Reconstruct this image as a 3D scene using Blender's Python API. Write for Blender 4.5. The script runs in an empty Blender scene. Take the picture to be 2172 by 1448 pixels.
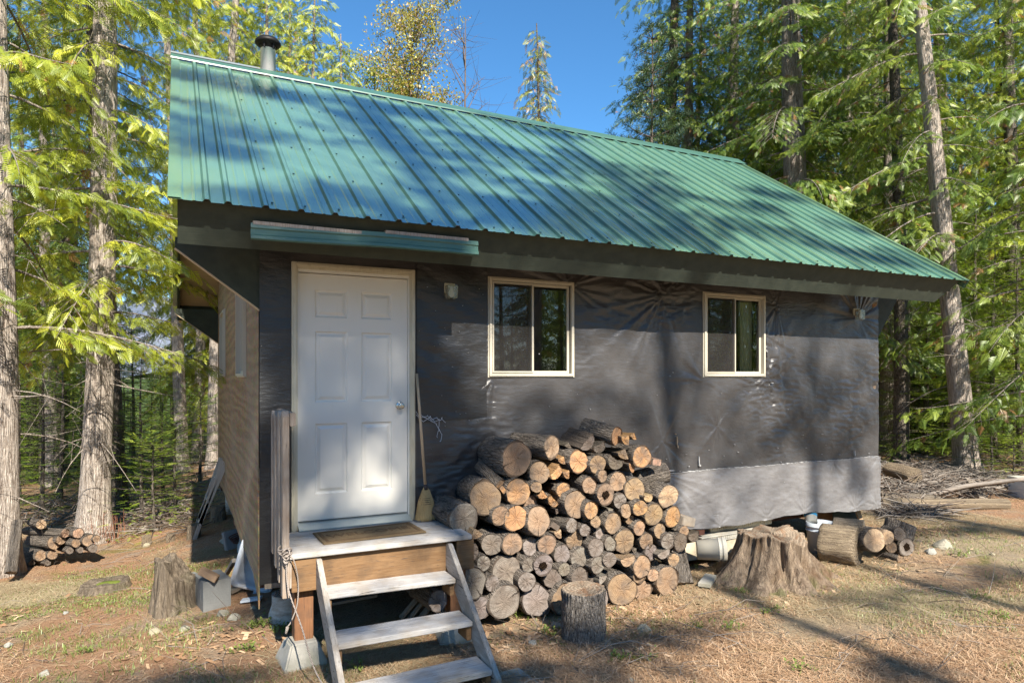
import bpy, math, random
import numpy as np
from mathutils import Vector, Matrix
R = math.radians
sc = bpy.context.scene
COL = sc.collection

# ---------------------------------------------------------------- camera
YAW = 26.3
CAMZ = 1.18
cd = bpy.data.cameras.new('camera'); cam = bpy.data.objects.new('camera', cd); COL.objects.link(cam)
cam.location = (0, 0, CAMZ); cam.rotation_euler = (R(90), 0, R(-YAW))
cd.sensor_width = 36; cd.lens = 23.85; cd.shift_y = 73/2172; cd.clip_start = .05; cd.clip_end = 6000
sc.camera = cam
# ---------------------------------------------------------------- sky and sun
SUN_EL = 41.5; SUN_AZ = 3.0         # the sun stands behind the camera, a touch to its left
w = bpy.data.worlds.new('World'); sc.world = w; w.use_nodes = True
wn = w.node_tree.nodes; wl = w.node_tree.links; bg = wn['Background']
sky = wn.new('ShaderNodeTexSky'); sky.sky_type = 'NISHITA'; sky.sun_disc = False
sky.sun_elevation = R(SUN_EL); sky.sun_rotation = R(180+SUN_AZ)
sky.altitude = 900; sky.air_density = 1.0; sky.dust_density = 0.0; sky.ozone_density = 2.2
tint = wn.new('ShaderNodeMix'); tint.data_type = 'RGBA'; tint.blend_type = 'MULTIPLY'; tint.inputs[0].default_value = 1
tint.inputs[7].default_value = (.47, .86, 1.06, 1); wl.new(sky.outputs[0], tint.inputs[6])
wtc = wn.new('ShaderNodeTexCoord'); wsp = wn.new('ShaderNodeSeparateXYZ'); wl.new(wtc.outputs['Generated'], wsp.inputs[0])
wrp = wn.new('ShaderNodeMapRange'); wl.new(wsp.outputs[2], wrp.inputs[0]); wrp.inputs[1].default_value = .0; wrp.inputs[2].default_value = .30; wrp.inputs[3].default_value = .12; wrp.inputs[4].default_value = 1.0
wl.new(wrp.outputs[0], tint.inputs[0])
wl.new(tint.outputs[2], bg.inputs[0]); bg.inputs[1].default_value = 0.083
sd = bpy.data.lights.new('sun', 'SUN'); sun = bpy.data.objects.new('sun', sd); COL.objects.link(sun)
sd.energy = 5.0; sd.angle = R(0.45); sd.color = (1.0, .92, .79)
SUNV = Vector((-math.sin(R(SUN_AZ))*math.cos(R(SUN_EL)), -math.cos(R(SUN_AZ))*math.cos(R(SUN_EL)), math.sin(R(SUN_EL))))
sun.rotation_euler = SUNV.to_track_quat('Z', 'Y').to_euler(); sun.location = SUNV*60
sc.view_settings.view_transform = 'Standard'; sc.view_settings.look = 'None'
sc.view_settings.exposure = 1.35; sc.view_settings.gamma = 1
sc.render.engine = 'CYCLES'
cy = sc.cycles
cy.max_bounces = 6; cy.diffuse_bounces = 3; cy.glossy_bounces = 3; cy.transmission_bounces = 4; cy.transparent_max_bounces = 6
cy.use_denoising = True
try: cy.denoiser = 'OPENIMAGEDENOISE'; cy.denoising_input_passes = 'RGB_ALBEDO_NORMAL'; cy.denoising_prefilter = 'NONE'
except Exception: pass
cy.sample_clamp_indirect = 6; cy.caustics_reflective = False; cy.caustics_refractive = False
sc.render.use_persistent_data = False

# ---------------------------------------------------------------- picture geometry -> world
FPX = 1439.0; CYA, SYA = math.cos(R(YAW)), math.sin(R(YAW))
def ray(px, py):
    lx = (px-1086)/FPX
    return Vector((lx*CYA+SYA, -lx*SYA+CYA, (797-py)/FPX))
def at_Y(px, py, Y): r = ray(px, py); return Vector((0, 0, CAMZ))+r*(Y/r.y)
def at_X(px, py, X): r = ray(px, py); return Vector((0, 0, CAMZ))+r*(X/r.x)
def at_z(px, py, z): r = ray(px, py); return Vector((0, 0, CAMZ))+r*((z-CAMZ)/r.z)
def at_D(px, py, D): return Vector((0, 0, CAMZ))+ray(px, py)*D

# ---------------------------------------------------------------- noise
def _grid(seed): return np.random.RandomState(seed).rand(256, 256)
_G = {}
def vnoise(x, y, seed=0):
    if seed not in _G: _G[seed] = _grid(seed)
    g = _G[seed]
    xi = np.floor(x).astype(int); yi = np.floor(y).astype(int)
    fx = x-xi; fy = y-yi
    fx = fx*fx*(3-2*fx); fy = fy*fy*(3-2*fy)
    a = g[xi & 255, yi & 255]; b = g[(xi+1) & 255, yi & 255]; c = g[xi & 255, (yi+1) & 255]; d = g[(xi+1) & 255, (yi+1) & 255]
    return (a*(1-fx)+b*fx)*(1-fy)+(c*(1-fx)+d*fx)*fy-.5
def fbm(x, y, seed=0, oct=4):
    s = 0; a = 1; f = 1
    for k in range(oct):
        s = s+a*vnoise(x*f+k*17.3, y*f+k*9.1, seed+k); a *= .5; f *= 2.03
    return s
def sstep(t): t = np.clip(t, 0, 1); return t*t*(3-2*t)
def gheight(x, y):
    x = np.asarray(x, float); y = np.asarray(y, float)
    g = -.87 - .36*sstep((y-5.2)/5.5)*sstep((1.6-x)/2.6)
    g = g - .045*np.clip(y-12, 0, 60)*sstep((5-x)/10)
    g = g - .02*np.clip(y-16, 0, 200)
    g = g + .07*fbm(x*.45, y*.45, 3, 3)*sstep((np.abs(y-3)+np.abs(x))/3) + .022*fbm(x*2.1, y*2.1, 8, 3)
    g = g - .10*sstep((x+4)/-6)*sstep((8-y)/8)
    return g
def gz(x, y): return float(gheight(np.array([x]), np.array([y]))[0])
def on_ground(px, py):
    z = -.87
    for _ in range(12):
        p = at_z(px, py, z); z = gz(p.x, p.y)
    return Vector((p.x, p.y, z))

# ---------------------------------------------------------------- mesh helpers
def np_mesh(name, V, F, k=4, mat_idx=None, smooth=False, attr=None):
    V = np.asarray(V, np.float32); F = np.asarray(F, np.int32)
    me = bpy.data.meshes.new(name)
    me.vertices.add(len(V)); me.vertices.foreach_set('co', V.ravel())
    me.loops.add(F.size); me.loops.foreach_set('vertex_index', F.ravel())
    me.polygons.add(len(F)); me.polygons.foreach_set('loop_start', np.arange(0, F.size, F.shape[1], dtype=np.int32))
    if mat_idx is not None: me.polygons.foreach_set('material_index', np.asarray(mat_idx, np.int32))
    if smooth: me.polygons.foreach_set('use_smooth', np.ones(len(F), bool))
    if attr is not None:
        a = me.attributes.new('rnd', 'FLOAT', 'POINT'); a.data.foreach_set('value', np.asarray(attr, np.float32))
    me.update(calc_edges=True); me.validate()
    return me
def link(name, me, mats, parent=None):
    o = bpy.data.objects.new(name, me); COL.objects.link(o)
    if mats is not None:
        for m in (mats if isinstance(mats, (list, tuple)) else [mats]): me.materials.append(m)
    if parent is not None: o.parent = parent
    return o
class MB:
    def __init__(s): s.v = []; s.f = []; s.m = []; s.sm = []
    def add(s, vs, fs, mi=0, smooth=False):
        b = len(s.v); s.v += [tuple(v) for v in vs]
        for f in fs: s.f.append(tuple(b+i for i in f)); s.m.append(mi); s.sm.append(smooth)
    def box(s, x0, y0, z0, x1, y1, z1, mi=0, M=None):
        vs = [Vector((x, y, z)) for z in (z0, z1) for y in (y0, y1) for x in (x0, x1)]
        if M is not None: vs = [M @ v for v in vs]
        s.add(vs, [(0, 2, 3, 1), (4, 5, 7, 6), (0, 1, 5, 4), (2, 6, 7, 3), (0, 4, 6, 2), (1, 3, 7, 5)], mi)
    def prism(s, poly, axis, a, b, mi=0, M=None):
        """extrude a polygon (2-tuples) along axis from a to b"""
        def mk(p, t):
            if axis == 'x': return Vector((t, p[0], p[1]))
            if axis == 'y': return Vector((p[0], t, p[1]))
            return Vector((p[0], p[1], t))
        n = len(poly); vs = [mk(p, a) for p in poly]+[mk(p, b) for p in poly]
        if M is not None: vs = [M @ v for v in vs]
        fs = [tuple(range(n))[::-1], tuple(range(n, 2*n))]+[(i, (i+1) % n, n+(i+1) % n, n+i) for i in range(n)]
        s.add(vs, fs, mi)
    def tube(s, pts, rad, n=10, mi=0, caps=True, capmi=None, smooth=True, wob=None):
        pts = [Vector(p) for p in pts]; rad = [rad]*len(pts) if isinstance(rad, (int, float)) else rad
        rings = []; ref = Vector((0, 0, 1))
        d0 = (pts[1]-pts[0]).normalized()
        if abs(d0.z) > .9: ref = Vector((1, 0, 0))
        for i, p in enumerate(pts):
            d = (pts[min(i+1, len(pts)-1)]-pts[max(i-1, 0)]).normalized()
            u = d.cross(ref).normalized(); v = d.cross(u)
            rings.append([p+(u*math.cos(2*math.pi*k/n)+v*math.sin(2*math.pi*k/n))*rad[i]*(1 if wob is None else wob(i, k)) for k in range(n)])
        b = len(s.v); s.v += [tuple(q) for r in rings for q in r]
        for i in range(len(pts)-1):
            for k in range(n):
                s.f.append((b+i*n+k, b+i*n+(k+1) % n, b+(i+1)*n+(k+1) % n, b+(i+1)*n+k)); s.m.append(mi); s.sm.append(smooth)
        if caps:
            cm = mi if capmi is None else capmi
            s.f.append(tuple(b+k for k in range(n))[::-1]); s.m.append(cm); s.sm.append(False)
            s.f.append(tuple(b+(len(pts)-1)*n+k for k in range(n))); s.m.append(cm); s.sm.append(False)
    def lathe(s, prof, n=24, mi=0, M=None, smooth=True):
        b = len(s.v)
        for r, z in prof:
            for k in range(n):
                q = Vector((r*math.cos(2*math.pi*k/n), r*math.sin(2*math.pi*k/n), z))
                s.v.append(tuple(M @ q if M is not None else q))
        for i in range(len(prof)-1):
            for k in range(n):
                s.f.append((b+i*n+k, b+i*n+(k+1) % n, b+(i+1)*n+(k+1) % n, b+(i+1)*n+k)); s.m.append(mi); s.sm.append(smooth)
    def mesh(s, name, bevel=0):
        me = bpy.data.meshes.new(name); me.from_pydata(s.v, [], s.f)
        me.polygons.foreach_set('material_index', s.m); me.polygons.foreach_set('use_smooth', s.sm); me.update()
        if bevel:
            import bmesh
            bm = bmesh.new(); bm.from_mesh(me)
            bmesh.ops.recalc_face_normals(bm, faces=bm.faces)
            es = [e for e in bm.edges if len(e.link_faces) == 2 and e.calc_face_angle(0) > .5]
            bmesh.ops.bevel(bm, geom=es, offset=bevel, segments=2, affect='EDGES', clamp_overlap=True)
            bm.to_mesh(me); bm.free()
        return me
    def build(s, name, mats, parent=None, bevel=0, recalc=True):
        me = s.mesh(name, bevel)
        if recalc and not bevel:
            import bmesh
            bm = bmesh.new(); bm.from_mesh(me); bmesh.ops.recalc_face_normals(bm, faces=bm.faces); bm.to_mesh(me); bm.free()
        return link(name, me, mats, parent)
def tag(o, label=None, cat=None, group=None, kind=None):
    if label: o['label'] = label
    if cat: o['category'] = cat
    if group: o['group'] = group
    if kind: o['kind'] = kind
    return o
def empty(name, loc=(0, 0, 0), rot=(0, 0, 0), label=None, cat=None, group=None):
    o = bpy.data.objects.new(name, None); COL.objects.link(o); o.location = loc; o.rotation_euler = rot; o.empty_display_size = .2
    return tag(o, label, cat, group)
def kids(o): return [c for c in bpy.data.objects if c.parent == o]

# ---------------------------------------------------------------- materials
class NT:
    def __init__(s, name):
        s.mat = bpy.data.materials.new(name); s.mat.use_nodes = True
        s.t = s.mat.node_tree; s.b = s.t.nodes['Principled BSDF']; s.out = s.t.nodes['Material Output']
    def n(s, typ, ins=None, **props):
        nd = s.t.nodes.new(typ)
        for k, v in props.items(): setattr(nd, k, v)
        for k, v in (ins or {}).items():
            if hasattr(v, 'is_linked') or isinstance(v, bpy.types.NodeSocket): s.t.links.new(v, nd.inputs[k])
            else: nd.inputs[k].default_value = v
        return nd
    def coord(s, kind='Object', scale=(1, 1, 1), rot=(0, 0, 0)):
        tc = s.n('ShaderNodeTexCoord'); return s.n('ShaderNodeMapping', {'Vector': tc.outputs[kind], 'Scale': scale, 'Rotation': rot}).outputs[0]
    def wpos(s, scale=(1, 1, 1), rot=(0, 0, 0)):
        g = s.n('ShaderNodeNewGeometry'); return s.n('ShaderNodeMapping', {'Vector': g.outputs['Position'], 'Scale': scale, 'Rotation': rot}).outputs[0]
    def noise(s, vec, scale=5, detail=4, rough=.55, dist=0):
        return s.n('ShaderNodeTexNoise', {'Vector': vec, 'Scale': scale, 'Detail': detail, 'Roughness': rough, 'Distortion': dist}).outputs[0]
    def ramp(s, fac, stops, interp='LINEAR'):
        r = s.n('ShaderNodeValToRGB', {'Fac': fac}); cr = r.color_ramp; cr.interpolation = interp
        while len(cr.elements) < len(stops): cr.elements.new(.5)
        for e, (p, c) in zip(cr.elements, stops):
            e.position = p; e.color = (c, c, c, 1) if isinstance(c, (int, float)) else (*c, 1)
        return r.outputs[0]
    def mix(s, fac, a, b, blend='MIX'):
        m = s.n('ShaderNodeMix', data_type='RGBA', blend_type=blend)
        for i, v in ((0, fac), (6, a), (7, b)):
            if isinstance(v, bpy.types.NodeSocket): s.t.links.new(v, m.inputs[i])
            elif i == 0: m.inputs[0].default_value = v
            else: m.inputs[i].default_value = (*v, 1) if not isinstance(v, (int, float)) else (v, v, v, 1)
        return m.outputs[2]
    def math(s, op, a, b=0.0, c=0.0):
        m = s.n('ShaderNodeMath', operation=op)
        for i, v in enumerate((a, b, c)):
            if isinstance(v, bpy.types.NodeSocket): s.t.links.new(v, m.inputs[i])
            else: m.inputs[i].default_value = v
        return m.outputs[0]
    def bump(s, h, strength=.5, dist=.01, normal=None):
        i = {'Height': h, 'Strength': strength, 'Distance': dist}
        if normal is not None: i['Normal'] = normal
        return s.n('ShaderNodeBump', i).outputs[0]
    def set(s, color=None, rough=None, metal=None, spec=None, normal=None, **kw):
        for k, v in (('Base Color', color), ('Roughness', rough), ('Metallic', metal), ('Specular IOR Level', spec), ('Normal', normal), *kw.items()):
            if v is None: continue
            if isinstance(v, bpy.types.NodeSocket): s.t.links.new(v, s.b.inputs[k])
            elif k == 'Base Color': s.b.inputs[k].default_value = (*v, 1)
            else: s.b.inputs[k].default_value = v
        return s.mat
MT = {}
def mk(name):
    def deco(fn): m = NT(name); fn(m); MT[name] = m.mat; return fn
    return deco

def objrand(m): return m.n('ShaderNodeObjectInfo').outputs['Random']

@mk('roof_metal')
def _(m):
    p = m.coord('Object'); n1 = m.noise(m.coord('Object', (3, .5, .5)), 2.2, 2); n2 = m.noise(p, 40, 3)
    c = m.mix(m.ramp(m.noise(p, 1.4, 4), [(.35, 0.), (.7, 1.)]), (.15, .31, .20), (.185, .35, .235))
    nrm = m.bump(n1, .12, .05)
    m.set(c, .28, 0.0, 1.0, None, **{'Coat Weight': 1.0, 'Coat Roughness': .10, 'Coat IOR': 6.0})
@mk('trim_metal')
def _(m):
    n = m.noise(m.coord('Object', (2, 1, 8)), 4, 4); m.set(m.mix(n, (.035, .095, .075), (.06, .14, .11)), .38, .0, .6)
@mk('screw_dark')
def _(m): m.set((.02, .05, .04), .4, .2)
@mk('flashing_pale')
def _(m): m.set((.55, .60, .58), .3, .7)
@mk('dark_green_paint')
def _(m):
    p = m.coord('Object'); g = m.noise(m.coord('Object', (1.2, 22, 22)), 4, 5, .6)
    c = m.mix(m.ramp(m.noise(p, 9, 5), [(.3, 0), (.75, 1)]), (.034, .044, .036), (.056, .066, .052))
    m.set(c, .6, 0, .2, m.bump(g, .35, .004))
def wrap_mat(m, c0, c1, rough, scale=1.0):
    p = m.coord('Object'); 
    scr = m.ramp(m.noise(m.coord('Object', (1, 1, 9)), 7, 6, .7), [(.62, 0), (.72, 1)])
    spk = m.ramp(m.n('ShaderNodeTexVoronoi', {'Vector': m.coord('Object', (1, 1, .8)), 'Scale': 21.0}).outputs['Distance'], [(.035, 1), (.06, 0)])
    spk = m.math('MULTIPLY', spk, m.ramp(m.noise(p, 2.1, 3), [(.5, 0), (.6, 1)]))
    weave = m.n('ShaderNodeTexWave', {'Vector': m.coord('Object', (1, .2, 1)), 'Scale': 60.0, 'Distortion': 1.5, 'Detail': 2.0}).outputs[1]
    c = m.mix(m.ramp(m.noise(p, 1.7, 5, .6), [(.3, 0), (.7, 1)]), c0, c1)
    c = m.mix(m.math('MULTIPLY', scr, .07), c, (.3, .3, .29)); c = m.mix(m.math('MULTIPLY', spk, .8), c, (.5, .5, .48))
    h = m.math('ADD', m.noise(m.coord('Object', (1, 1, 3.2), (0, R(8), 0)), 11, 5, .6), m.math('MULTIPLY', m.noise(p, 45, 3), .12))
    nrm = m.bump(weave, .08, .002, m.bump(h, .34, .018))
    m.set(c, rough, 0, .60, nrm, IOR=1.5)
@mk('black_wrap')
def _(m): wrap_mat(m, (.033, .0315, .033), (.070, .0675, .069), .33)
@mk('patch_wrap')
def _(m): wrap_mat(m, (.017, .017, .018), (.030, .030, .032), .38)
@mk('grey_wrap')
def _(m): wrap_mat(m, (.125, .121, .124), (.20, .195, .198), .36)
@mk('osb')
def _(m):
    p = m.coord('Object', (1, 1.0, 5)); v = m.n('ShaderNodeTexVoronoi', {'Vector': p, 'Scale': 9.0, 'Randomness': 1.0}).outputs['Color']
    n = m.noise(m.coord('Object', (1, 2, 30)), 5, 6, .65, .6)
    wv = m.n('ShaderNodeTexWave', {'Vector': m.coord('Object', (1, .12, 1)), 'Scale': 2.6, 'Distortion': 11.0, 'Detail': 5.0, 'Detail Scale': 1.3}, bands_direction='Z').outputs[1]
    n = m.math('ADD', m.math('MULTIPLY', n, .7), m.math('MULTIPLY', wv, .35))
    c = m.mix(n, (.12, .075, .038), (.37, .26, .15)); c = m.mix(.25, c, v, 'SOFT_LIGHT')
    c = m.mix(m.ramp(m.noise(m.coord('Object', (1, .6, .6)), 1.4, 4), [(.4, 0), (.7, .5)]), c, (.27, .24, .20))
    m.set(c, .8, 0, .2, m.bump(n, .8, .006))
@mk('soffit_ply')
def _(m):
    n = m.noise(m.coord('Object', (2, 22, 2)), 3, 5, .6, .8)
    m.set(m.mix(n, (.40, .31, .20), (.62, .50, .34)), .75, 0, .2, m.bump(n, .3, .003))
def wood(m, a, b, dirt, axis=(1, 1, 1), rough=.8, s=1.0, bs=.7):
    p = m.coord('Object', axis); n = m.noise(p, 6*s, 7, .68, .5); n2 = m.noise(m.coord('Object'), 7, 4)
    rnd = objrand(m)
    c = m.mix(m.ramp(n, [(.3, 0), (.72, 1)]), a, b); c = m.mix(m.ramp(n2, [(.45, 0), (.75, .7)]), c, dirt)
    c = m.mix(m.math('MULTIPLY', rnd, .25), c, dirt)
    cr = m.ramp(m.noise(m.coord('Object', tuple(q*1.7 for q in axis)), 9*s, 3, .5, .3), [(.30, .0), (.36, 1)])
    c = m.mix(cr, (.06, .05, .045), c)
    m.set(c, rough, 0, .2, m.bump(m.math('ADD', n, m.math('MULTIPLY', cr, .4)), bs, .004))
@mk('deck_wood')
def _(m): wood(m, (.30, .29, .28), (.55, .54, .53), (.30, .24, .17), (.5, 14, 14))
@mk('deck_wood_y')
def _(m): wood(m, (.22, .20, .18), (.42, .40, .37), (.22, .17, .12), (14, .6, 5))
@mk('picket_wood')
def _(m): wood(m, (.20, .16, .13), (.44, .39, .34), (.25, .17, .11), (26, 26, .8))
@mk('joist_wood')
def _(m): wood(m, (.15, .08, .036), (.27, .165, .085), (.07, .05, .035), (.7, 14, 14), bs=.4)
@mk('post_wood')
def _(m): wood(m, (.17, .075, .035), (.28, .14, .07), (.10, .06, .04), (14, 14, .7), bs=.4)
@mk('beam_red')
def _(m): m.set(m.mix(m.noise(m.coord('Object', (1, 9, 9)), 5, 4), (.05, .018, .012), (.10, .035, .02)), .7)
@mk('grey_board')
def _(m): wood(m, (.17, .15, .125), (.33, .30, .26), (.20, .14, .09), (2, 2, 2), bs=.6)
@mk('door_white')
def _(m):
    st = m.ramp(m.noise(m.coord('Object', (9, 1, 1.2)), 3, 4), [(.60, 0), (.85, .25)])
    m.set(m.mix(st, (.68, .66, .61), (.50, .45, .36)), .38, 0, .45, m.bump(m.noise(m.coord('Object', (60, 60, 3)), 8, 3), .06, .002))
@mk('trim_beige')
def _(m): m.set(m.mix(m.ramp(m.noise(m.coord('Object', (6, 6, 1)), 5, 4), [(.5, 0), (.8, 1)]), (.53, .49, .38), (.40, .35, .25)), .45)
@mk('trim_white')
def _(m): m.set((.68, .67, .63), .4)
@mk('vinyl')
def _(m): m.set((.48, .445, .365), .38)
@mk('gasket')
def _(m): m.set((.03, .03, .03), .6)
@mk('steel')
def _(m): m.set((.55, .54, .50), .25, 1)
@mk('stove_pipe')
def _(m): m.set((.85, .85, .85), m.ramp(m.noise(m.coord('Object', (8, 8, .6)), 4, 4), [(.3, .25), (.7, .42)]), .45)
@mk('cap_black')
def _(m): m.set((.018, .016, .016), .55, .6)
@mk('alu')
def _(m): m.set(m.mix(m.noise(m.coord('Object'), 12, 4), (.36, .36, .36), (.52, .52, .52)), .42, .85)
@mk('glass')
def _(m):
    t = m.t; t.nodes.remove(m.b)
    tr = m.n('ShaderNodeBsdfTransparent', {'Color': (.80, .83, .80, 1)}); gl = m.n('ShaderNodeBsdfGlossy', {'Roughness': .015, 'Color': (1, 1, 1, 1)})
    fr = m.n('ShaderNodeFresnel', {'IOR': 2.1}); nz = m.bump(m.noise(m.coord('Object'), 1.6, 1), .02, .02)
    t.links.new(nz, gl.inputs['Normal'])
    mx = m.n('ShaderNodeMixShader', {0: fr.outputs[0], 1: tr.outputs[0], 2: gl.outputs[0]}); t.links.new(mx.outputs[0], m.out.inputs[0])
@mk('lamp_glass')
def _(m):
    t = m.t; t.nodes.remove(m.b)
    tr = m.n('ShaderNodeBsdfTransparent', {'Color': (.85, .84, .78, 1)}); gl = m.n('ShaderNodeBsdfGlossy', {'Roughness': .08})
    di = m.n('ShaderNodeBsdfDiffuse', {'Color': (.6, .58, .5, 1)})
    mx = m.n('ShaderNodeMixShader', {0: .25, 1: tr.outputs[0], 2: gl.outputs[0]}); m2 = m.n('ShaderNodeMixShader', {0: .18, 1: mx.outputs[0], 2: di.outputs[0]})
    t.links.new(m2.outputs[0], m.out.inputs[0])
@mk('screen_mesh')
def _(m):
    t = m.t; t.nodes.remove(m.b)
    tr = m.n('ShaderNodeBsdfTransparent'); di = m.n('ShaderNodeBsdfDiffuse', {'Color': (.05, .047, .047, 1)})
    mx = m.n('ShaderNodeMixShader', {0: .42, 1: tr.outputs[0], 2: di.outputs[0]}); t.links.new(mx.outputs[0], m.out.inputs[0])
@mk('bulb')
def _(m): m.set((.75, .73, .66), .3)
@mk('interior')
def _(m): m.set((.22, .19, .15), .9)
@mk('curtain')
def _(m): m.set((.75, .68, .48), .9)
@mk('plaid')
def _(m): m.set((.45, .45, .44), .9)
@mk('concrete')
def _(m):
    n = m.noise(m.coord('Object'), 30, 6, .7); n2 = m.noise(m.coord('Object'), 5, 4)
    m.set(m.mix(m.ramp(n2, [(.4, 0), (.75, .6)]), m.mix(n, (.26, .25, .22), (.42, .40, .36)), (.22, .21, .13)), .9, 0, .2, m.bump(n, .6, .006))
@mk('cinder')
def _(m):
    n = m.noise(m.coord('Object'), 60, 5, .7)
    m.set(m.mix(n, (.14, .145, .145), (.24, .245, .24)), .95, 0, .1, m.bump(n, .7, .004))
@mk('pier_card')
def _(m):
    n = m.noise(m.coord('Object', (1, 1, 3)), 9, 5, .7)
    m.set(m.mix(m.ramp(n, [(.4, 0), (.7, 1)]), (.50, .48, .44), (.27, .22, .17)), .85, 0, .2, m.bump(n, .4, .006))
@mk('ink')
def _(m): m.set((.05, .05, .055), .8)
@mk('brick_brown')
def _(m): m.set(m.mix(m.noise(m.coord('Object'), 20, 4), (.20, .13, .08), (.32, .22, .14)), .85)
@mk('enamel')
def _(m):
    n = m.ramp(m.noise(m.coord('Object'), 5, 6, .7), [(.52, 0), (.75, .75)])
    m.set(m.mix(n, (.66, .68, .70), (.36, .31, .24)), m.ramp(n, [(0, .12), (1, .6)]))
@mk('white_plastic')
def _(m):
    n = m.ramp(m.noise(m.coord('Object'), 6, 6, .7), [(.5, 0), (.75, .6)])
    m.set(m.mix(n, (.50, .475, .41), (.30, .24, .17)), .45)
@mk('beige_plastic')
def _(m):
    n = m.ramp(m.noise(m.coord('Object'), 7, 5, .7), [(.45, 0), (.75, .7)])
    m.set(m.mix(n, (.52, .46, .34), (.30, .22, .14)), .55)
@mk('blue_plastic')
def _(m): m.set((.05, .30, .52), .4)
@mk('bucket_grey')
def _(m): m.set(m.mix(m.noise(m.coord('Object'), 8, 4), (.46, .52, .58), (.60, .64, .68)), .4)
@mk('rope')
def _(m):
    wv = m.n('ShaderNodeTexWave', {'Vector': m.coord('Object', (1, 1, 1), (0, R(35), 0)), 'Scale': 45.0, 'Distortion': .6}).outputs[1]
    m.set(m.mix(wv, (.20, .155, .13), (.46, .41, .365)), .9, 0, .1, m.bump(wv, .8, .004))
@mk('yarn')
def _(m): m.set((.55, .55, .57), .9)
@mk('frayed')
def _(m): m.set((.34, .34, .34), .8)
@mk('straw')
def _(m):
    n = m.noise(m.coord('Object', (45, 45, 1.5)), 6, 3)
    m.set(m.mix(n, (.30, .19, .075), (.58, .43, .22)), .75, 0, .2, m.bump(n, .9, .006))
@mk('broom_stick')
def _(m): m.set(m.mix(m.noise(m.coord('Object', (9, 9, .6)), 7, 4), (.33, .22, .13), (.50, .37, .24)), .5)
@mk('dark_thread')
def _(m): m.set((.05, .035, .03), .8)
@mk('coir')
def _(m):
    n = m.noise(m.coord('Object'), 180, 3, .8); n2 = m.noise(m.coord('Object'), 6, 4)
    m.set(m.mix(n2, m.mix(n, (.10, .065, .035), (.26, .18, .10)), m.mix(n, (.14, .10, .06), (.33, .25, .15))), .95, 0, .05, m.bump(n, 1, .01))
@mk('coir_dark')
def _(m): n = m.noise(m.coord('Object'), 180, 3, .8); m.set(m.mix(n, (.075, .05, .03), (.20, .135, .08)), .95, 0, .05, m.bump(n, 1, .008))
@mk('stone')
def _(m):
    n = m.noise(m.coord('Object'), 9, 6, .7); rnd = objrand(m)
    m.set(m.mix(rnd, m.mix(n, (.20, .20, .18), (.46, .46, .43)), m.mix(n, (.22, .19, .12), (.42, .37, .26))), .9, 0, .2, m.bump(n, .6, .02))
@mk('red_paint')
def _(m): m.set((.36, .09, .08), .7)
# --- logs: unit objects, radius 1, axis y from 0 (cut face) to 1
def rings(m, vec, freq, a, b, heart=None):
    """end grain about the y axis of the given vector"""
    sx = m.n('ShaderNodeSeparateXYZ', {0: vec}); n = m.noise(vec, 1.6, 4, .6)
    r = m.math('SQRT', m.math('ADD', m.math('POWER', sx.outputs[0], 2), m.math('POWER', sx.outputs[2], 2)))
    rr = m.math('ADD', r, m.math('MULTIPLY', n, .28))
    wv = m.math('SINE', m.math('MULTIPLY', rr, freq)); fine = m.noise(vec, 14, 4, .7)
    f = m.math('ADD', m.math('MULTIPLY', wv, .13), fine)
    return r, rr, f
@mk('log_end')
def _(m):
    oi = m.n('ShaderNodeObjectInfo'); v = m.n('ShaderNodeMapping', {'Vector': m.n('ShaderNodeTexCoord').outputs['Object'], 'Scale': (1, .02, 1)}).outputs[0]
    v = m.n('ShaderNodeVectorMath', {0: v, 1: m.n('ShaderNodeCombineXYZ', {1: m.math('MULTIPLY', oi.outputs['Random'], 37.0)}).outputs[0]}, operation='ADD').outputs[0]
    r, rr, f = rings(m, v, 64, 0, 0)
    tone = oi.outputs['Color']
    c = m.mix(m.ramp(f, [(.15, 0), (.85, 1)]), m.mix(1.0, tone, (.50, .46, .42), 'MULTIPLY'), m.mix(1.0, tone, (1.12, 1.05, 1.0), 'MULTIPLY'))
    c = m.mix(m.ramp(rr, [(.45, .30), (.85, 0)]), c, m.mix(1.0, tone, (.62, .45, .33), 'MULTIPLY'))
    st = m.ramp(m.noise(v, 1.1, 4), [(.44, 0), (.64, .72)]); c = m.mix(st, c, (.12, .095, .078))
    c = m.mix(m.ramp(r, [(.90, 0), (.97, .85)]), c, (.055, .04, .03))
    # drying cracks: narrow dark wedges along noisy angles
    sx = m.n('ShaderNodeSeparateXYZ', {0: v}); ang = m.math('ARCTAN2', sx.outputs[2], sx.outputs[0])
    aa = m.math('ADD', m.math('MULTIPLY', oi.outputs['Random'], 40.0), m.math('ADD', ang, m.math('MULTIPLY', m.noise(v, 2.3, 2), .5)))
    s1 = m.math('ABSOLUTE', m.math('SINE', m.math('MULTIPLY', aa, .5)))
    ck = m.math('LESS_THAN', s1, m.math('MULTIPLY', r, .028))
    s2 = m.math('ABSOLUTE', m.math('SINE', m.math('ADD', m.math('MULTIPLY', aa, 1.5), 1.0)))
    ck2 = m.math('MULTIPLY', m.math('LESS_THAN', s2, .022), m.math('LESS_THAN', r, .75))
    ck = m.math('MAXIMUM', ck, ck2)
    c = m.mix(m.math('MULTIPLY', ck, .85), c, (.02, .015, .012))
    m.set(c, .85, 0, .15, m.bump(m.math('SUBTRACT', f, ck), .45, .012))
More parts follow.
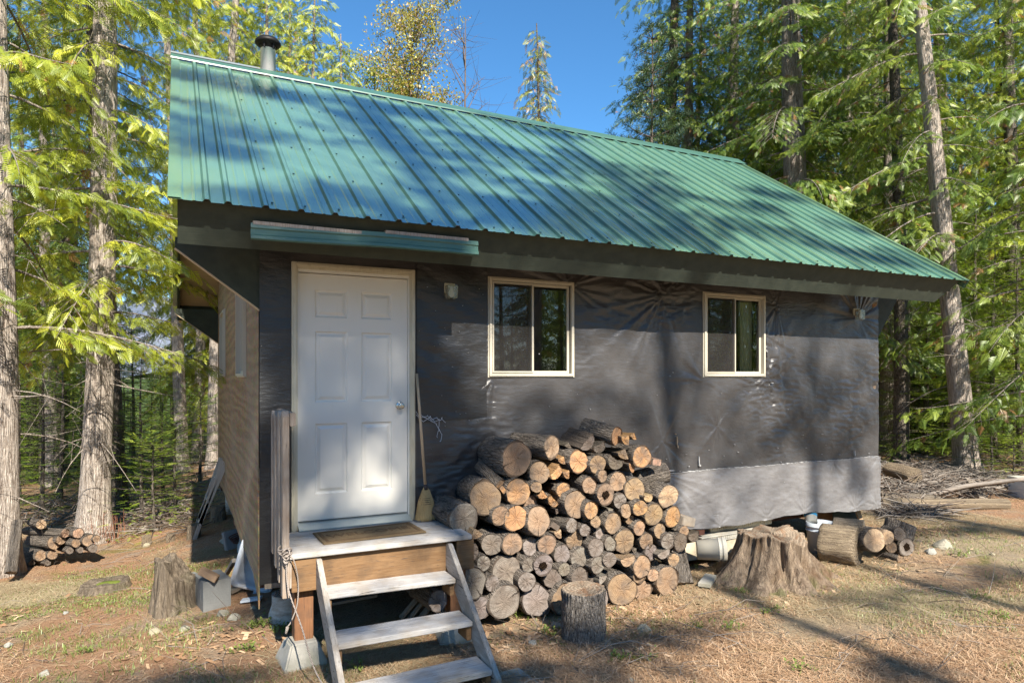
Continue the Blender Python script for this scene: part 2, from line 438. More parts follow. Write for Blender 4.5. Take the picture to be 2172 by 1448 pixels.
def bark_nodes(m, c0, c1, c2, stretch=(1, 1, 1), sc_=1.0, strength=1.0, dist=.02, per=None, kind='Object'):
    v = m.coord(kind, stretch)
    vo = m.n('ShaderNodeTexVoronoi', {'Vector': v, 'Scale': 7*sc_, 'Randomness': 1.0}, feature='DISTANCE_TO_EDGE').outputs['Distance']
    n = m.noise(v, 5*sc_, 7, .68, .7); fine = m.noise(m.coord(kind), 30*sc_, 4, .7)
    h = m.math('ADD', m.ramp(n, [(.3, 0), (.7, 1)]), m.math('MULTIPLY', m.ramp(vo, [(0, 0), (.3, 1)]), .5))
    c = m.mix(m.ramp(h, [(.25, 0), (1.0, 1)]), c0, c1); c = m.mix(m.ramp(fine, [(.45, 0), (.75, .6)]), c, c2)
    if per is not None: c = m.mix(per, c, c2)
    m.set(c, .92, 0, .12, m.bump(m.math('ADD', h, m.math('MULTIPLY', fine, .25)), strength, dist))
@mk('log_bark')
def _(m): bark_nodes(m, (.085, .068, .054), (.36, .31, .265), (.46, .42, .375), (1.2, .7, 1.2), .8, 1, .09)
@mk('split_wood')
def _(m):
    oi = m.n('ShaderNodeObjectInfo'); n = m.noise(m.coord('Object', (5, .5, 5)), 2.4, 6, .65, .5)
    c = m.mix(m.ramp(n, [(.25, 0), (.75, 1)]), m.mix(1.0, oi.outputs['Color'], (.42, .36, .30), 'MULTIPLY'), m.mix(1.0, oi.outputs['Color'], (1.2, 1.15, 1.05), 'MULTIPLY'))
    m.set(c, .85, 0, .15, m.bump(n, .8, .08))
@mk('cedar_bark')
def _(m): bark_nodes(m, (.12, .09, .072), (.46, .405, .355), (.55, .50, .455), (7, 7, .55), .9, 1, .045)
@mk('cedar_bark_pale')
def _(m): bark_nodes(m, (.19, .145, .115), (.60, .525, .455), (.68, .62, .56), (7, 7, .55), .9, 1, .04)
@mk('fir_bark')
def _(m): bark_nodes(m, (.045, .036, .030), (.17, .145, .12), (.22, .20, .17), (4, 4, 1.4), 1.1, 1, .03)
@mk('block_bark')
def _(m): bark_nodes(m, (.06, .048, .04), (.36, .32, .285), (.44, .41, .375), (5, 5, 1.1), 2.2, 1, .035)
@mk('stump_wood')
def _(m):
    v = m.coord('Object', (6, 6, .8)); n = m.noise(v, 3.2, 8, .7, .8); n2 = m.noise(m.coord('Object'), 2.6, 4, .6)
    c = m.mix(m.ramp(n, [(.28, 0), (.72, 1)]), (.07, .045, .032), (.44, .34, .245)); c = m.mix(m.ramp(n2, [(.50, 0), (.68, .75)]), c, (.16, .095, .05))
    sx = m.n('ShaderNodeSeparateXYZ', {0: m.coord('Object')})
    ms = m.math('MULTIPLY', m.ramp(m.noise(m.coord('Object'), 7, 5), [(.5, 0), (.62, 1)]), m.ramp(sx.outputs[2], [(.02, .8), (.18, 0)]))
    c = m.mix(ms, c, (.11, .13, .04))
    m.set(c, .9, 0, .15, m.bump(n, 1, .09))
@mk('rotten_wood')
def _(m):
    v = m.coord('Object', (7, 7, .9)); n = m.noise(v, 4, 8, .7, 1.0); n2 = m.noise(m.coord('Object'), 4, 4, .6)
    c = m.mix(m.ramp(n, [(.3, 0), (.7, 1)]), (.045, .034, .026), (.27, .22, .165)); c = m.mix(m.ramp(n2, [(.5, 0), (.7, .6)]), c, (.10, .10, .055))
    m.set(c, .92, 0, .1, m.bump(n, 1, .04))
@mk('stump_top')
def _(m):
    tc = m.n('ShaderNodeTexCoord').outputs['Object']; sx = m.n('ShaderNodeSeparateXYZ', {0: tc}); v = m.n('ShaderNodeCombineXYZ', {0: sx.outputs[0], 2: sx.outputs[1]}).outputs[0]
    v = m.n('ShaderNodeVectorMath', {0: v, 1: (3.4, 3.4, 3.4)}, operation='MULTIPLY').outputs[0]
    r, rr, f = rings(m, v, 60, 0, 0)
    c = m.mix(m.ramp(f, [(.15, 0), (.85, 1)]), (.09, .07, .052), (.34, .27, .20)); c = m.mix(m.ramp(m.noise(v, 3, 6, .7), [(.5, 0), (.62, 1)]), c, (.19, .115, .07))
    m.set(c, .9, 0, .1, m.bump(f, .6, .01))
@mk('dead_twig')
def _(m): m.set(m.mix(m.noise(m.coord('Object'), 20, 3), (.15, .125, .105), (.30, .265, .23)), .9)
@mk('dark_twig')
def _(m): m.set(m.mix(m.noise(m.coord('Object'), 20, 3), (.07, .05, .04), (.17, .13, .10)), .9)
@mk('red_twig')
def _(m): m.set((.28, .12, .07), .8)
@mk('hole_shade')
def _(m): n = m.noise(m.coord('Object'), 9, 5); m.set(m.mix(n, (.008, .005, .003), (.05, .03, .018)), .95, 0, .05, m.bump(n, 1, .1))
@mk('moss')
def _(m): n = m.noise(m.coord('Object'), 40, 4); m.set(m.mix(n, (.05, .07, .015), (.16, .19, .04)), .95, 0, .05, m.bump(n, 1, .01))
def leafmat(name, dark, mid, light, dead=None, trans=.35, deadp=.06):
    m = NT(name); t = m.t; t.nodes.remove(m.b)
    a = m.n('ShaderNodeAttribute', attribute_name='rnd').outputs['Fac']; rnd = objrand(m)
    f = m.math('ADD', m.math('MULTIPLY', a, .72), m.math('MULTIPLY', rnd, .28))
    c = m.ramp(f, [(.0, dark), (.5, mid), (1.0, light)])
    if dead: c = m.mix(m.math('LESS_THAN', m.math('FRACT', m.math('MULTIPLY', a, 7.31)), deadp), c, dead)
    di = m.n('ShaderNodeBsdfDiffuse', {'Color': c}); tr = m.n('ShaderNodeBsdfTranslucent', {'Color': m.mix(1.0, c, (1.15, 1.15, .55), 'MULTIPLY')})
    mx = m.n('ShaderNodeMixShader', {0: trans, 1: di.outputs[0], 2: tr.outputs[0]})
    gl = m.n('ShaderNodeBsdfGlossy', {'Roughness': .45, 'Color': (.9, .95, .85, 1)})
    m2 = m.n('ShaderNodeMixShader', {0: .045, 1: mx.outputs[0], 2: gl.outputs[0]})
    t.links.new(m2.outputs[0], m.out.inputs[0]); MT[name] = m.mat
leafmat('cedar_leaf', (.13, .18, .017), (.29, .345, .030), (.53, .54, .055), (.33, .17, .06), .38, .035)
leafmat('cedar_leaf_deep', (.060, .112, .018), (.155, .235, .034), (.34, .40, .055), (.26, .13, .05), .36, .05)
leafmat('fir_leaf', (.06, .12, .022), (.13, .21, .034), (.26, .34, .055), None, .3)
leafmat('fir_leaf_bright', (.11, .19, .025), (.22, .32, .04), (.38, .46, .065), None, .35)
leafmat('pine_leaf', (.03, .062, .035), (.06, .105, .055), (.11, .16, .07), None, .2)
leafmat('sparse_leaf', (.22, .20, .04), (.36, .33, .06), (.48, .46, .09), (.42, .27, .12), .4, .22)
leafmat('grass_green', (.09, .13, .03), (.17, .22, .05), (.27, .30, .09), None, .3)
leafmat('grass_dry', (.26, .20, .12), (.42, .34, .22), (.60, .52, .37), None, .25)
leafmat('needle_dry', (.24, .125, .065), (.44, .285, .17), (.66, .50, .35), None, .1)
@mk('ground_mat')
def _(m):
    p = m.wpos(); big = m.noise(p, .55, 5, .6, .4); mid = m.noise(p, 2.6, 6, .7); fine = m.noise(p, 38, 5, .75); fib = m.noise(m.wpos((1, 3.2, 1), (0, 0, .6)), 24, 4, .7, 2.0)
    needle = m.mix(fine, (.23, .12, .068), (.56, .345, .21)); straw = m.mix(fib, (.26, .195, .12), (.56, .45, .31)); dirt = m.mix(fine, (.20, .155, .11), (.42, .355, .28)); moss = m.mix(fine, (.13, .125, .04), (.30, .27, .10))
    sp = m.n('ShaderNodeSeparateXYZ', {0: p}); far = m.ramp(m.math('MULTIPLY', sp.outputs[1], .1), [(.45, 0), (.75, .16)])
    c = m.mix(m.ramp(m.math('SUBTRACT', big, far), [(.40, 0), (.56, 1)]), needle, straw)
    c = m.mix(m.ramp(mid, [(.50, 0), (.66, .8)]), c, dirt)
    c = m.mix(m.ramp(m.noise(p, 1.25, 5, .65, .8), [(.56, 0), (.70, .8)]), c, moss)
    c = m.mix(m.ramp(m.math('MULTIPLY', sp.outputs[1], .01), [(.22, 0), (.45, 1)]), c, m.mix(mid, (.04, .065, .02), (.09, .13, .035)))   # low growth covers the far slopes
    # reddish decayed wood and bark dust by the stump, pale grit by the foundation piers
    h = m.math('ADD', m.math('MULTIPLY', fine, .5), m.math('ADD', m.math('MULTIPLY', fib, .6), m.math('MULTIPLY', mid, .5)))
    c = m.mix(m.ramp(fine, [(.30, .75), (.45, 0)]), c, (.07, .05, .035))
    m.set(c, .95, 0, .08, m.bump(h, 1.0, .045))
@mk('mountain_haze_mat')
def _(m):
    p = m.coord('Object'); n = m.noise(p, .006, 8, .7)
    m.set(m.mix(m.ramp(n, [(.45, 0), (.6, 1)]), (.085, .105, .15), (.14, .155, .205)), .95)  # the haze of distance is put into this blue base colour
@mk('peeled')
def _(m):
    n = m.noise(m.coord('Object', (5, .35, 5)), 2.0, 7, .7, .6); oi = m.n('ShaderNodeObjectInfo')
    m.set(m.mix(m.ramp(n, [(.3, 0), (.62, 1)]), (.12, .09, .065), m.mix(.5, oi.outputs['Color'], (.52, .42, .29))), .8, 0, .2, m.bump(n, .9, .12))
leafmat('sparse_mix', (.13, .16, .025), (.25, .27, .04), (.38, .37, .06), (.36, .22, .09), .4, .12)
# ================================================================ GROUND
def build_ground():
    def axis(c, n, near, k, far):
        u = np.linspace(-1, 1, n); v = np.sinh(u*k)/np.sinh(k); return c+v*far
    xs = axis(3.0, 440, 0, 8.0, 2700); ys = axis(5.5, 440, 0, 8.0, 2700)
    X, Y = np.meshgrid(xs, ys); Z = gheight(X, Y)
    near = np.exp(-((X-3)**2+(Y-6)**2)/160)
    Z += near*(.010*fbm(X*9, Y*9, 20, 3))
    nx = len(xs); V = np.stack([X, Y, Z], -1).reshape(-1, 3)
    i = np.arange(nx*(len(ys)-1)); i = i[(i % nx) != nx-1]
    F = np.stack([i, i+1, i+1+nx, i+nx], 1)
    o = link('ground', np_mesh('ground', V, F, smooth=True), MT['ground_mat']); tag(o, 'forest floor of dry needles, straw and moss around the cabin', 'ground', kind='structure')
build_ground()
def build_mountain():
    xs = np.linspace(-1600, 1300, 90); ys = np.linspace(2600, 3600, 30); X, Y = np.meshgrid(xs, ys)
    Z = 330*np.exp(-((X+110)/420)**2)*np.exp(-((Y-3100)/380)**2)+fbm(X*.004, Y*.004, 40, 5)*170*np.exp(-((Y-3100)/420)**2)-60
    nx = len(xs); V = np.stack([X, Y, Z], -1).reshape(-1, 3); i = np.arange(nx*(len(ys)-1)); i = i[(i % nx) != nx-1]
    tag(link('mountain', np_mesh('mountain', V, np.stack([i, i+1, i+1+nx, i+nx], 1), smooth=True), MT['mountain_haze_mat']), 'far haze coloured mountain seen through the gap between the trees', 'mountain', kind='structure')
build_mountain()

# ================================================================ CABIN
X0, X1 = .589, 7.97; Y0, Y1 = 5.66, 11.76; ZB = -.45; ZW = 2.28
XL, XR = -.05, 8.61; YE, ZE = 4.92, 2.33; YR, ZR = 8.71, 4.85; YE2 = 2*YR-YE
SL = (ZR-ZE)/(YR-YE); CS = math.cos(math.atan(SL)); SN = math.sin(math.atan(SL))
cabin = empty('cabin', (X0, Y0, gz(X0, Y0)), label='small unfinished cabin wrapped in black house wrap under a green metal roof', cat='cabin')
CO = Vector(cabin.location)
def part(o, parent=None):
    """keep world coordinates while hanging the object under the cabin"""
    o.parent = parent or cabin
    if parent is None: o.location = Vector(o.location)-CO
    return o
# ---- front wrap sheet with real creases
OPEN = [(.82, -.12, 1.848, 2.095), (2.546, 1.165, 3.467, 2.09), (5.09, 1.165, 6.01, 2.09)]
ANCH = [(3.42, 2.05, .5, 20), (2.6, 1.15, .4, 15), (4.55, 2.02, .75, 26), (6.05, 1.2, .35, 18), (6.05, 1.62, .35, 17), (6.2, 2.0, .7, 25), (5.1, 1.13, .3, 15), (4.55, .5, .4, 17), (7.6, 1.9, .5, 21), (5.3, .62, .35, 14)]
def crease(X, Z):
    h = .011*fbm(X*3, Z*5, 50, 3)+.024*(1-np.abs(fbm(X*7+Z*1.5, Z*21, 53, 2))*3.2)*sstep(fbm(X*.7, Z*.7, 66, 2)*2.5+.55)*.55*sstep(fbm(X*.9, Z*.9, 57, 2)*2+.6)
    for ax, az, s, k in ANCH:
        d = np.hypot(X-ax, Z-az)+.03; th = np.arctan2(Z-az, X-ax)
        h = h+.045*np.exp(-d/s)*sstep(d/.06)*vnoise(th*k*.42+ax*7, d*1.2+az*5, 60)*sstep(vnoise(th*.9+ax*3, ax+az*9, 63)*3+.75)
    return h
def wall_sheet(name, mat, x0, x1, z0f, z1, y, step, fn, holes, parent, hang=0):
    nx = int((x1-x0)/step)+1; xs = np.linspace(x0, x1, nx); nz = int((z1-min(z0f(x0), z0f(x1)))/step)+1
    T = np.linspace(0, 1, nz); X, TT = np.meshgrid(xs, T)
    zb = np.vectorize(z0f)(xs)[None, :]; Z = zb+(z1-zb)*TT
    Yv = y-.008-fn(X, Z)
    V = np.stack([X, Yv, Z], -1).reshape(-1, 3)-np.array(CO)
    i = np.arange(nx*(nz-1)); i = i[(i % nx) != nx-1]; F = np.stack([i, i+1, i+1+nx, i+nx], 1)
    c = V[F].mean(1)+np.array(CO); keep = np.ones(len(F), bool)
    for a, b, cc, d in holes: keep &= ~((c[:, 0] > a) & (c[:, 0] < cc) & (c[:, 2] > b) & (c[:, 2] < d))
    o = link(name, np_mesh(name, V, F[keep], smooth=True), mat); o.parent = parent
    return o
# solid walls (framing + sheathing) with openings cut as boxes
mb = MB()
def wallrow(x0, x1, z0, z1): mb.box(x0, Y0, z0, x1, Y0+.12, z1)
wallrow(X0, .86, ZB, ZW+.35); wallrow(.86, 1.80, 2.03, ZW+.35); wallrow(.86, 1.80, ZB, -.05); wallrow(1.80, 2.58, ZB, ZW+.35)
for a, b in ((2.58, 3.43), (5.12, 5.98)): wallrow(a, b, ZB, 1.19); wallrow(a, b, 2.06, ZW+.35)
wallrow(3.43, 5.12, ZB, ZW+.35); wallrow(5.98, X1, ZB, ZW+.35)
o = mb.build('front_wall', MT['black_wrap']); part(o)
wrapo = wall_sheet('front_wrap', MT['black_wrap'], X0-.004, X1+.004, lambda x: ZB, 2.62, Y0, .014, crease, OPEN, cabin)
def patchfn(X, Z): return .012+.009*fbm(X*3.2+Z*2, Z*5, 70, 4)+.0035*fbm(X*9, Z*12, 74, 3)+.006*np.sin((X*.8+Z)*22+4*fbm(X*2, Z*2, 76, 2))*sstep((Z-.9)/.5)*.5
wall_sheet('wrap_patch', MT['patch_wrap'], 1.865, 2.53, lambda x: .77+.06*(x-1.86), 2.5, Y0-.004, .010, patchfn, [], cabin)
wall_sheet('wrap_patch', MT['patch_wrap'], X0-.008, .815, lambda x: -.46, 2.5, Y0-.004, .012, lambda X, Z: patchfn(X+5, Z)*.35+.004, [], cabin)
def lowfn(X, Z):
    h = .020+.008*fbm(X*4, Z*8, 80, 4)+.0045*fbm(X*14, Z*30, 83, 3)+.010*(.15-Z)*sstep((.1-Z)*2)
    for ax, az, s, k in [(4.55, .16, .5, 30), (4.62, -.2, .3, 12), (7.9, -.45, .25, 18), (7.5, -.45, .2, 14), (6.6, -.42, .2, 14), (7.93, .15, .3, 14), (5.3, -.45, .2, 13), (4.2, -.45, .2, 12), (6.0, -.43, .2, 12), (7.1, .14, .2, 12)]:
        d = np.hypot(X-ax, Z-az)+.03; th = np.arctan2(Z-az, X-ax); h = h+.026*np.exp(-d/s)*sstep(d/.06)*vnoise(th*k*.5, d*2, 85)
    return h
def lowtop(x): return .165 if x < 4.6 else .165+.012*math.sin(x*2.2)
def lowbot(x): return -.455+.018*math.sin(x*3.1)+.03*math.sin(x*1.3)*.5-.012*abs(math.sin(x*7))
lo = wall_sheet('lower_wrap', MT['grey_wrap'], 3.9, X1+.012, lambda x: lowbot(x), .165, Y0-.006, .012, lowfn, [], cabin)
# frayed top seam of the grey wrap, flecks where the wrap is torn
fr_ = random.Random(12); m = MB()
def fleck(x, z, w_, h_, y=Y0-.034):
    n = 6; c = [Vector((x+w_*math.cos(t*2*math.pi/n)*fr_.uniform(.5, 1), y-fr_.uniform(0, .006), z+h_*math.sin(t*2*math.pi/n)*fr_.uniform(.5, 1)))-CO for t in range(n)]
    m.add(c+[v+Vector((0, .02, 0)) for v in c], [tuple(range(n))[::-1]]+[(i, (i+1) % n, n+(i+1) % n, n+i) for i in range(n)], 0)
x = 3.92
while x < 7.95:
    d = fr_.uniform(.015, .06)
    fleck(x, .166+.004*math.sin(x*5)+fr_.uniform(-.003, .003), d*fr_.uniform(.6, 1.2), fr_.choice([.0012, .002, .002, .004, .006]))
    x += d
for k in range(70): fleck(fr_.uniform(3.0, 7.9), fr_.choice([fr_.uniform(-.4, 1.6), fr_.uniform(-.43, -.35), fr_.uniform(.1, .5)]), fr_.uniform(.002, .007), fr_.uniform(.002, .009))
for k in range(22): fleck(fr_.uniform(1.9, 2.5), fr_.uniform(.7, 2.0), fr_.uniform(.002, .006), fr_.uniform(.002, .005))
fleck(4.60, .19, .09, .010, Y0-.045); fleck(5.02, .27, .006, .07); fleck(5.03, .22, .016, .012); fleck(6.1, 1.10, .02, .005); fleck(7.5, .22, .006, .05); fleck(5.25, -.33, .06, .004); fleck(4.66, .02, .006, .02)
m.build('torn_fleck', MT['frayed'], cabin, recalc=False)['kind'] = 'stuff'
m = MB(); fleck(4.72, .50, .008, .07); fleck(4.73, .44, .010, .03); fleck(4.70, .57, .012, .006); m.build('orange_tear', MT['broom_stick'], cabin, recalc=False)
# side walls with gable, floor beams
def side_wall(name, x, xin, mat, openings):
    m = MB()
    ys = sorted({Y0-.002, Y1}|{v for o_ in openings for v in (o_[0], o_[1])})
    for a, b in zip(ys[:-1], ys[1:]):
        op = [o_ for o_ in openings if o_[0] <= a and o_[1] >= b]
        zt = lambda y: (ZE+(y-YE)*SL if y < YR else ZE+(YE2-y)*SL)-.10
        def pz(z0): 
            pts = [(a, z0), (b, z0), (b, zt(b))]
            if a < YR < b: pts.append((YR, zt(YR)))
            return pts+[(a, zt(a))]
        if op: m.prism([(a, ZB), (b, ZB), (b, op[0][2]), (a, op[0][2])], 'x', x, xin); m.prism(pz(op[0][3]), 'x', x, xin)
        else: m.prism(pz(ZB-.01), 'x', x, xin)
    return part(m.build(name, mat))
SW = [(6.86, 7.75, 1.19, 2.06), (9.92, 10.8, 1.19, 2.06)]
side_wall('side_wall', X0, X0+.10, MT['osb'], SW); side_wall('side_wall', X1-.10, X1, MT['osb'], [])
# OSB corner flap curling past the wall foot
m = MB(); m.prism([(Y0-.012, ZB-.02), (Y0+2.4, ZB-.005), (Y0+2.6, ZB+.1), (Y0+.02, ZB+.9)], 'x', X0-.016, X0-.003); m.prism([(Y0-.004, ZB-.20), (Y0+.07, ZB-.12), (Y0+.5, ZB), (Y0-.008, ZB)], 'x', X0-.014, X0-.004)
part(m.build('sheathing_flap', MT['osb']))
m = MB(); m.box(X0+.12, Y1-.1, ZB, X1-.12, Y1, ZW+.5); part(m.build('rear_wall', MT['osb']))
m = MB(); m.box(X0+.1, Y0+.12, -.10, X1-.1, Y1-.1, -.06); part(m.build('interior_floor', MT['interior']))
m = MB(); m.box(X0+.1, Y0+.12, 2.45, X1-.1, Y1-.1, 2.5); part(m.build('interior_ceiling', MT['interior']))
m = MB(); m.box(4.2, Y0+.13, -.05, 4.28, Y1-.12, 2.44); part(m.build('interior_partition', MT['interior']))
m = MB()
for y in (Y0+.45, (Y0+Y1)/2, Y1-.2): m.box(X0+.03, y, ZB-.17, X1-.03, y+.14, ZB+.0)
for k in range(14): m.box(X0+.12+k*.55, Y0+.2, ZB-.002, X0+.16+k*.55, Y1-.2, -.102)
part(m.build('floor_beam', MT['beam_red']))
m = MB(); m.box(X0+.03, Y0-.02, ZB-.045, .80, Y0+.05, ZB-.005); part(m.build('sill_board', MT['grey_board']))
# cream curtain put in for the pale strip seen in the right window
m = MB(); m.prism([(5.76+.018*k, Y0+.125+.012*(k % 2)) for k in range(11)]+[(5.94, Y0+.15), (5.76, Y0+.15)], 'z', 1.15, 2.1); part(m.build('curtain', MT['curtain']))
m = MB(); m.box(6.3, Y0+.6, .9, 7.6, Y0+1.0, 1.5); part(m.build('inner_cupboard', MT['interior']))

# ---- roof
roof_off = .0
def prof():
    """ribbed panel profile: (x, height) list"""
    ribs = [.179, .31]+[.548+.2355*k for k in range(34)]
    P = [(XL, 0)]
    last = XL
    for r in ribs:
        if r+.04 > XR: break
        gap = r-last
        if gap > .2:
            for q in (1/3, 2/3):
                c = last+gap*q; P += [(c-.013, 0), (c-.007, .003), (c+.007, .003), (c+.013, 0)]
        P += [(r-.026, 0), (r-.012, .020), (r+.012, .020), (r+.026, 0)]
        last = r
    P.append((XR, 0)); return P, [r for r in ribs if r+.04 < XR]
P, RIBS = prof()
def slope_pt(x, s, h, side=0):
    """s metres up the slope from the eave"""
    y = YE+s*CS-h*SN; z = ZE+s*SN+h*CS
    if side: y = 2*YR-y
    return (x, y, z)
LS = (YR-YE)/CS
roof = empty('roof'); part(roof); roof.location = (0, 0, 0)
rm = MB()
for side in (0, 1):
    NS = 26 if side == 0 else 2
    V = []; rs = np.random.RandomState(4)
    for j in range(NS+1):
        s = LS*j/NS
        for i, (x, h) in enumerate(P):
            dh = 0
            if side == 0 and h < .005: dh = .0012*math.sin(x*7.1+j*1.3)*math.sin(j*.9+i)
            V.append(slope_pt(x, s, h+dh, side))
    n = len(P); F = [(j*n+i, j*n+i+1, (j+1)*n+i+1, (j+1)*n+i) for j in range(NS) for i in range(n-1)]
    if side: F = [f[::-1] for f in F]
    i0 = len(rm.f); rm.add(V, F, 0, False)
    for q, fc in enumerate(F):
        i = fc[0] % n if not side else fc[-1] % n
        if abs(P[i][1]-P[i+1][1]) > .01: rm.m[i0+q] = 2
# rake trims folded over both gable edges
for x, sg in ((XL, -1), (XR, 1)):
    for side in (0, 1):
        a = [slope_pt(x+sg*.004, 0, .012, side), slope_pt(x+sg*.004, LS, .012, side), slope_pt(x+sg*.004, LS, -.10, side), slope_pt(x+sg*.004, 0, -.10, side)]
        b = [slope_pt(x-sg*.075, 0, .012, side), slope_pt(x-sg*.075, LS, .012, side)]
        rm.add(a+b, [(0, 1, 2, 3), (0, 1, 5, 4)], 0)
# screws
for row in range(7):
    s = .10+row*(LS-.22)/6
    for k, r in enumerate(RIBS[2:]):
        x = r+.05+(.012*math.sin(k*5+row)); 
        if (k+row) % 4 == 3: x += .06
        c = Vector(slope_pt(x, s+.02*math.sin(k*3.3+row), .004)); nrm = Vector((0, -SN, CS)); u = Vector((1, 0, 0)); v = nrm.cross(u)
        base = [c+(u*math.cos(t*math.pi/3)+v*math.sin(t*math.pi/3))*.0085 for t in range(6)]; top = [b_+nrm*.006 for b_ in base]
        rm.add(base+top, [tuple(range(6, 12))]+[(i, (i+1) % 6, 6+(i+1) % 6, 6+i) for i in range(6)], 1)
for v_i, v in enumerate(rm.v): rm.v[v_i] = tuple(Vector(v)-CO)
metal = link('metal_sheet', rm.mesh('metal_sheet'), [MT['roof_metal'], MT['screw_dark'], MT['trim_metal']]); metal.parent = roof
def rpart(mb_, name, mats, bevel=0):
    mb_.v = [tuple(Vector(v)-CO) for v in mb_.v]; o_ = mb_.build(name, mats, roof, bevel); return o_
m = MB(); d = .20
for side in (0, 1):
    q = [slope_pt(XL+.01, .0, .034, side), slope_pt(XR-.01, .0, .034, side)]
    a = [Vector(slope_pt(x, LS-d, .022, side)) for x in (XL-.01, XR+.01)]; b = [Vector(slope_pt(x, LS-d+.012, .034, side)) for x in (XL-.01, XR+.01)]; c = [Vector(slope_pt(x, LS+.01, .040, side)) for x in (XL-.01, XR+.01)]
    m.add(a+b+c, [(0, 1, 3, 2), (2, 3, 5, 4)], 0)
rpart(m, 'ridge_cap', MT['trim_metal'])
m = MB(); pts = [slope_pt(XL-.012, LS-.05, .046, 0), slope_pt(.9, LS-.05, .046, 0), slope_pt(.9, LS+.012, .052, 0), slope_pt(XL-.012, LS+.012, .052, 0)]
m.add(pts, [(0, 1, 2, 3)], 0); rpart(m, 'ridge_flashing', MT['flashing_pale'])
# plywood deck / soffit slab under the metal, thick enough to read as a solid
m = MB()
def slab(x0, x1, s0, s1, h0, h1, side, mi=0):
    vs = [slope_pt(x, s, h, side) for h in (h0, h1) for s in (s0, s1) for x in (x0, x1)]
    m.add(vs, [(0, 2, 3, 1), (4, 5, 7, 6), (0, 1, 5, 4), (2, 6, 7, 3), (0, 4, 6, 2), (1, 3, 7, 5)], mi)
for side in (0, 1): slab(XL+.06, XR-.06, .07, LS-.002, -.055, -.008, side)
rpart(m, 'soffit', MT['soffit_ply'])
# fascias square to the rafters, rake boards
def fascia(side):
    f = MB(); a = math.atan(SL)
    def sp(x, s, h): return slope_pt(x, s, h, side)
    h0, h1 = -.012, -.335
    n = 40 if side == 0 else 1
    x0a = XL+.055; x1a, x1b = XR-.06, XR-.30
    vs = []; fs = []
    for s in (.055, .093):
        vs += [sp(x0a, s, h0), sp(x1a, s, h0), sp(x1b, s, h1), sp(x0a, s, h1)]
    f.add(vs, [(0, 3, 2, 1), (4, 5, 6, 7), (0, 1, 5, 4), (1, 2, 6, 5), (2, 3, 7, 6), (3, 0, 4, 7)], 0)
    return rpart(f, 'fascia', MT['dark_green_paint'])
fascia(0); fascia(1)
m = MB()
for x in (XL+.06, XR-.10):
    for side in (0, 1):
        vs = [slope_pt(xx, s, h, side) for h in (-.058, -.20) for s in (.10, LS-.0) for xx in (x, x+.036)]
        m.add(vs, [(0, 2, 3, 1), (4, 5, 7, 6), (0, 1, 5, 4), (2, 6, 7, 3), (0, 4, 6, 2), (1, 3, 7, 5)], 0)
rpart(m, 'rake_board', MT['dark_green_paint'])
m = MB(); m.box(X0+.2, YR-.1, ZR-.35, X1-.2, YR+.1, ZR-.06); rpart(m, 'ridge_beam', MT['dark_green_paint'])
# brackets in the gable overhang
m_ = None
for (y, xa, sg) in ((Y0+.003, X0, -1), (Y0+.003, X1, 1), (Y1-.06, X0, -1), (Y1-.06, X1, 1)):
    f = MB(); zt = 2.20; L = .60; hgt = .50 if sg < 0 else .55
    xx = [(xa, zt+.02), (xa+sg*L*(1 if sg < 0 else .62), zt+.02), (xa+sg*L*(1 if sg < 0 else .62), zt-.06), (xa, zt-hgt)]
    f.prism(xx, 'y', y, y+.04); f.v = [tuple(Vector(v)-CO) for v in f.v]
    o = f.build('gable_bracket', MT['dark_green_paint'], cabin)
    if sg < 0:
        e = MB(); p0 = Vector((xa-L, y+.001, zt-.06)); p1 = Vector((xa, y+.001, zt-hgt)); dn = Vector((-.006, 0, -.008))
        e.add([p0-CO, p1-CO, p1+dn-CO, p0+dn-CO]+[v+Vector((0, .04, 0))-CO for v in (p0, p1, p1+dn, p0+dn)], [(0, 1, 2, 3), (4, 7, 6, 5), (0, 4, 5, 1), (1, 5, 6, 2), (2, 6, 7, 3), (3, 7, 4, 0)])
        e.build('bracket_edge', MT['soffit_ply'], o)
# stub of framing under the front eave, black board above the wrap
m = MB(); m.box(X0-.0, Y0-.05, 2.27, X1, Y0-.012, 2.60); part(m.build('frieze_board', MT['dark_green_paint']))

# ---- stove pipe
pipe = MB(); pc = Vector((1.02, 8.93, 0))
Mt = Matrix.Translation(pc)
pipe.lathe([(.09, 4.5), (.09, 5.24), (.092, 5.24)], 32, 0, Mt); pipe.lathe([(.112, 4.74), (.118, 4.76), (.118, 4.80), (.103, 4.82)], 32, 0, Mt)
o = part(pipe.build('stove_pipe', MT['stove_pipe']))
c = MB(); c.lathe([(.085, 5.23), (.085, 5.29), (.145, 5.30), (.155, 5.312), (.152, 5.335), (.12, 5.37), (.001, 5.385)], 32, 0, Mt)
for k in range(6):
    a = k*math.pi/3; c.box(-.004, -.008, 5.22, .004, .008, 5.30, 0, Mt @ Matrix.Rotation(a, 4, 'Z') @ Matrix.Translation((.105, 0, 0)))
c.v = [tuple(Vector(v)-CO) for v in c.v]
for i, v in enumerate(c.v): pass
cc = c.build('pipe_cap', MT['cap_black']); cc.parent = o; cc.location = CO
# o sits at -CO, so its child works in the same shifted frame

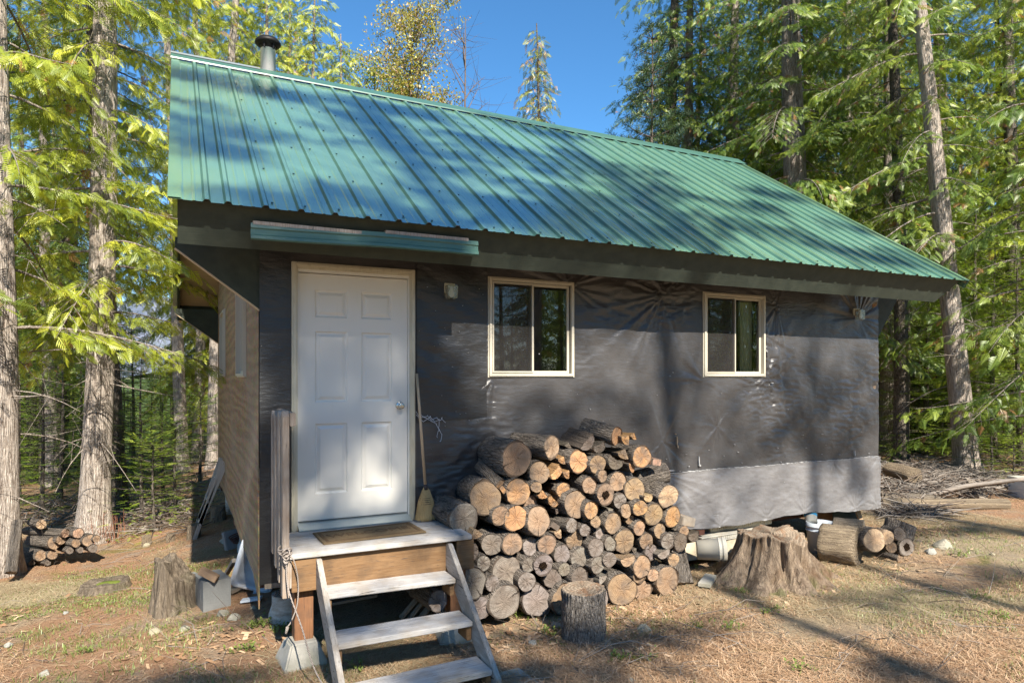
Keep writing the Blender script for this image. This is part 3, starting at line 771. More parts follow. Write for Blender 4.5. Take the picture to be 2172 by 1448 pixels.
# ---- door
DX0, DX1, DZ0, DZ1 = .875, 1.79, .005, 2.012
m = MB(); yf = Y0-.035
def fr(x0, z0, x1, z1, y0, y1, mi=0): m.box(x0, y0, z0, x1, y1, z1, mi)
fr(.822, -.08, .868, 2.094, yf, Y0+.02); fr(1.802, -.08, 1.848, 2.094, yf, Y0+.02); fr(.8685, 2.040, 1.8015, 2.094, yf, Y0+.02)
fr(.835, -.08, .855, 2.08, yf-.012, yf-.0005); fr(1.815, -.08, 1.835, 2.08, yf-.012, yf-.0005); fr(.8555, 2.060, 1.8145, 2.08, yf-.012, yf-.0005)
door = empty('door'); part(door); door.location = (0, 0, 0)
def dpart(mb_, name, mats, parent=None, bevel=0):
    mb_.v = [tuple(Vector(v)-CO) for v in mb_.v]; return mb_.build(name, mats, parent or door, bevel)
dpart(m, 'casing', MT['trim_beige'], bevel=.003)
m = MB(); fr(.8685, -.02, .876, 2.04, Y0-.015, Y0+.09); fr(1.792, -.02, 1.8015, 2.04, Y0-.015, Y0+.09); fr(.8765, 2.018, 1.7915, 2.04, Y0-.015, Y0+.09)
dpart(m, 'jamb', MT['trim_white'])
m = MB(); m.prism([(Y0-.10, -.055), (Y0-.10, -.045), (Y0+.03, .0), (Y0+.12, .0), (Y0+.12, -.055)], 'x', .87, 1.80); dpart(m, 'threshold', MT['flashing_pale'])
# slab with six pressed panels
m = MB(); yd = Y0+.012
def panel_slab():
    xs = [DX0, DX0+.135, DX0+.40, DX0+.515, DX0+.78, DX1]; zs = [DZ0, .215, .79, .965, 1.545, 1.66, 1.885, DZ1]
    for i in range(5):
        for j in range(7):
            x0, x1, z0, z1 = xs[i], xs[i+1], zs[j], zs[j+1]
            if i in (1, 3) and j in (1, 3, 5):
                def q(d, y): return [Vector((x0+d, y, z0+d)), Vector((x1-d, y, z0+d)), Vector((x1-d, y, z1-d)), Vector((x0+d, y, z1-d))]
                R0 = q(0, yd); R1 = q(.010, yd+.013); R2 = q(.020, yd+.014); R3 = q(.045, yd+.002); R4 = q(.056, yd+.001)
                m.add(R0+R1+R2+R3, [(a*4+b, a*4+(b+1) % 4, a*4+4+(b+1) % 4, a*4+4+b) for a in range(3) for b in range(4)]+[(12, 13, 14, 15)])
            else: m.add([(x0, yd, z0), (x1, yd, z0), (x1, yd, z1), (x0, yd, z1)], [(0, 1, 2, 3)])
    m.add([(DX0, yd+.044, DZ0), (DX1, yd+.044, DZ0), (DX1, yd+.044, DZ1), (DX0, yd+.044, DZ1)], [(3, 2, 1, 0)])
    for a, b in (((DX0, DZ0), (DX1, DZ0)), ((DX1, DZ0), (DX1, DZ1)), ((DX1, DZ1), (DX0, DZ1)), ((DX0, DZ1), (DX0, DZ0))):
        m.add([(a[0], yd, a[1]), (b[0], yd, b[1]), (b[0], yd+.044, b[1]), (a[0], yd+.044, a[1])], [(3, 2, 1, 0)])
panel_slab(); mb_s = m; mb_s.v = [tuple(Vector(v)-CO) for v in mb_s.v]; slabo = link('door_leaf', mb_s.mesh('door_leaf'), MT['door_white'], door)
m = MB(); kx, kz = 1.722, .925
Mk = Matrix.Translation((kx, yd-.001, kz)) @ Matrix.Rotation(R(90), 4, 'X')
m.lathe([(.0, 0), (.034, 0), (.034, .006), (.028, .010), (.013, .014), (.012, .03), (.021, .036), (.027, .048), (.026, .060), (.018, .067), (.008, .068), (.0, .066)], 28, 0, Mk)
dpart(m, 'handle', MT['steel'])
m = MB(); m.box(DX0+.001, Y0+.06, 0, DX1-.001, Y0+.115, 2.0)
dpart(m, 'door_core', MT['gasket'])

# ---- windows
def window(x0, x1, z0, z1, axis='x', plane=Y0, screen_left=True):
    """axis x: in the front wall; axis y: in the left wall facing -X"""
    wdw = empty('window'); part(wdw); wdw.location = (0, 0, 0)
    def tf(v):
        u, d, z = v        # u along the wall, d outwards, z up
        return Vector((u, plane-d, z)) if axis == 'x' else Vector((plane-d, u, z))
    def bx(mm, u0, z0_, u1, z1_, d0, d1, mi=0):
        i = len(mm.v); mm.box(u0, d0, z0_, u1, d1, z1_, mi); mm.v[i:] = [tuple(tf(v)-CO) for v in mm.v[i:]]
    f = MB(); w_ = .025
    for (a, b, c, d) in ((x0, z0, x0+w_, z1), (x1-w_, z0, x1, z1), (x0+w_+.0004, z0, x1-w_-.0004, z0+w_), (x0+w_+.0004, z1-w_, x1-w_-.0004, z1)): bx(f, a, b, c, d, -.06, .030)
    e = .012
    for (a, b, c, d) in ((x0-e, z0-e, x0-.0004, z1+e), (x1+.0004, z0-e, x1+e, z1+e), (x0, z0-e, x1, z0-.0004), (x0, z1+.0004, x1, z1+e)): bx(f, a, b, c, d, .0, .016)
    fo = f.build('frame', MT['vinyl'], wdw, .002)
    xm = (x0+x1)/2; s = MB(); g = .026
    for (u0, u1, d) in ((x0+w_+.002, xm+.018, .008), (xm-.018, x1-w_-.002, -.016)):
        for (a, b, c, dd) in ((u0, z0+w_+.002, u0+g, z1-w_-.002), (u1-g, z0+w_+.002, u1, z1-w_-.002), (u0+g+.0004, z0+w_+.002, u1-g-.0004, z0+w_+g), (u0+g+.0004, z1-w_-g, u1-g-.0004, z1-w_-.002)): bx(s, a, b, c, dd, d-.02, d)
    s.build('sash', MT['vinyl'], wdw, .0015)
    gb = MB()
    for (u0, u1, d) in ((x0+w_+g, xm+.018-g, -.004), (xm-.018+g, x1-w_-g, -.028)):
        i = len(gb.v); gb.add([(u0-.004, d, z0+w_+g-.004), (u1+.004, d, z0+w_+g-.004), (u1+.004, d, z1-w_-g+.004), (u0-.004, d, z1-w_-g+.004)], [(0, 1, 2, 3)]); gb.v[i:] = [tuple(tf(v)-CO) for v in gb.v[i:]]
    gb.build('pane', MT['glass'], wdw)
    if screen_left:
        q = MB(); u0, u1 = x0+w_+.01, xm+.005
        i = len(q.v); q.add([(u0, .014, z0+w_+.01), (u1, .014, z0+w_+.01), (u1, .014, z1-w_-.01), (u0, .014, z1-w_-.01)], [(0, 1, 2, 3)]); q.v[i:] = [tuple(tf(v)-CO) for v in q.v[i:]]
        for (a, b, c, dd) in ((u0, z0+w_+.008, u0+.012, z1-w_-.008), (u1-.012, z0+w_+.008, u1, z1-w_-.008), (u0+.0125, z0+w_+.008, u1-.0125, z0+w_+.02), (u0+.0125, z1-w_-.02, u1-.0125, z1-w_-.008)): bx(q, a, b, c, dd, .010, .018, 1)
        q.build('insect_screen', [MT['screen_mesh'], MT['vinyl']], wdw)
    return wdw
window(2.558, 3.455, 1.177, 2.078); window(5.102, 5.998, 1.177, 2.078)
window(6.85, 7.77, 1.18, 2.075, 'y', X0, False); window(9.9, 10.82, 1.18, 2.075, 'y', X0, False)

# ---- wall lamps (clear jelly jar with a bulb)
for (px, py) in ((957, 620), (1823, 668)):
    p = at_Y(px, py, Y0-.06); L = empty('wall_lamp'); part(L); L.location = p-CO
    m = MB(); m.box(-.05, .03, -.005, .05, .058, .085); m.box(-.022, .0, .045, .022, .03, .07); m.build('mount', MT['trim_beige'], L, .004)
    m = MB(); m.prism([(-.047, -.055), (-.05, .06), (.05, .06), (.047, -.055)], 'y', -.045, .028); m.build('lamp_shade', MT['lamp_glass'], L, .006)
    m = MB(); m.lathe([(0, -.045), (.016, -.040), (.027, -.02), (.026, 0), (.014, .03), (.013, .05), (0, .05)], 20, 0, Matrix.Translation((0, -.01, 0))); m.build('bulb', MT['bulb'], L)

# ---- spare strip of green roof trim lying on two wooden blocks against the fascia
def fpt(x, s, h): return Vector(slope_pt(x, s, h, 0))
ga, gbp = fpt(.52, .04, -.15), fpt(2.15, .04, -.175)
trim = empty('roof_trim_strip'); trim.parent = roof
pr = [(-.012, .006), (.004, .0), (.008, -.030), (.001, -.040), (.003, -.075), (.014, -.084), (.016, -.105), (.004, -.114)]
m = MB(); V = []
n = len(pr); NX = 24
for i in range(NX+1):
    t = i/NX; x = .455+1.70*t; bend = .008*math.sin(t*9)*(1 if t > .45 else .3)
    if t > .86: bend += .02*(t-.86)/.14
    base = Vector((x, 4.972, 2.229+.033*t-bend*.5))
    for (o_, z_) in pr: V.append(base+Vector((0, -o_+.0+z_*-.28*-1*.0, z_*1.0)))
for v in V: pass
m.add([v-CO for v in V], [(i*n+k, (i+1)*n+k, (i+1)*n+k+1, i*n+k+1) for i in range(NX) for k in range(n-1)], 0, False)
V2 = [v+Vector((0, .003, 0)) for v in V]
m.add([v-CO for v in V2], [(i*n+k, i*n+k+1, (i+1)*n+k+1, (i+1)*n+k) for i in range(NX) for k in range(n-1)], 0, False)
link('trim_sheet', m.mesh('trim_sheet'), MT['trim_metal'], cabin)
bpy.data.objects.remove(trim)
for a, b, z in ((.47, 1.22, 2.222), (1.40, 2.07, 2.245)):
    m = MB(); m.box(a, 4.965, z, b, 5.05, z+.024, 0); m.v = [tuple(Vector(v)-CO) for v in m.v]; m.build('trim_block', MT['picket_wood'], cabin)

# ---- foundation piers in card tubes
def lettering(txt, size, mat, parent, loc, rot, name='lettering', ext=.001):
    cu = bpy.data.curves.new('t', 'FONT'); cu.body = txt; cu.size = size; cu.extrude = ext; cu.align_x = 'CENTER'; cu.align_y = 'CENTER'
    t = bpy.data.objects.new('t', cu); COL.objects.link(t)
    dg = bpy.context.evaluated_depsgraph_get(); me = bpy.data.meshes.new_from_object(t.evaluated_get(dg)); bpy.data.objects.remove(t)
    me.name = name; o_ = link(name, me, None, parent); me.materials.clear(); me.materials.append(mat)
    o_.location = loc; o_.rotation_euler = rot; return o_
pn = 0
for (x, y, words, lab) in ((.84, 5.98, ('EASY', '10'), 'grey card tube foundation pier under the near corner of the cabin beside the porch'), (.80, 8.75, ('10',), 'tall pale card tube foundation pier with printed scale halfway along the side wall'),
        (3.0, 6.1, (), 'foundation pier hidden in the dark behind the firewood'), (5.6, 6.2, (), 'foundation pier behind the white trays under the cabin'), (7.6, 6.2, (), 'foundation pier under the far front corner of the cabin'), (.80, 11.4, (), 'foundation pier under the rear corner beside the ladder')):
    g = gz(x, y); m = MB(); m.tube([(0, 0, -.1), (0, 0, .05), (0, 0, .12), (0, 0, ZB-.2-g)], [.155, .152, .127, .127], 28)
    o = m.build('foundation_pier', MT['pier_card']); o.location = (x, y, g); tag(o, lab, 'pier')
    for k, wd in enumerate(words):
        a = R(-90-30+k*42) if len(words) > 1 else R(-115)
        lettering(wd, .055 if wd == 'EASY' else .07, MT['ink'], o, (.1285*math.cos(a), .1285*math.sin(a), .25+.10*k), (R(90), R(180) if wd == 'EASY' else 0, a+R(90)), ext=.004)
# ================================================================ PORCH STEPS
def vtube_path(pts, n=40):
    """Catmull-Rom through the points"""
    P_ = [Vector(p) for p in pts]; P_ = [P_[0]*2-P_[1]]+P_+[P_[-1]*2-P_[-2]]; out = []
    seg = len(P_)-3
    for i in range(seg):
        for j in range(max(2, n//seg)):
            t = j/max(2, n//seg); a, b, c, d = P_[i:i+4]
            out.append(.5*((2*b)+(c-a)*t+(2*a-5*b+4*c-d)*t*t+(3*b-a-3*c+d)*t**3))
    out.append(P_[-2]); return out
SO = Vector((1.4, 4.9, gz(1.4, 4.6)))
st = empty('porch_steps', SO, label='weathered wooden porch platform with three open treads leading up to the white door', cat='steps')
def spart(m, name, mat, bevel=.004):
    m.v = [tuple(Vector(v)-SO) for v in m.v]; return m.build(name, mat, st, bevel)
for y0, y1, x0, x1, dz in ((4.905, 5.135, .705, 2.075, 0), (5.142, 5.37, .72, 2.05, -.003), (5.377, 5.60, .715, 2.06, .002)):
    m = MB(); m.box(x0, y0, -.098+dz, x1, y1, -.060+dz); spart(m, 'platform_board', MT['deck_wood'])
m = MB(); m.box(.90, 4.955, -.335, 1.90, 4.993, -.102); spart(m, 'rim_joist', MT['joist_wood'])
for x0, x1 in ((.72, .895), (1.955, 2.10)):
    m = MB(); m.box(x0, 4.925, -.335, x1, 5.64, -.102); spart(m, 'side_joist', MT['joist_wood'])
for x in (.75, 1.93):
    m = MB(); m.box(x, 5.0, -.72, x+.13, 5.13, -.34); spart(m, 'leg', MT['post_wood'])
# stringers
for x0 in (.885, 1.875):
    m = MB(); m.prism([(4.99, -.115), (4.90, -.115), (4.02, -.81), (4.02, -.90), (4.17, -.90), (4.99, -.27)], 'x', x0, x0+.038); spart(m, 'stringer', MT['deck_wood_y'])
for k, (yf_, zt, sk) in enumerate(((4.735, -.325, .0), (4.405, -.545, .012), (4.07, -.765, -.008))):
    m = MB(); Mx = Matrix.Translation((1.4, yf_+.13, zt)) @ Matrix.Rotation(R(1.0*(k-1)), 4, 'Z') @ Matrix.Rotation(R(.6*(1-k)), 4, 'Y') @ Matrix.Translation((-1.4, -yf_-.13, -zt))
    m.box(.928, yf_, zt-.038, 1.870, yf_+.255, zt, 0, Mx); spart(m, 'tread', MT['deck_wood'], .005)
    for x0 in (.926, 1.836):
        m = MB(); m.box(x0, yf_+.03, zt-.145, x0+.036, yf_+.20, zt-.042); spart(m, 'cleat', MT['joist_wood'])
# guard of four pickets and a rail
for k in range(4):
    y = 4.90+.185*k; m = MB(); zt = .925-.008*k; zb = -.36+.06*k
    m.prism([(y, zb), (y+.09, zb), (y+.09, zt-.02), (y+.045, zt+.015), (y, zt-.03)], 'x', .655, .700); spart(m, 'picket', MT['picket_wood'], .003)
m = MB(); m.box(.702, 4.885, .83, .742, 5.58, .925); spart(m, 'rail', MT['picket_wood'])
m = MB(); m.box(.702, 4.915, -.30, .718, 5.60, -.105); spart(m, 'ledger', MT['picket_wood'])

# pier blocks (truncated pyramids)
def pier_block(x, y, zt, label, rot=0):
    g = gz(x, y)-.03; m = MB(); h = zt-g; a, b = .15, .095
    vs = [(-a, -a, 0), (a, -a, 0), (a, a, 0), (-a, a, 0), (-a, -a, .05), (a, -a, .05), (a, a, .05), (-a, a, .05), (-b, -b, h), (b, -b, h), (b, b, h), (-b, b, h)]
    m.add(vs, [(3, 2, 1, 0)]+[(i, (i+1) % 4, 4+(i+1) % 4, 4+i) for i in range(4)]+[(4+i, 4+(i+1) % 4, 8+(i+1) % 4, 8+i) for i in range(4)]+[(8, 9, 10, 11)])
    o = m.build('pier_block', MT['concrete'], None, .012); o.location = (x, y, g); o.rotation_euler.z = R(rot); tag(o, label, 'concrete block', 'concrete pier blocks carrying the porch'); return o
pier_block(.80, 5.03, -.70, 'mossy concrete pier block under the brown post by the rope', 6)
pier_block(1.99, 5.05, -.70, 'concrete pier block seen below the second tread', -8)
pier_block(2.02, 4.10, -.875, 'concrete pier block half cut off at the foot of the stair stringer', 4)

# doormat
MO = Vector((1.36, 5.28, -.058)); a0 = R(-1.5)
m = MB(); m.box(-.40, -.20, 0, .40, .20, .013); mat_ = m.build('doormat', MT['coir'], None, .004); mat_.location = MO; mat_.rotation_euler = (0, R(-.4), R(1.5)); tag(mat_, 'brown coir doormat with a WELCOME print lying on the porch platform', 'doormat')
m = MB()
for (x0, y0, x1, y1) in ((-.37, -.172, .37, -.150), (-.37, .150, .37, .172), (-.37, -.1498, -.348, .1498), (.348, -.1498, .37, .1498)): m.box(x0, y0, .0125, x1, y1, .0165)
m.build('border', MT['coir_dark'], mat_)
lettering('WELCOME', .135, MT['coir_dark'], mat_, (0, 0, .0145), (0, 0, 0), ext=.002)
# broom
bo = at_Y(903, 1106, 5.50); bo.z = -.057
br = empty('broom', bo, label='corn broom with a wooden stick leaning upright beside the door', cat='broom')
top = at_Y(884, 792, 5.60)-bo
m = MB(); m.tube([Vector((.0, .0, .26)), top], [.0125, .0115], 14); m.build('stick', MT['broom_stick'], br)
rng = random.Random(2); m = MB()
for k in range(520):
    t = rng.uniform(-1, 1); u = rng.uniform(-1, 1)
    p0 = Vector((t*.028, u*.014, .27)); p1 = Vector((t*.062, u*.028, .17)); p2 = Vector((t*.088+rng.uniform(-.006, .006), u*.034, rng.uniform(0, .025)+.012*abs(t)))
    w_ = .0016
    m.add([p0+Vector((-w_, 0, 0)), p0+Vector((w_, 0, 0)), p1+Vector((w_, 0, 0)), p1+Vector((-w_, 0, 0)), p2+Vector((w_, 0, 0)), p2+Vector((-w_, 0, 0))], [(0, 1, 2, 3), (3, 2, 4, 5)], 0)
m.lathe([(.013, .30), (.030, .27), (.052, .19), (.068, .10), (.078, .03)], 18, 0, Matrix.Diagonal((1, .42, 1, 1)))
m.build('bristles', MT['straw'], br, recalc=False)
m = MB()
for z, a in ((.20, .052), (.185, .056), (.168, .059), (.150, .063)):
    pts = [Vector((a*math.cos(t), a*.47*math.sin(t), z)) for t in np.linspace(0, 2*math.pi, 25)]; m.tube(pts, .0022, 5, caps=False)
m.tube([(0, 0, .27), (0, 0, .315)], [.019, .016], 14)
m.build('binding', MT['dark_thread'], br)
# rope tied round the nearest picket
m = MB(); a = Vector((.677, 4.945, -.0))
for z in (-.02, -.035, -.055):
    m.tube([a+Vector((.045*math.cos(t), .062*math.sin(t), z+.01*math.sin(t*2+z*90))) for t in np.linspace(0, 2*math.pi, 22)], .0052, 8, caps=False)
kn = Vector((.672, 4.868, -.05))
for s_ in range(3): m.tube([kn+Vector((.024*math.cos(t)*(1-.2*s_), -.012+.012*math.sin(t*2+s_), .024*math.sin(t)-.024*s_+.02)) for t in np.linspace(0, 2*math.pi, 16)], .006, 8, caps=False)
e1 = on_ground(716, 1500)
m.tube(vtube_path([kn+Vector((0, -.01, -.03)), kn+Vector((.01, -.05, -.22)), at_z(640, 1330, -.42).lerp(at_D(640, 1330, 4.55), .5), at_D(668, 1420, 4.35), e1], 60), .0048, 8)
m.tube(vtube_path([kn+Vector((.02, -.0, .0)), kn+Vector((.055, -.01, -.05)), kn+Vector((.085, .02, -.20)), kn+Vector((.08, .03, -.36)), kn+Vector((.04, .03, -.47)), kn+Vector((.015, .02, -.50))], 40), .0046, 8)
m.tube([kn+Vector((.015, .02, -.50)), kn+Vector((.003, .015, -.545))], [.011, .009], 8)
tag(m.build('rope', MT['rope']), 'pale twisted rope knotted round the nearest porch picket and hanging to the ground', 'rope')
# frayed white yarn pinned on the wrap beside the broom
m = MB(); rng = random.Random(5); 
for pts in ([(882, 872), (890, 886), (905, 882), (914, 890), (928, 886), (934, 892), (938, 886), (944, 895)], [(884, 880), (898, 892), (912, 884), (922, 894), (932, 890), (930, 905), (936, 922), (934, 934)], [(890, 878), (902, 884), (916, 893), (926, 898), (931, 912), (928, 926)]):
    m.tube(vtube_path([at_Y(x+rng.uniform(-1.5, 1.5), y+rng.uniform(-1.5, 1.5), Y0-.05) for x, y in pts for _ in (0, 1)], 60), .0022, 5)
tag(m.build('yarn', MT['yarn']), 'frayed tangle of white yarn caught on the black wrap beside the broom stick', 'yarn')

# ================================================================ FIREWOOD
def log_mesh(seed, kind='round', n=26):
    """unit log: cut face at y=0, far face at y=1, radius about 1; slots: bark/side, end grain"""
    rs = np.random.RandomState(seed); V = []; F = []; mi = []; sm = []
    if kind == 'round': base = [(math.cos(2*math.pi*k/n), math.sin(2*math.pi*k/n)) for k in range(n)]
    else:
        if kind == 'half': a0_, a1_ = R(180+rs.uniform(-15, 10)), R(360+rs.uniform(-10, 15))
        elif kind == 'wedge': a0_, a1_ = R(rs.uniform(200, 225)), R(rs.uniform(300, 330))
        else: a0_, a1_ = 0, 0
        if kind == 'board': base = []
        arc = 15
        base = [(math.cos(a0_+(a1_-a0_)*k/arc)*1.0, math.sin(a0_+(a1_-a0_)*k/arc)+(.45 if kind == 'half' else .8)) for k in range(arc+1)]
        tip = (rs.uniform(-.15, .15), .45 if kind == 'half' else .85)
        nn = n-len(base); e = base[-1]; s = base[0]; h = nn//2
        base += [(e[0]+(tip[0]-e[0])*(k+1)/(h+1), e[1]+(tip[1]-e[1])*(k+1)/(h+1)+rs.uniform(-.05, .05)) for k in range(h)]+[tip]
        h2 = n-len(base); base += [(tip[0]+(s[0]-tip[0])*(k+1)/(h2+1), tip[1]+(s[1]-tip[1])*(k+1)/(h2+1)+rs.uniform(-.05, .05)) for k in range(h2)]
    wob = 1+.062*np.array([math.sin(2*math.pi*k/n*2+seed)+.7*math.sin(2*math.pi*k/n*3+seed*2.1)+.5*math.sin(2*math.pi*k/n*5+seed) for k in range(n)])
    NR = 9; bend = rs.uniform(-.04, .04, 2)
    for j in range(NR):
        t = j/(NR-1)
        for k in range(n):
            r = wob[k]*(1+rs.uniform(-.035, .035))
            if j == 0: r *= .985
            V.append((base[k][0]*r+bend[0]*math.sin(t*3.1), t, base[k][1]*r+bend[1]*math.sin(t*3.1)))
    for j in range(NR-1):
        for k in range(n):
            F.append((j*n+k, (j+1)*n+k, (j+1)*n+(k+1) % n, j*n+(k+1) % n)); mi.append(2 if (kind != 'round' and k >= 15) else 0); sm.append(kind == 'round' or k < 15)
    for ring0, yy, sgn in ((0, 0., 1), ((NR-1)*n, 1., -1)):
        prev = [ring0+k for k in range(n)]; tx_, tz_ = rs.uniform(-.03, .03, 2)
        for f_ in (.94, .66, .36, .10):
            cur = []
            for k in range(n):
                v = V[ring0+k]; cur.append(len(V)); cx_ = sum(q[0] for q in base)/n; cz_ = sum(q[1] for q in base)/n
                x_ = cx_+(v[0]-cx_)*f_; z_ = cz_+(v[2]-cz_)*f_; V.append((x_, yy+sgn*(-.012*(f_ == .94)*0+tx_*x_+tz_*z_+rs.uniform(-.008, .008)), z_))
            for k in range(n):
                q_ = (prev[k], prev[(k+1) % n], cur[(k+1) % n], cur[k]); F.append(q_ if sgn > 0 else q_[::-1]); mi.append(1); sm.append(False)
            prev = cur
        F.append(tuple(prev) if sgn > 0 else tuple(prev[::-1])); mi.append(1); sm.append(False)
    me = bpy.data.meshes.new('log'); me.from_pydata(V, [], F); me.polygons.foreach_set('material_index', mi); me.polygons.foreach_set('use_smooth', sm)
    for mm in ('log_bark', 'log_end', 'split_wood'): me.materials.append(MT[mm])
    me.update(); return me
LOGM = {'round': [log_mesh(s) for s in range(10)], 'half': [log_mesh(s+30, 'half') for s in range(4)], 'wedge': [log_mesh(s+50, 'wedge') for s in range(5)]}
def board_mesh():
    m = MB(); m.box(-1, 0, -.5, 1, 1, .5, 2); m.f[2]; m.m[2] = 1; me = m.mesh('board', .03)
    for mm in ('log_bark', 'log_end', 'split_wood'): me.materials.append(MT[mm])
    return me
LOGM['board'] = [board_mesh()]
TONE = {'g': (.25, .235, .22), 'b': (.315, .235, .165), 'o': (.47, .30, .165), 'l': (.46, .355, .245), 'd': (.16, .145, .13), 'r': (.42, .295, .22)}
WORD = {'g': 'weathered grey', 'b': 'brown', 'o': 'fresh orange', 'l': 'pale', 'd': 'dark grey', 'r': 'pinkish brown'}
# (cx, cy, radius, tone, kind) in a working tracing of the stack's face
S_ = 'S'
LOGS = [(632,302,100,'b'),(832,235,66,'l'),(1190,172,58,'o'),(1345,290,62,'o'),(762,380,64,'b'),(985,317,66,'o'),(1093,333,54,'b'),
(640,490,78,'o'),(455,525,98,'b'),(330,640,90,'g'),(745,462,34,'b'),(1045,455,50,'b'),(1138,503,62,'b'),(1208,432,58,'b'),(1303,478,70,'b'),(1120,400,36,'b'),
(897,480,44,'o'),(710,553,44,'b'),(968,560,82,'b'),(1222,543,43,'g'),(1495,515,66,'l'),(1335,582,46,'o'),(1255,596,42,'b'),(1055,594,50,'o'),
(540,625,56,'b'),(628,640,76,'o'),(756,655,84,'b'),(1180,668,60,'b'),(1082,660,35,'b'),(1275,647,28,'b'),(1412,618,62,'b'),(1520,632,60,'o'),
(1330,695,44,'r'),(1446,712,43,'b'),(945,680,43,'g'),(1020,707,36,'g'),(1108,730,35,'g'),(963,765,54,'b'),(1245,770,68,'b'),(1370,770,46,'b'),(1492,770,46,'g'),
(1563,775,50,'d'),(1163,785,44,'g'),(1083,807,54,'g'),(492,788,64,'g'),(608,785,66,'b'),(710,800,52,'g'),(805,790,58,'b'),(890,842,52,'g'),(995,862,62,'g'),
(1160,875,45,'g'),(1093,905,50,'g'),(362,830,58,'d'),(445,895,44,'g'),(575,940,92,'g'),(700,905,42,'g'),(783,905,62,'g'),(903,930,40,'g'),(838,985,56,'d'),(990,975,60,'d'),
(1345,915,64,'b'),(1330,965,46,'b'),(1395,830,50,'g'),(1525,876,38,'l'),(378,1010,90,'g'),(495,1010,46,'g'),(690,1000,56,'g'),(1232,1045,92,'b'),
(1350,1050,60,'b'),(1408,962,38,'r'),(1488,995,86,'b'),(425,1150,66,'g'),(563,1115,100,'g'),(745,1108,95,'g'),(905,1100,88,'b'),(1082,1100,84,'g'),(185,1110,62,'g'),
(1470,845,46,'g','half'),(1265,885,56,'b','half'),(410,742,56,'l','wedge'),(870,742,48,'l','wedge'),(1165,612,38,'g','wedge'),(783,520,46,'o','wedge'),(835,548,42,'o','half'),
(862,385,48,'o','half'),(915,402,46,'o','wedge'),(890,322,40,'o','wedge'),(1190,330,60,'d','half'),(1040,217,54,'d','half'),(1285,362,46,'o','wedge'),(1250,208,50,'o','wedge'),(1105,243,48,'d','half'),
(1240,292,54,'b','wedge'),(1380,528,38,'l','half'),(1300,185,38,'o','wedge'),(1130,985,52,'g','wedge'),(1550,700,34,'d','wedge'),(1640,748,48,'d','half'),(1585,712,30,'b'),
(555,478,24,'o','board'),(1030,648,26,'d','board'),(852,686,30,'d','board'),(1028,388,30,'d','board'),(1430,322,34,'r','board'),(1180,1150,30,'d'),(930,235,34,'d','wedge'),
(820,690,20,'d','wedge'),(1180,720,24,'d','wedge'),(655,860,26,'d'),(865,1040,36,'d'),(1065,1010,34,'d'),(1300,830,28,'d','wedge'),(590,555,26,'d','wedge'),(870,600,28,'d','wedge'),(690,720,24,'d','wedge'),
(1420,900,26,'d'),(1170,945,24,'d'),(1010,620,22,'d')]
rng = random.Random(11); pile = []
for i, t in enumerate(LOGS):
    cx, cy, r, tone = t[:4]; kind = t[4] if len(t) > 4 else 'round'
    px, py = 860+cx/2.681, 860+cy/2.681
    hfr = (1150-cy)/1000.0; Yf = 5.03+.16*hfr+rng.uniform(-.055, .05)
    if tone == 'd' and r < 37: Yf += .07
    p = at_Y(px, py, Yf); dep = p.x*SYA+p.y*CYA; rad = r/2.681/FPX*dep
    pile.append([i, p, rad, tone, kind, cx, cy, r])
def shade_name(k): return k
# rows from the ground up
def rowof(cy):
    for n_, lim in enumerate((1060, 935, 830, 725, 600, 500, 400, 290)):
        if cy > lim: return n_
    return 8
ROWN = ['bottom row', 'second row up', 'third row up', 'fourth row up', 'fifth row up', 'sixth row up', 'seventh row up', 'eighth row up', 'very top']
_o1 = 'first second third fourth fifth sixth seventh eighth ninth tenth eleventh twelfth thirteenth fourteenth fifteenth sixteenth seventeenth eighteenth nineteenth'.split()
ORD = _o1+[x for t_, tt in (('twenty', 'twentieth'), ('thirty', 'thirtieth'), ('forty', 'fortieth'), ('fifty', 'fiftieth'), ('sixty', 'sixtieth'), ('seventy', 'seventieth'), ('eighty', 'eightieth')) for x in [tt]+[t_+'-'+q for q in _o1[:9]]]
SPECIAL = {0: 'largest brown log near the top of the firewood stack with thick bark', 1: 'pale tilted log lying on top of the firewood stack beside the largest log', 2: 'bright topmost log crowning the peak of the firewood stack',
 3: 'bright orange round end near the peak at the right of the firewood stack', 8: 'big rough barked log on the left shoulder of the stack, above the grey one', 9: 'big smooth grey log at the left edge of the stack beside the broom',
 12: 'brown log with a dark rotten hole in its end, high in the stack', 56: 'grey log with a hollow ring shaped hole in its end, low in the stack', 20: 'pale cream ended log at the upper right edge of the stack', 31: 'orange ended log just below the pale cream one at the right edge'}
rows = {}
for q in pile: rows.setdefault(rowof(q[6]), []).append(q)
for rk, lst in rows.items():
    lst.sort(key=lambda q: q[5])
    for j, q in enumerate(lst):
        i, p, rad, tone, kind, cx, cy, r = q
        if i in SPECIAL: lab = SPECIAL[i]
        else:
            size = 'large' if r > 70 else 'medium' if r > 48 else 'small'
            nm = {'round': 'round log', 'half': 'half split log', 'wedge': 'split wedge', 'board': 'sawn board end'}[kind]
            lab = f'{size} {WORD[tone]} {nm}, {ORD[j]} from the porch in the {ROWN[rk]}'
        q.append(lab)
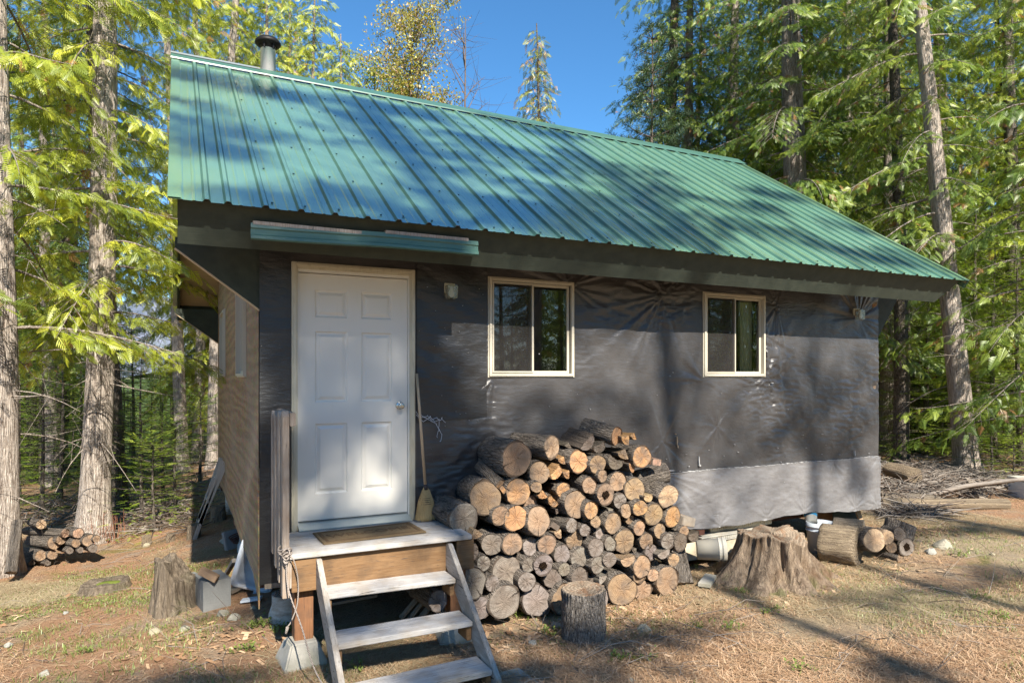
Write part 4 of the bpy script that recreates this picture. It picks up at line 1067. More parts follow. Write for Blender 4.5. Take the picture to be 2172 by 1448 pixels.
for q in pile:
    i, p, rad, tone, kind, cx, cy, r, lab = q
    me = rng.choice(LOGM[kind]); o = bpy.data.objects.new('firewood_log' if kind != 'board' else 'firewood_board', me); COL.objects.link(o)
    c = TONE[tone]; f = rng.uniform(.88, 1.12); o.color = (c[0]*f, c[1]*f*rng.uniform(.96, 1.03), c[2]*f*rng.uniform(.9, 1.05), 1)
    L = min(.47+rng.uniform(-.03, .04), 5.645-p.y+.0) if r > 40 else rng.uniform(.34, .42)
    L = min(L, 5.64-p.y)
    o.location = p; sx = 1.0; rz = rng.uniform(-8, 8); rx = rng.uniform(-4, 4)
    if kind == 'round': o.scale = (rad*1.02, L, rad)
    elif kind == 'board': o.scale = (rad, L, rad*1.1)
    else: o.scale = (rad, L, rad)
    ry = rng.uniform(0, 360) if kind == 'round' else rng.uniform(-60, 60)
    if i == 2: rz, rx, L = 22, 10, .36; o.location = p+Vector((0, -.03, 0)); o.scale = (rad, .36, rad)
    if i == 1: rz = 16
    o.rotation_mode = 'QUATERNION'
    o.rotation_quaternion = (Matrix.Rotation(R(rz), 3, 'Z') @ Matrix.Rotation(R(rx), 3, 'X') @ Matrix.Rotation(R(ry), 3, 'Y')).to_quaternion()
    tag(o, lab, 'log' if kind != 'board' else 'board', 'firewood stacked against the cabin wall')
# hollow in two logs: a dark ragged disc on the face paints the shade of a hole
for i in (12, 56):
    q = pile[i] if pile[i][0] == i else next(q_ for q_ in pile if q_[0] == i)
def hollow(o, r=.36, dx=.05):
    m = MB(); n = 20; hr = random.Random(4); c = [(dx+r*math.cos(t*2*math.pi/n)*hr.uniform(.72, 1.15), r*math.sin(t*2*math.pi/n)*hr.uniform(.72, 1.15)) for t in range(n)]
    m.add([(x, -.035, z) for x, z in c]+[(x, .02, z) for x, z in c], [tuple(range(n))]+[(i, (i+1) % n, n+(i+1) % n, n+i) for i in range(n)]); m.build('hole_shade_disc', MT['hole_shade'], o)
for lb in (SPECIAL[12], SPECIAL[56]):
    for o in list(bpy.data.objects):
        if o.get('label') == lb: hollow(o)
# log seen from its barky side, upright slab at the end, weathered board, peeled stick
def side_log(name, a, b, r0, r1, label, cat='log', mats=('log_bark_w', 'end_w'), group=None, n=20, ring=10, tone='b', seed=0, wobs=.05):
    a = Vector(a); b = Vector(b); L = (b-a).length; rs = np.random.RandomState(seed)
    me = rng.choice(LOGM['round']).copy()
    o = bpy.data.objects.new(name, me); COL.objects.link(o); o.color = (*TONE[tone], 1)
    for v in me.vertices:
        t = v.co.y; k = 1+(r1/r0-1)*t; v.co.x *= k; v.co.z *= k
    o.location = a; o.rotation_mode = 'QUATERNION'; o.rotation_quaternion = (b-a).to_track_quat('Y', 'Z') @ Matrix.Rotation(rs.uniform(0, 6), 3, 'Y').to_quaternion(); o.scale = (r0, L, r0)
    return tag(o, label, cat, group)
G1 = 'firewood stacked against the cabin wall'
side_log('firewood_log', at_Y(1414, 1000, 5.30), at_Y(1350, 1018, 5.42), .105, .10, 'thick barked billet lying sideways below the red painted board end', group=G1, tone='g')
a = on_ground(1452, 1245); side_log('firewood_log', a+Vector((0, .08, 0)), at_Y(1425, 1160, 5.42), .135, .12, 'upright barked log leaning at the far end of the firewood stack', group=G1, tone='g', seed=3)
side_log('firewood_log', at_Y(1062, 1028, 5.2), at_Y(1016, 988, 5.5), .055, .048, 'peeled brown stick poking out left beneath the largest log', group=G1, tone='b', seed=4)
bd = MB(); bd.box(-.09, 0, -.045, .09, .5, .045); o = bd.build('firewood_board', MT['grey_board'], None, .006); o.location = at_Y(1462, 1107, 5.12); o.rotation_euler = (R(4), R(12), R(8)); tag(o, 'thick weathered grey beam offcut sticking out at the right of the stack', 'board', G1)

# ================================================================ STUMPS
def stump(name, n, h, rfun, topz, mats, label, loc, rot=0, rings_=22, seed=0, cat='stump'):
    V = []; F = []; mi = []; rs = np.random.RandomState(seed)
    for j in range(rings_+1):
        t = j/rings_
        for k in range(n):
            th = 2*math.pi*k/n; r = rfun(th, t)+.006*(fbm(np.array([th*14]), np.array([t*3.]), seed+90, 3)[0])*2
            z = t*topz(th); V.append((r*math.cos(th), r*math.sin(th), z))
    for j in range(rings_):
        for k in range(n): F.append((j*n+k, j*n+(k+1) % n, (j+1)*n+(k+1) % n, (j+1)*n+k)); mi.append(0)
    b = rings_*n; prev = [b+k for k in range(n)]
    for q, f in enumerate((.93, .7, .4, .1)):
        cur = []
        for k in range(n):
            v = V[b+k]; z = v[2]*1.0+(h-v[2])*(1-f)*.6-.012*(1-f)+rs.uniform(-.003, .003); cur.append(len(V)); V.append((v[0]*f, v[1]*f, z+(.006 if q == 0 else 0)))
        for k in range(n): F.append((prev[k], prev[(k+1) % n], cur[(k+1) % n], cur[k])); mi.append(1)
        prev = cur
    F.append(tuple(prev)); mi.append(1)
    me = bpy.data.meshes.new(name); me.from_pydata(V, [], F); me.polygons.foreach_set('material_index', mi); me.update()
    me.polygons.foreach_set('use_smooth', [x == 0 for x in mi])
    o = link(name, me, mats); o.location = loc; o.rotation_euler.z = R(rot); return tag(o, label, cat)
def fb1(x, y, s, o_=3): return float(fbm(np.array([x]), np.array([y]), s, o_)[0])
def percyl(th, t, s, f=3.0, o_=4): return fb1(math.cos(th)*f+7, math.sin(th)*f+t*.5+7, s, o_)
# chopping block
p = on_ground(1241, 1362); Rb = .165
stump('chopping_block', 72, .44, lambda th, t: Rb*(1.0+.07*(1-t)**3)+.012*percyl(th, t*2, 100, 2)+.011*abs(math.sin(th*11+4*percyl(th, t*3, 101, 3)))-.004, lambda th: .405+.008*math.sin(th+1), [MT['block_bark'], MT['stump_top']], 'barked chopping block standing upright in front of the firewood', p+Vector((.05, .1, -.02)), 0, 26, 1, 'chopping block')
# big flared stump
def bigr(th, t):
    r = .285+.26*(1-t)**2.1
    lob = sum(a*math.exp(-(((th-c_+math.pi) % (2*math.pi)-math.pi)/w__)**2) for c_, a, w__ in ((R(-15), .22, .22), (R(-62), .10, .2), (R(-100), .12, .17), (R(-150), .16, .2), (R(170), .20, .2), (R(60), .15, .25), (R(110), .12, .2), (R(-128), .06, .1)))
    r += lob*(1-t)**1.6+.045*lob*(1)
    notch = sum(a*math.exp(-(((th-c_+math.pi) % (2*math.pi)-math.pi)/w__)**2) for c_, a, w__ in ((R(-82), .10, .10), (R(-118), .07, .07), (R(-38), .05, .07)))
    return r-notch*1.5*(1-.15*t)+.03*abs(math.sin(th*9+5*percyl(th, t, 110, 2)))+.014*math.sin(th*31+8*percyl(th, t*2, 112, 3))+.05*percyl(th, t*2, 111, 3)
p = on_ground(1652, 1262); p = p+Vector((.30, .36, -.02))
stump('cedar_stump', 160, .50, bigr, lambda th: .50+.02*math.sin(th*2+1)+.02*math.sin(th*7)-.05*math.exp(-(((th-R(-70)+math.pi) % (2*math.pi)-math.pi)/.15)**2), [MT['stump_wood'], MT['stump_top']], 'big weathered stump with flared roots between the cabin and the grass', p, 0, 30, 2)
# tall decayed stump at left
def rotr(th, t): return .135+.05*(1-t)**2+.02*math.sin(th*3+1)+.03*abs(math.sin(th*6+3*percyl(th, t, 120, 2)))+.03*percyl(th, t, 121, 2)
p = on_ground(357, 1302)
stump('rotten_stump', 90, .42, rotr, lambda th: .47-.20*sstep(np.array([math.cos(th-R(-25))*1.2]))[0]+.03*math.sin(th*5)+.02*percyl(th, 0, 122, 4), [MT['rotten_wood'], MT['rotten_wood']], 'tall dark decayed stump with a broken step in its top', p+Vector((.03, .12, -.02)), 0, 24, 3)
p = on_ground(222, 1256)
stump('flat_stump', 80, .10, lambda th, t: .20+.04*(1-t)**2+.02*math.sin(th*2)+.012*abs(math.sin(th*9))+.02*percyl(th, t, 130, 2), lambda th: .10+.01*math.sin(th*3), [MT['rotten_wood'], MT['rotten_wood']], 'low flat cut stump with moss on top at the left', p+Vector((0, .12, -.02)), 0, 8, 4)
m = MB(); m.lathe([(.10, 0), (.08, .012), (.0, .018)], 20, 0, Matrix.Diagonal((1.2, .7, 1, 1))); o = m.build('moss_patch', MT['moss']); o.parent = bpy.data.objects['flat_stump']; o.location = (.03, -.02, .085)

# ================================================================ THINGS AT THE LEFT OF THE CABIN
def cinder_block(loc, rot, label):
    m = MB(); L, W, H = .39, .19, .19; t = .03
    def b(x0, y0, x1, y1): m.box(x0, y0, 0, x1, y1, H)
    b(0, 0, L, t); b(0, W-t, L, W); b(0, t+.0003, t, W-t-.0003); b(L-t, t+.0003, L, W-t-.0003); b(L/2-t/2, t+.0003, L/2+t/2, W-t-.0003)
    o = m.build('cinder_block', MT['cinder'], None, .004); o.location = loc; o.rotation_euler = rot; return tag(o, label, 'concrete block', 'concrete blocks beside the cabin')
def solid_block(loc, rot, dims, label):
    m = MB(); m.box(0, 0, 0, *dims); 
    for z in (.25, .75): m.box(-.002, dims[1]*z-.012, dims[2]*.30, .0, dims[1]*z+.012, dims[2]*.7)
    o = m.build('cinder_block', MT['cinder'], None, .005); o.location = loc; o.rotation_euler = rot; return tag(o, label, 'concrete block', 'concrete blocks beside the cabin')
p = on_ground(437, 1300)
g0 = p.z-.01
fb = at_z(431, 1300, g0)
solid_block(fb, (0, 0, R(12)), (.235, .36, .27), 'grey concrete block on end, the front one of the small heap')
fb2 = at_z(412, 1268, g0)
solid_block(fb2+Vector((-.02, .02, 0)), (0, 0, R(12)), (.10, .30, .16), 'lower concrete block tucked behind the left of the grey one')
m = MB(); m.box(-.085, -.035, -.03, .085, .035, .03); o = m.build('brick', MT['brick_brown'], None, .004); o.location = at_z(444, 1226, g0+.33)+Vector((0, .12, 0)); o.location.z = g0+.27+.062; o.rotation_euler = (0, R(28), R(-25)); tag(o, 'brown brick resting tilted on the concrete blocks', 'brick')
# sink basin on its side
def basin():
    b0 = Vector((-.06, 6.9, 0)); b0 = at_D(545, 1246, 6.5)
    W, H, D = .40, .47, .17; m = MB()
    def rr(w, h, r, n=7):
        out = []
        for cx, cy, a in ((w/2-r, h/2-r, 0), (-w/2+r, h/2-r, 90), (-w/2+r, -h/2+r, 180), (w/2-r, -h/2+r, 270)):
            for k in range(n+1): t = R(a+90*k/n); out.append((cx+r*math.cos(t), cy+r*math.sin(t)))
        return out
    prof_ = [(1, 1, .055, 0.03), (1, 1, .055, 0), (.985, .99, .055, -.008), (.80, .88, .07, -.006), (.76, .85, .07, .006), (.66, .78, .08, .11), (.55, .70, .08, .15), (.2, .3, .05, .155)]
    L = []
    for fw, fh, r, d in prof_: L.append([Vector((x, d, y)) for x, y in rr(W*fw, H*fh, min(r, W*fw*.45))])
    out = [(.72, .82, .08, .13), (.60, .74, .08, .172), (.2, .3, .05, .176)]
    n = len(L[0]); vs = [v for l in L for v in l]; fs = [(a*n+k, a*n+(k+1) % n, (a+1)*n+(k+1) % n, (a+1)*n+k) for a in range(len(L)-1) for k in range(n)]; fs.append(tuple((len(L)-1)*n+k for k in range(n)))
    m.add(vs, fs, 0, True)
    L2 = [L[0]]+[[Vector((x, d, y)) for x, y in rr(W*fw, H*fh, min(r, W*fw*.45))] for fw, fh, r, d in [(.80, .88, .07, .03)]+out]
    vs = [v for l in L2 for v in l]; fs = [(a*n+k, (a+1)*n+k, (a+1)*n+(k+1) % n, a*n+(k+1) % n) for a in range(len(L2)-1) for k in range(n)]; fs.append(tuple((len(L2)-1)*n+k for k in range(n)))
    m.add(vs, fs, 0, True)
    o = link('wash_basin', m.mesh('wash_basin'), MT['enamel']); o.location = b0+Vector((0, .02, .21)); o.rotation_euler = (R(-8), R(14), R(-22)); tag(o, 'stained white enamel basin standing on edge against the cabin pier', 'basin')
    d = MB(); d.tube([(0, 0, -.02), (0, 0, .05)], .022, 14); dd = d.build('drain_outlet', MT['bucket_grey'], o); dd.location = (.06, -.0, -.27)
basin()
# electrical box with a wire coil
p = at_D(505, 1140, 8.2); m = MB(); m.box(-.17, -.04, -.11, .17, .04, .11); o = m.build('metal_box', MT['cinder'], None, .008); o.location = p; o.rotation_euler = (R(-12), R(-6), R(20)); tag(o, 'grey metal box with a rusty wire coil hooked on it under the side wall', 'box')
m = MB()
for k in range(4): m.tube([Vector((.13*math.cos(t)-.0+.01*k, -.055-.006*k, .03*math.sin(t)-.02*k+.03)) for t in np.linspace(0, 2*math.pi, 22)], .006, 6, caps=False)
m.build('wire_coil', MT['beam_red'], o)
# long board / post the box stands on
def stick(name, pts, rad, mat, label, cat, group=None, n=10, wob=None):
    c = Vector(pts[0]); m = MB(); m.tube([Vector(p_)-c for p_ in pts], rad, n, wob=wob); o = m.build(name, mat); o.location = c; return tag(o, label, cat, group)
def plank(name, a, b, w_, t, mat, label, cat, roll=0, group=None):
    a = Vector(a); b = Vector(b); L = (b-a).length; m = MB(); m.box(-w_/2, 0, -t/2, w_/2, L, t/2); o = m.build(name, mat, None, .003); o.location = a; o.rotation_mode = 'QUATERNION'
    o.rotation_quaternion = (b-a).to_track_quat('Y', 'Z') @ Matrix.Rotation(R(roll), 3, 'Y').to_quaternion(); return tag(o, label, cat, group)
plank('stake', on_ground(478, 1224)+Vector((0, 0, .02)), at_D(497, 1188, 6.5), .04, .04, MT['grey_board'], 'short grey stake leaning behind the enamel basin', 'stake')
plank('grey_board', on_ground(486, 1262)+Vector((0, 0, .03)), on_ground(515, 1252)+Vector((0, 0, .05)), .08, .03, MT['grey_board'], 'short dark board lying under the enamel basin', 'board')
plank('plastic_strip', on_ground(512, 1278)+Vector((0, 0, .02)), on_ground(555, 1274)+Vector((0, 0, .03)), .09, .02, MT['bucket_grey'], 'pale blue grey plastic strip on the ground beside the pier', 'plastic strip')
# ladder leaning on the side wall
lf = on_ground(412, 1155); lt = Vector((X0-.06, 10.45, 1.3))
lf = Vector((.20, 10.45, gz(.2, 10.45)))
def ladder():
    L0 = empty('ladder', lf, label='aluminium ladder leaning against the side wall of the cabin', cat='ladder'); hgt = 1.08; dx = X0-.03-lf.x
    for k, (y, off) in enumerate(((-.0, 0), (-.40, 0), (-.0, .07), (-.40, .07))):
        m = MB(); a = Vector((off, y, 0 if off == 0 else .22)); b = Vector((dx+off*.9, y, hgt)); dr = (b-a).normalized(); nr = Vector((dr.z, 0, -dr.x)); 
        if off and k: pass
        vs = [a+nr*s*.025+Vector((0, t, 0)) for s in (-1, 1) for t in (-.012, .012)]+[b+nr*s*.025+Vector((0, t, 0)) for s in (-1, 1) for t in (-.012, .012)]
        m.add(vs, [(0, 1, 3, 2), (4, 6, 7, 5), (0, 2, 6, 4), (1, 5, 7, 3), (0, 4, 5, 1), (2, 3, 7, 6)]); m.build('side_rail', MT['alu'], L0, .003)
    for j in range(3):
        t = (.24+j*.30)/hgt; a = Vector((dx*t, 0, hgt*t)); m = MB(); m.tube([a+Vector((0, .02, 0)), a+Vector((0, -.42, 0))], .016, 12); m.build('rung', MT['alu'], L0)
        m = MB(); m.tube([a+Vector((0, -.413, 0)), a+Vector((0, -.4135, 0))], .013, 12)
    for y in (0, -.40):
        m = MB(); m.box(-.05, y-.02, -.02, .03, y+.02, .03); m.build('foot', MT['alu'], L0, .004)
ladder()
# stacked cordwood at the far left
def cordwood():
    G = 'small logs stacked at the edge of the clearing'; dz = 0
    spec = [(410, 505, 27, 260, 'r'), (492, 505, 30, 0, 'r'), (345, 565, 42, 150, 'b'), (385, 545, 30, 170, 'b'), (480, 565, 27, 120, 'b'), (560, 550, 36, 60, 'b'), (608, 540, 22, 30, 'b'),
            (255, 645, 32, 130, 'b'), (330, 640, 28, 60, 'b'), (440, 612, 22, 50, 'd'), (505, 610, 18, 40, 'd'), (585, 600, 26, 40, 'd'), (300, 690, 18, 150, 'd'), (260, 450, 28, 60, 'l'), (200, 690, 18, 80, 'd')]
    for k, (cx, cy, r, ln, tn) in enumerate(spec):
        px, py = cx/2.967, 960+cy/2.967; D = 8.45; p = at_D(px, py, D); rad = r/2.967/FPX*D*1.05
        q = at_D(px-max(ln, 70)/2.967, py-4/2.967*1, D+.22)
        words = [f'small log end with a {"pinkish" if tn=="r" else "pale" if tn=="l" else "dark" if tn=="d" else "brown"} face']
        o = side_log('cord_log', p, q+Vector((0, .12, 0)), rad, rad*.95, f'{ORD[k]} log counted from the top of the low woodpile by the big cedar', group=G, tone=tn, seed=k)
    p = on_ground(30, 1212); side_log('cord_log', at_D(38, 1104, 8.0), at_D(24, 1214, 7.7), .052, .06, 'upright barked post leaning at the end of the low woodpile', group=None, tone='b', seed=21)
cordwood()
# ================================================================ THINGS AT THE RIGHT
def bucket(loc, rot, r, h, mat, label, band=None, txt=None):
    m = MB(); m.lathe([(0, 0), (r*.86, 0), (r*.97, h*.72), (r*1.06, h*.73), (r*1.06, h*.76), (r, h*.77), (r, h*.86), (r*1.07, h*.87), (r*1.07, h*.9), (r*1.0, h*.91), (r*1.02, h), (r*.97, h), (r*.93, h*.5), (r*.82, .01), (0, .01)], 32)
    o = m.build('bucket', mat); o.location = loc; o.rotation_euler = rot; tag(o, label, 'bucket')
    if band:
        b = MB(); b.lathe([(r*.935, h*.42), (r*.965, h*.68)], 32); bb = b.build('blue_band', band, o); bb.scale = (1.012, 1.012, 1)
    return o
p = on_ground(1500, 1178)
bk = bucket(at_D(1478, 1165, 7.0), Vector((.80, -.58, .06)).to_track_quat('Z', 'Y').to_euler(), .115, .29, MT['white_plastic'], 'dirty white bucket lying on its side at the end of the firewood')
lettering('Valley', .035, MT['ink'], bk, (.124*math.cos(R(-35)), .124*math.sin(R(-35)), .16), (R(90), R(90), R(55)), ext=.002)
p = at_D(1740, 1150, 8.0)
pb = Vector((p.x, p.y, gz(p.x, p.y)))
bucket(pb, (0, 0, 0), .155, .36, MT['bucket_grey'], 'pale blue grey bucket standing behind the big stump')
bucket(at_D(1722, 1108, 8.05)+Vector((0, 0, .0)), (R(-28), R(38), R(10)), .075, .17, MT['white_plastic'], 'small white tub with a blue band tipped inside the grey bucket', MT['blue_plastic'])
# crates, trays, sheets under the cabin
def tray(loc, rot, dims, label, mat='white_plastic', slots=True):
    X_, Y_, Z_ = dims; m = MB(); t = .012
    m.box(0, 0, 0, X_, Y_, t); m.box(0, 0, t, X_, t, Z_); m.box(0, Y_-t, t, X_, Y_, Z_); m.box(0, t, t, t, Y_-t, Z_); m.box(X_-t, t, t, X_, Y_-t, Z_)
    m.box(-.012, -.012, Z_, X_+.012, Y_+.012, Z_+.012)
    if slots:
        k = 0
        while .03+k*.032 < X_-.02: m.box(.03+k*.032, -.006, .015, .045+k*.032, -.0003, Z_-.003); k += 1
    o = m.build('tray', MT[mat], None, .002); o.location = loc; o.rotation_euler = rot; return tag(o, label, 'tray', 'plastic trays stored under the cabin')
g = gz(5.4, 5.9)
def xy_at(px, py, Y): return at_Y(px, py, Y)
tray(Vector((5.05, 5.62, -.62)), (0, R(0), R(3)), (1.05, .5, .055), 'ribbed white plastic tray lowest in the pile under the cabin')
tray(Vector((5.28, 5.74, -.545)), (0, R(0), R(1)), (.95, .4, .05), 'ribbed cream plastic tray lying on top of the other trays', 'beige_plastic')
tray(Vector((5.75, 5.55, -.70)), (0, R(0), R(2)), (.45, .4, .04), 'small white tray end peeping out behind the big stump')
m = MB(); m.box(0, 0, 0, 1.0, .55, .015); m.box(0, 0, .0, 1.0, .012, .20); o = m.build('cardboard_sheet', MT['beige_plastic'], None, .002); o.location = (4.65, 5.66, gz(5, 5.7)+.06); o.rotation_euler = (0, R(-2), 0); tag(o, 'tan plastic bin shell in the shade under the trays', 'bin')
# white sheets leaning: two big pale panels
a = on_ground(1500, 1195); 
def quadsheet(pts, th, mat, name, label, cat):
    c = Vector(pts[0]); P_ = [Vector(p_)-c for p_ in pts]; nr = (P_[1]-P_[0]).cross(P_[2]-P_[0]).normalized()*th; m = MB()
    m.add(P_+[p_+nr for p_ in P_], [(0, 1, 2, 3), (7, 6, 5, 4)]+[(i, (i+1) % 4, 4+(i+1) % 4, 4+i) for i in range(4)]); o = m.build(name, mat, None, .003); o.location = c; return tag(o, label, cat)
g5 = gz(4.9, 5.5)
quadsheet([at_z(1497, 1182, g5+.02), at_z(1562, 1202, g5+.015), at_Y(1592, 1136, 5.75), at_Y(1562, 1140, 5.8)], .008, MT['white_plastic'], 'white_panel', 'white plastic panel sloping from the ground up to the trays', 'panel')
quadsheet([at_z(1556, 1200, g5+.02), at_z(1572, 1203, g5+.02), at_Y(1604, 1140, 5.6), at_Y(1592, 1139, 5.62)], .05, MT['white_plastic'], 'white_panel', 'bright narrow side of a white bin beside the big stump', 'panel')
quadsheet([at_z(1480, 1243, g5+.03), at_z(1507, 1247, g5+.03), at_z(1520, 1226, g5+.045), at_z(1496, 1222, g5+.045)], .035, MT['concrete'], 'paving_slab', 'small pale slab of board lying before the upright log', 'slab')
# plywood board propped under the corner, brown beam
quadsheet([at_Y(1768, 1082, 5.9), at_Y(1815, 1078, 5.9), at_Y(1830, 1115, 5.85), at_Y(1768, 1118, 5.9)], .02, MT['dark_green_paint'], 'propped_board', 'dark board propped under the far corner of the cabin', 'board')
plank('propped_stick', at_Y(1829, 1112, 5.80), at_Y(1815, 1072, 5.84), .05, .05, MT['broom_stick'], 'pale stick propped upright under the far corner of the cabin', 'stick')
quadsheet([at_Y(1715, 1090, 6.0), at_Y(1768, 1075, 6.0), at_Y(1768, 1112, 6.0), at_Y(1712, 1112, 6.0)], .03, MT['joist_wood'], 'brown_board', 'brown board in the shade behind the grey bucket', 'board')
plank('floor_edge_board', Vector((3.9, 5.66, -.50)), Vector((5.1, 5.66, -.50)), .06, .06, MT['beam_red'], 'reddish beam edge showing under the grey wrap', 'board')
# split and round wood by the bucket
G3 = 'logs lying beyond the big stump'
g = gz(7, 5.2)
def on(px, py, dz=0): p_ = on_ground(px, py); p_.z += dz; return p_
a = on_ground(1845, 1195); D_ = a.x*SYA+a.y*CYA
def LD(px, py, D): return at_D(px, py, D)
b1 = side_log('split_log', LD(1820, 1158, D_-.1), LD(1745, 1150, D_+.15), .20, .20, 'huge pale peeled half log with a swirled knotty end, largest of the group', group=G3, tone='l', seed=31)
b2 = side_log('split_log', LD(1832, 1118, D_-.02), LD(1770, 1112, D_+.15), .09, .085, 'smaller peeled log lying on top of the huge half log', group=G3, tone='g', seed=32)
for o in (b1, b2):
    me = o.data; me.materials.clear(); me.materials.append(MT['peeled']); me.materials.append(MT['log_end']); me.materials.append(MT['split_wood'])
side_log('split_log', LD(1855, 1145, D_-.18), LD(1815, 1140, D_+.15), .13, .13, 'knotty split log with a ragged end, middle of the group', group=G3, tone='l', seed=33)
side_log('split_log', LD(1880, 1138, D_-.0), LD(1862, 1134, D_+.3), .085, .085, 'pale oval log end at the right of the knotty split one', group=G3, tone='l', seed=34)
side_log('split_log', LD(1908, 1132, D_+.2), LD(1876, 1128, D_+.5), .075, .075, 'dark grey log resting on the hollow one', group=G3, tone='d', seed=35)
hl = side_log('split_log', LD(1923, 1160, D_+.25), LD(1890, 1154, D_+.5), .10, .10, 'dark log with a round hollow centre', group=G3, tone='g', seed=36)
side_log('split_log', LD(1891, 1160, D_+.1), LD(1880, 1156, D_+.3), .06, .06, 'small brown log end low in the group beneath the dark ones', group=G3, tone='b', seed=37)
side_log('split_log', LD(1907, 1184, D_-.05), LD(1878, 1176, D_+.1), .033, .03, 'thin branch piece lying in front of the group', group=G3, tone='b', seed=38)
hollow(hl, .42)
a = on_ground(1935, 1170); side_log('split_log', a+Vector((0, .25, -.02)), LD(1914, 1108, a.x*SYA+a.y*CYA+.25), .19, .17, 'upright barked log standing behind the dark ones', group=G3, tone='g', seed=39)
# fallen logs and brush pile to the right
G4 = 'fallen logs and poles at the clearing edge'
def lg(p0, p1, r0, r1, lab, tone, seed, mat=None):
    o = side_log('fallen_log', p0, p1, r0, r1, lab, group=G4, tone=tone, seed=seed)
    if mat: me = o.data; me.materials.clear(); [me.materials.append(MT[x]) for x in (mat, 'log_end', 'split_wood')]
    return o
def GD(px, py, dz=0): p_ = on_ground(px, py); p_.z += dz; return p_
lg(GD(2136, 1078, .07), GD(1868, 1078, .07), .09, .10, 'long pale decayed log lying flat along the front of the brush pile', 'l', 41, 'peeled')
lg(GD(1990, 1068, .06), GD(1868, 1062, .08), .08, .09, 'broken grey log lying behind the long pale one', 'g', 42, 'peeled')
q0 = GD(1942, 1046, .30); q1 = at_D(1885, 994, q0.x*SYA+q0.y*CYA+.55)
lg(q0, q1, .155, .135, 'thick peeled log pointing up out of the brush pile', 'b', 43, 'peeled')
lg(GD(1965, 1040, .15), GD(1945, 1018, .14), .11, .12, 'short dark log with a black end beside the thick peeled one', 'd', 44)
lg(GD(2000, 1034, .10), GD(1985, 1022, .10), .10, .10, 'stubby tan log end in the middle of the brush pile', 'b', 45)
lg(GD(2018, 1038, .09), GD(2040, 1014, .12), .10, .10, 'mossy dark log behind the leaning poles', 'd', 46)
lg(GD(1898, 1052, .06), GD(1888, 1040, .08), .13, .13, 'sawn round lying half buried at the cabin end of the brush', 'l', 47)
lg(GD(2060, 1012, .12), GD(1960, 1006, .12), .11, .13, 'grey log at the foot of the slender cedar', 'd', 48)
D1 = on_ground(1960, 1062); dd = D1.x*SYA+D1.y*CYA
def pole(pts, rad, lab, mat='fir_bark', g=G4):
    return stick('fallen_pole', vtube_path([at_D(x, y, d_) for x, y, d_ in pts], 14), [rad*(1-.4*k/14) for k in range(len(vtube_path([at_D(x, y, d_) for x, y, d_ in pts], 14)))], MT[mat], lab, 'pole', g)
pole([(1905, 1052, dd+.2), (2000, 1040, dd+.1), (2060, 1030, dd), (2150, 1018, dd-.2)], .055, 'long straight barked pole slanting across the brush pile')
pole([(1960, 1052, dd-.1), (2040, 1032, dd-.1), (2100, 1024, dd-.2), (2172, 1015, dd-.4)], .042, 'long thin pole lying just above the straight barked one', 'dead_twig')
pole([(1890, 1046, dd+.4), (1950, 1042, dd+.3), (2010, 1046, dd+.2)], .03, 'thin pale pole beneath the leaning ones', 'dead_twig')
plank('fallen_plank', GD(2088, 1062, .02), GD(2056, 1040, .2), .16, .04, MT['grey_board'], 'split grey plank leaning among the poles', 'plank', 20, G4)
pole([(1928, 1092, dd-.6), (1942, 1070, dd-.55), (1956, 1054, dd-.5), (1962, 1046, dd-.5)], .022, 'crooked twisted branch standing up before the long pale log', 'dead_twig')
# brush: an uncountable tangle
def brush(name, label, boxes, n, mats, seed, rmin=.003, rmax=.009):
    rs = random.Random(seed); m = MB()
    for k in range(n):
        (x0, y0, x1, y1, hgt) = rs.choice(boxes); px, py = rs.uniform(x0, x1), rs.uniform(y0, y1); c = on_ground(px, py); c.z += rs.uniform(0, hgt)
        a = rs.uniform(0, 2*math.pi); d = Vector((math.cos(a), math.sin(a), rs.uniform(-.25, .35))); L = rs.uniform(.15, .7)
        r = rs.uniform(rmin, rmax); mid = c+d*L*.5+Vector((rs.uniform(-.05, .05), rs.uniform(-.05, .05), rs.uniform(0, .05)))
        e = c+d*L; g_ = gz(e.x, e.y)+.005
        if e.z < g_: e.z = g_
        m.tube([c, mid, e], [r, r*.8, r*.4], 4, mi=rs.randrange(len(mats)), caps=False)
    o = m.build(name, mats, recalc=False); return tag(o, label, 'brush', kind='stuff')
brush('brush_tangle', 'tangle of dead twigs and bark heaped among the fallen logs', [(1870, 1000, 1990, 1068, .26), (1950, 1015, 2110, 1058, .18), (2020, 1015, 2160, 1040, .12), (1872, 1070, 1990, 1100, .04)], 2400, [MT['dead_twig'], MT['dark_twig'], MT['dead_twig']], 5, .003, .013)
brush('twig_litter', 'scattered fallen twigs lying over the needle floor', [(1100, 1290, 2172, 1448, .01), (1760, 1090, 2172, 1300, .01), (0, 1180, 560, 1448, .01), (0, 1130, 400, 1200, .01), (1000, 1260, 1600, 1420, .01)], 420, [MT['dead_twig'], MT['dark_twig']], 7, .0015, .004)
brush('forest_debris', 'dead branches and debris on the shaded floor beyond the cabin', [(300, 1010, 470, 1110, .15), (200, 1080, 420, 1130, .05), (0, 1060, 160, 1130, .15), (1870, 960, 2172, 1005, .2)], 900, [MT['dead_twig'], MT['dark_twig']], 9, .004, .012)
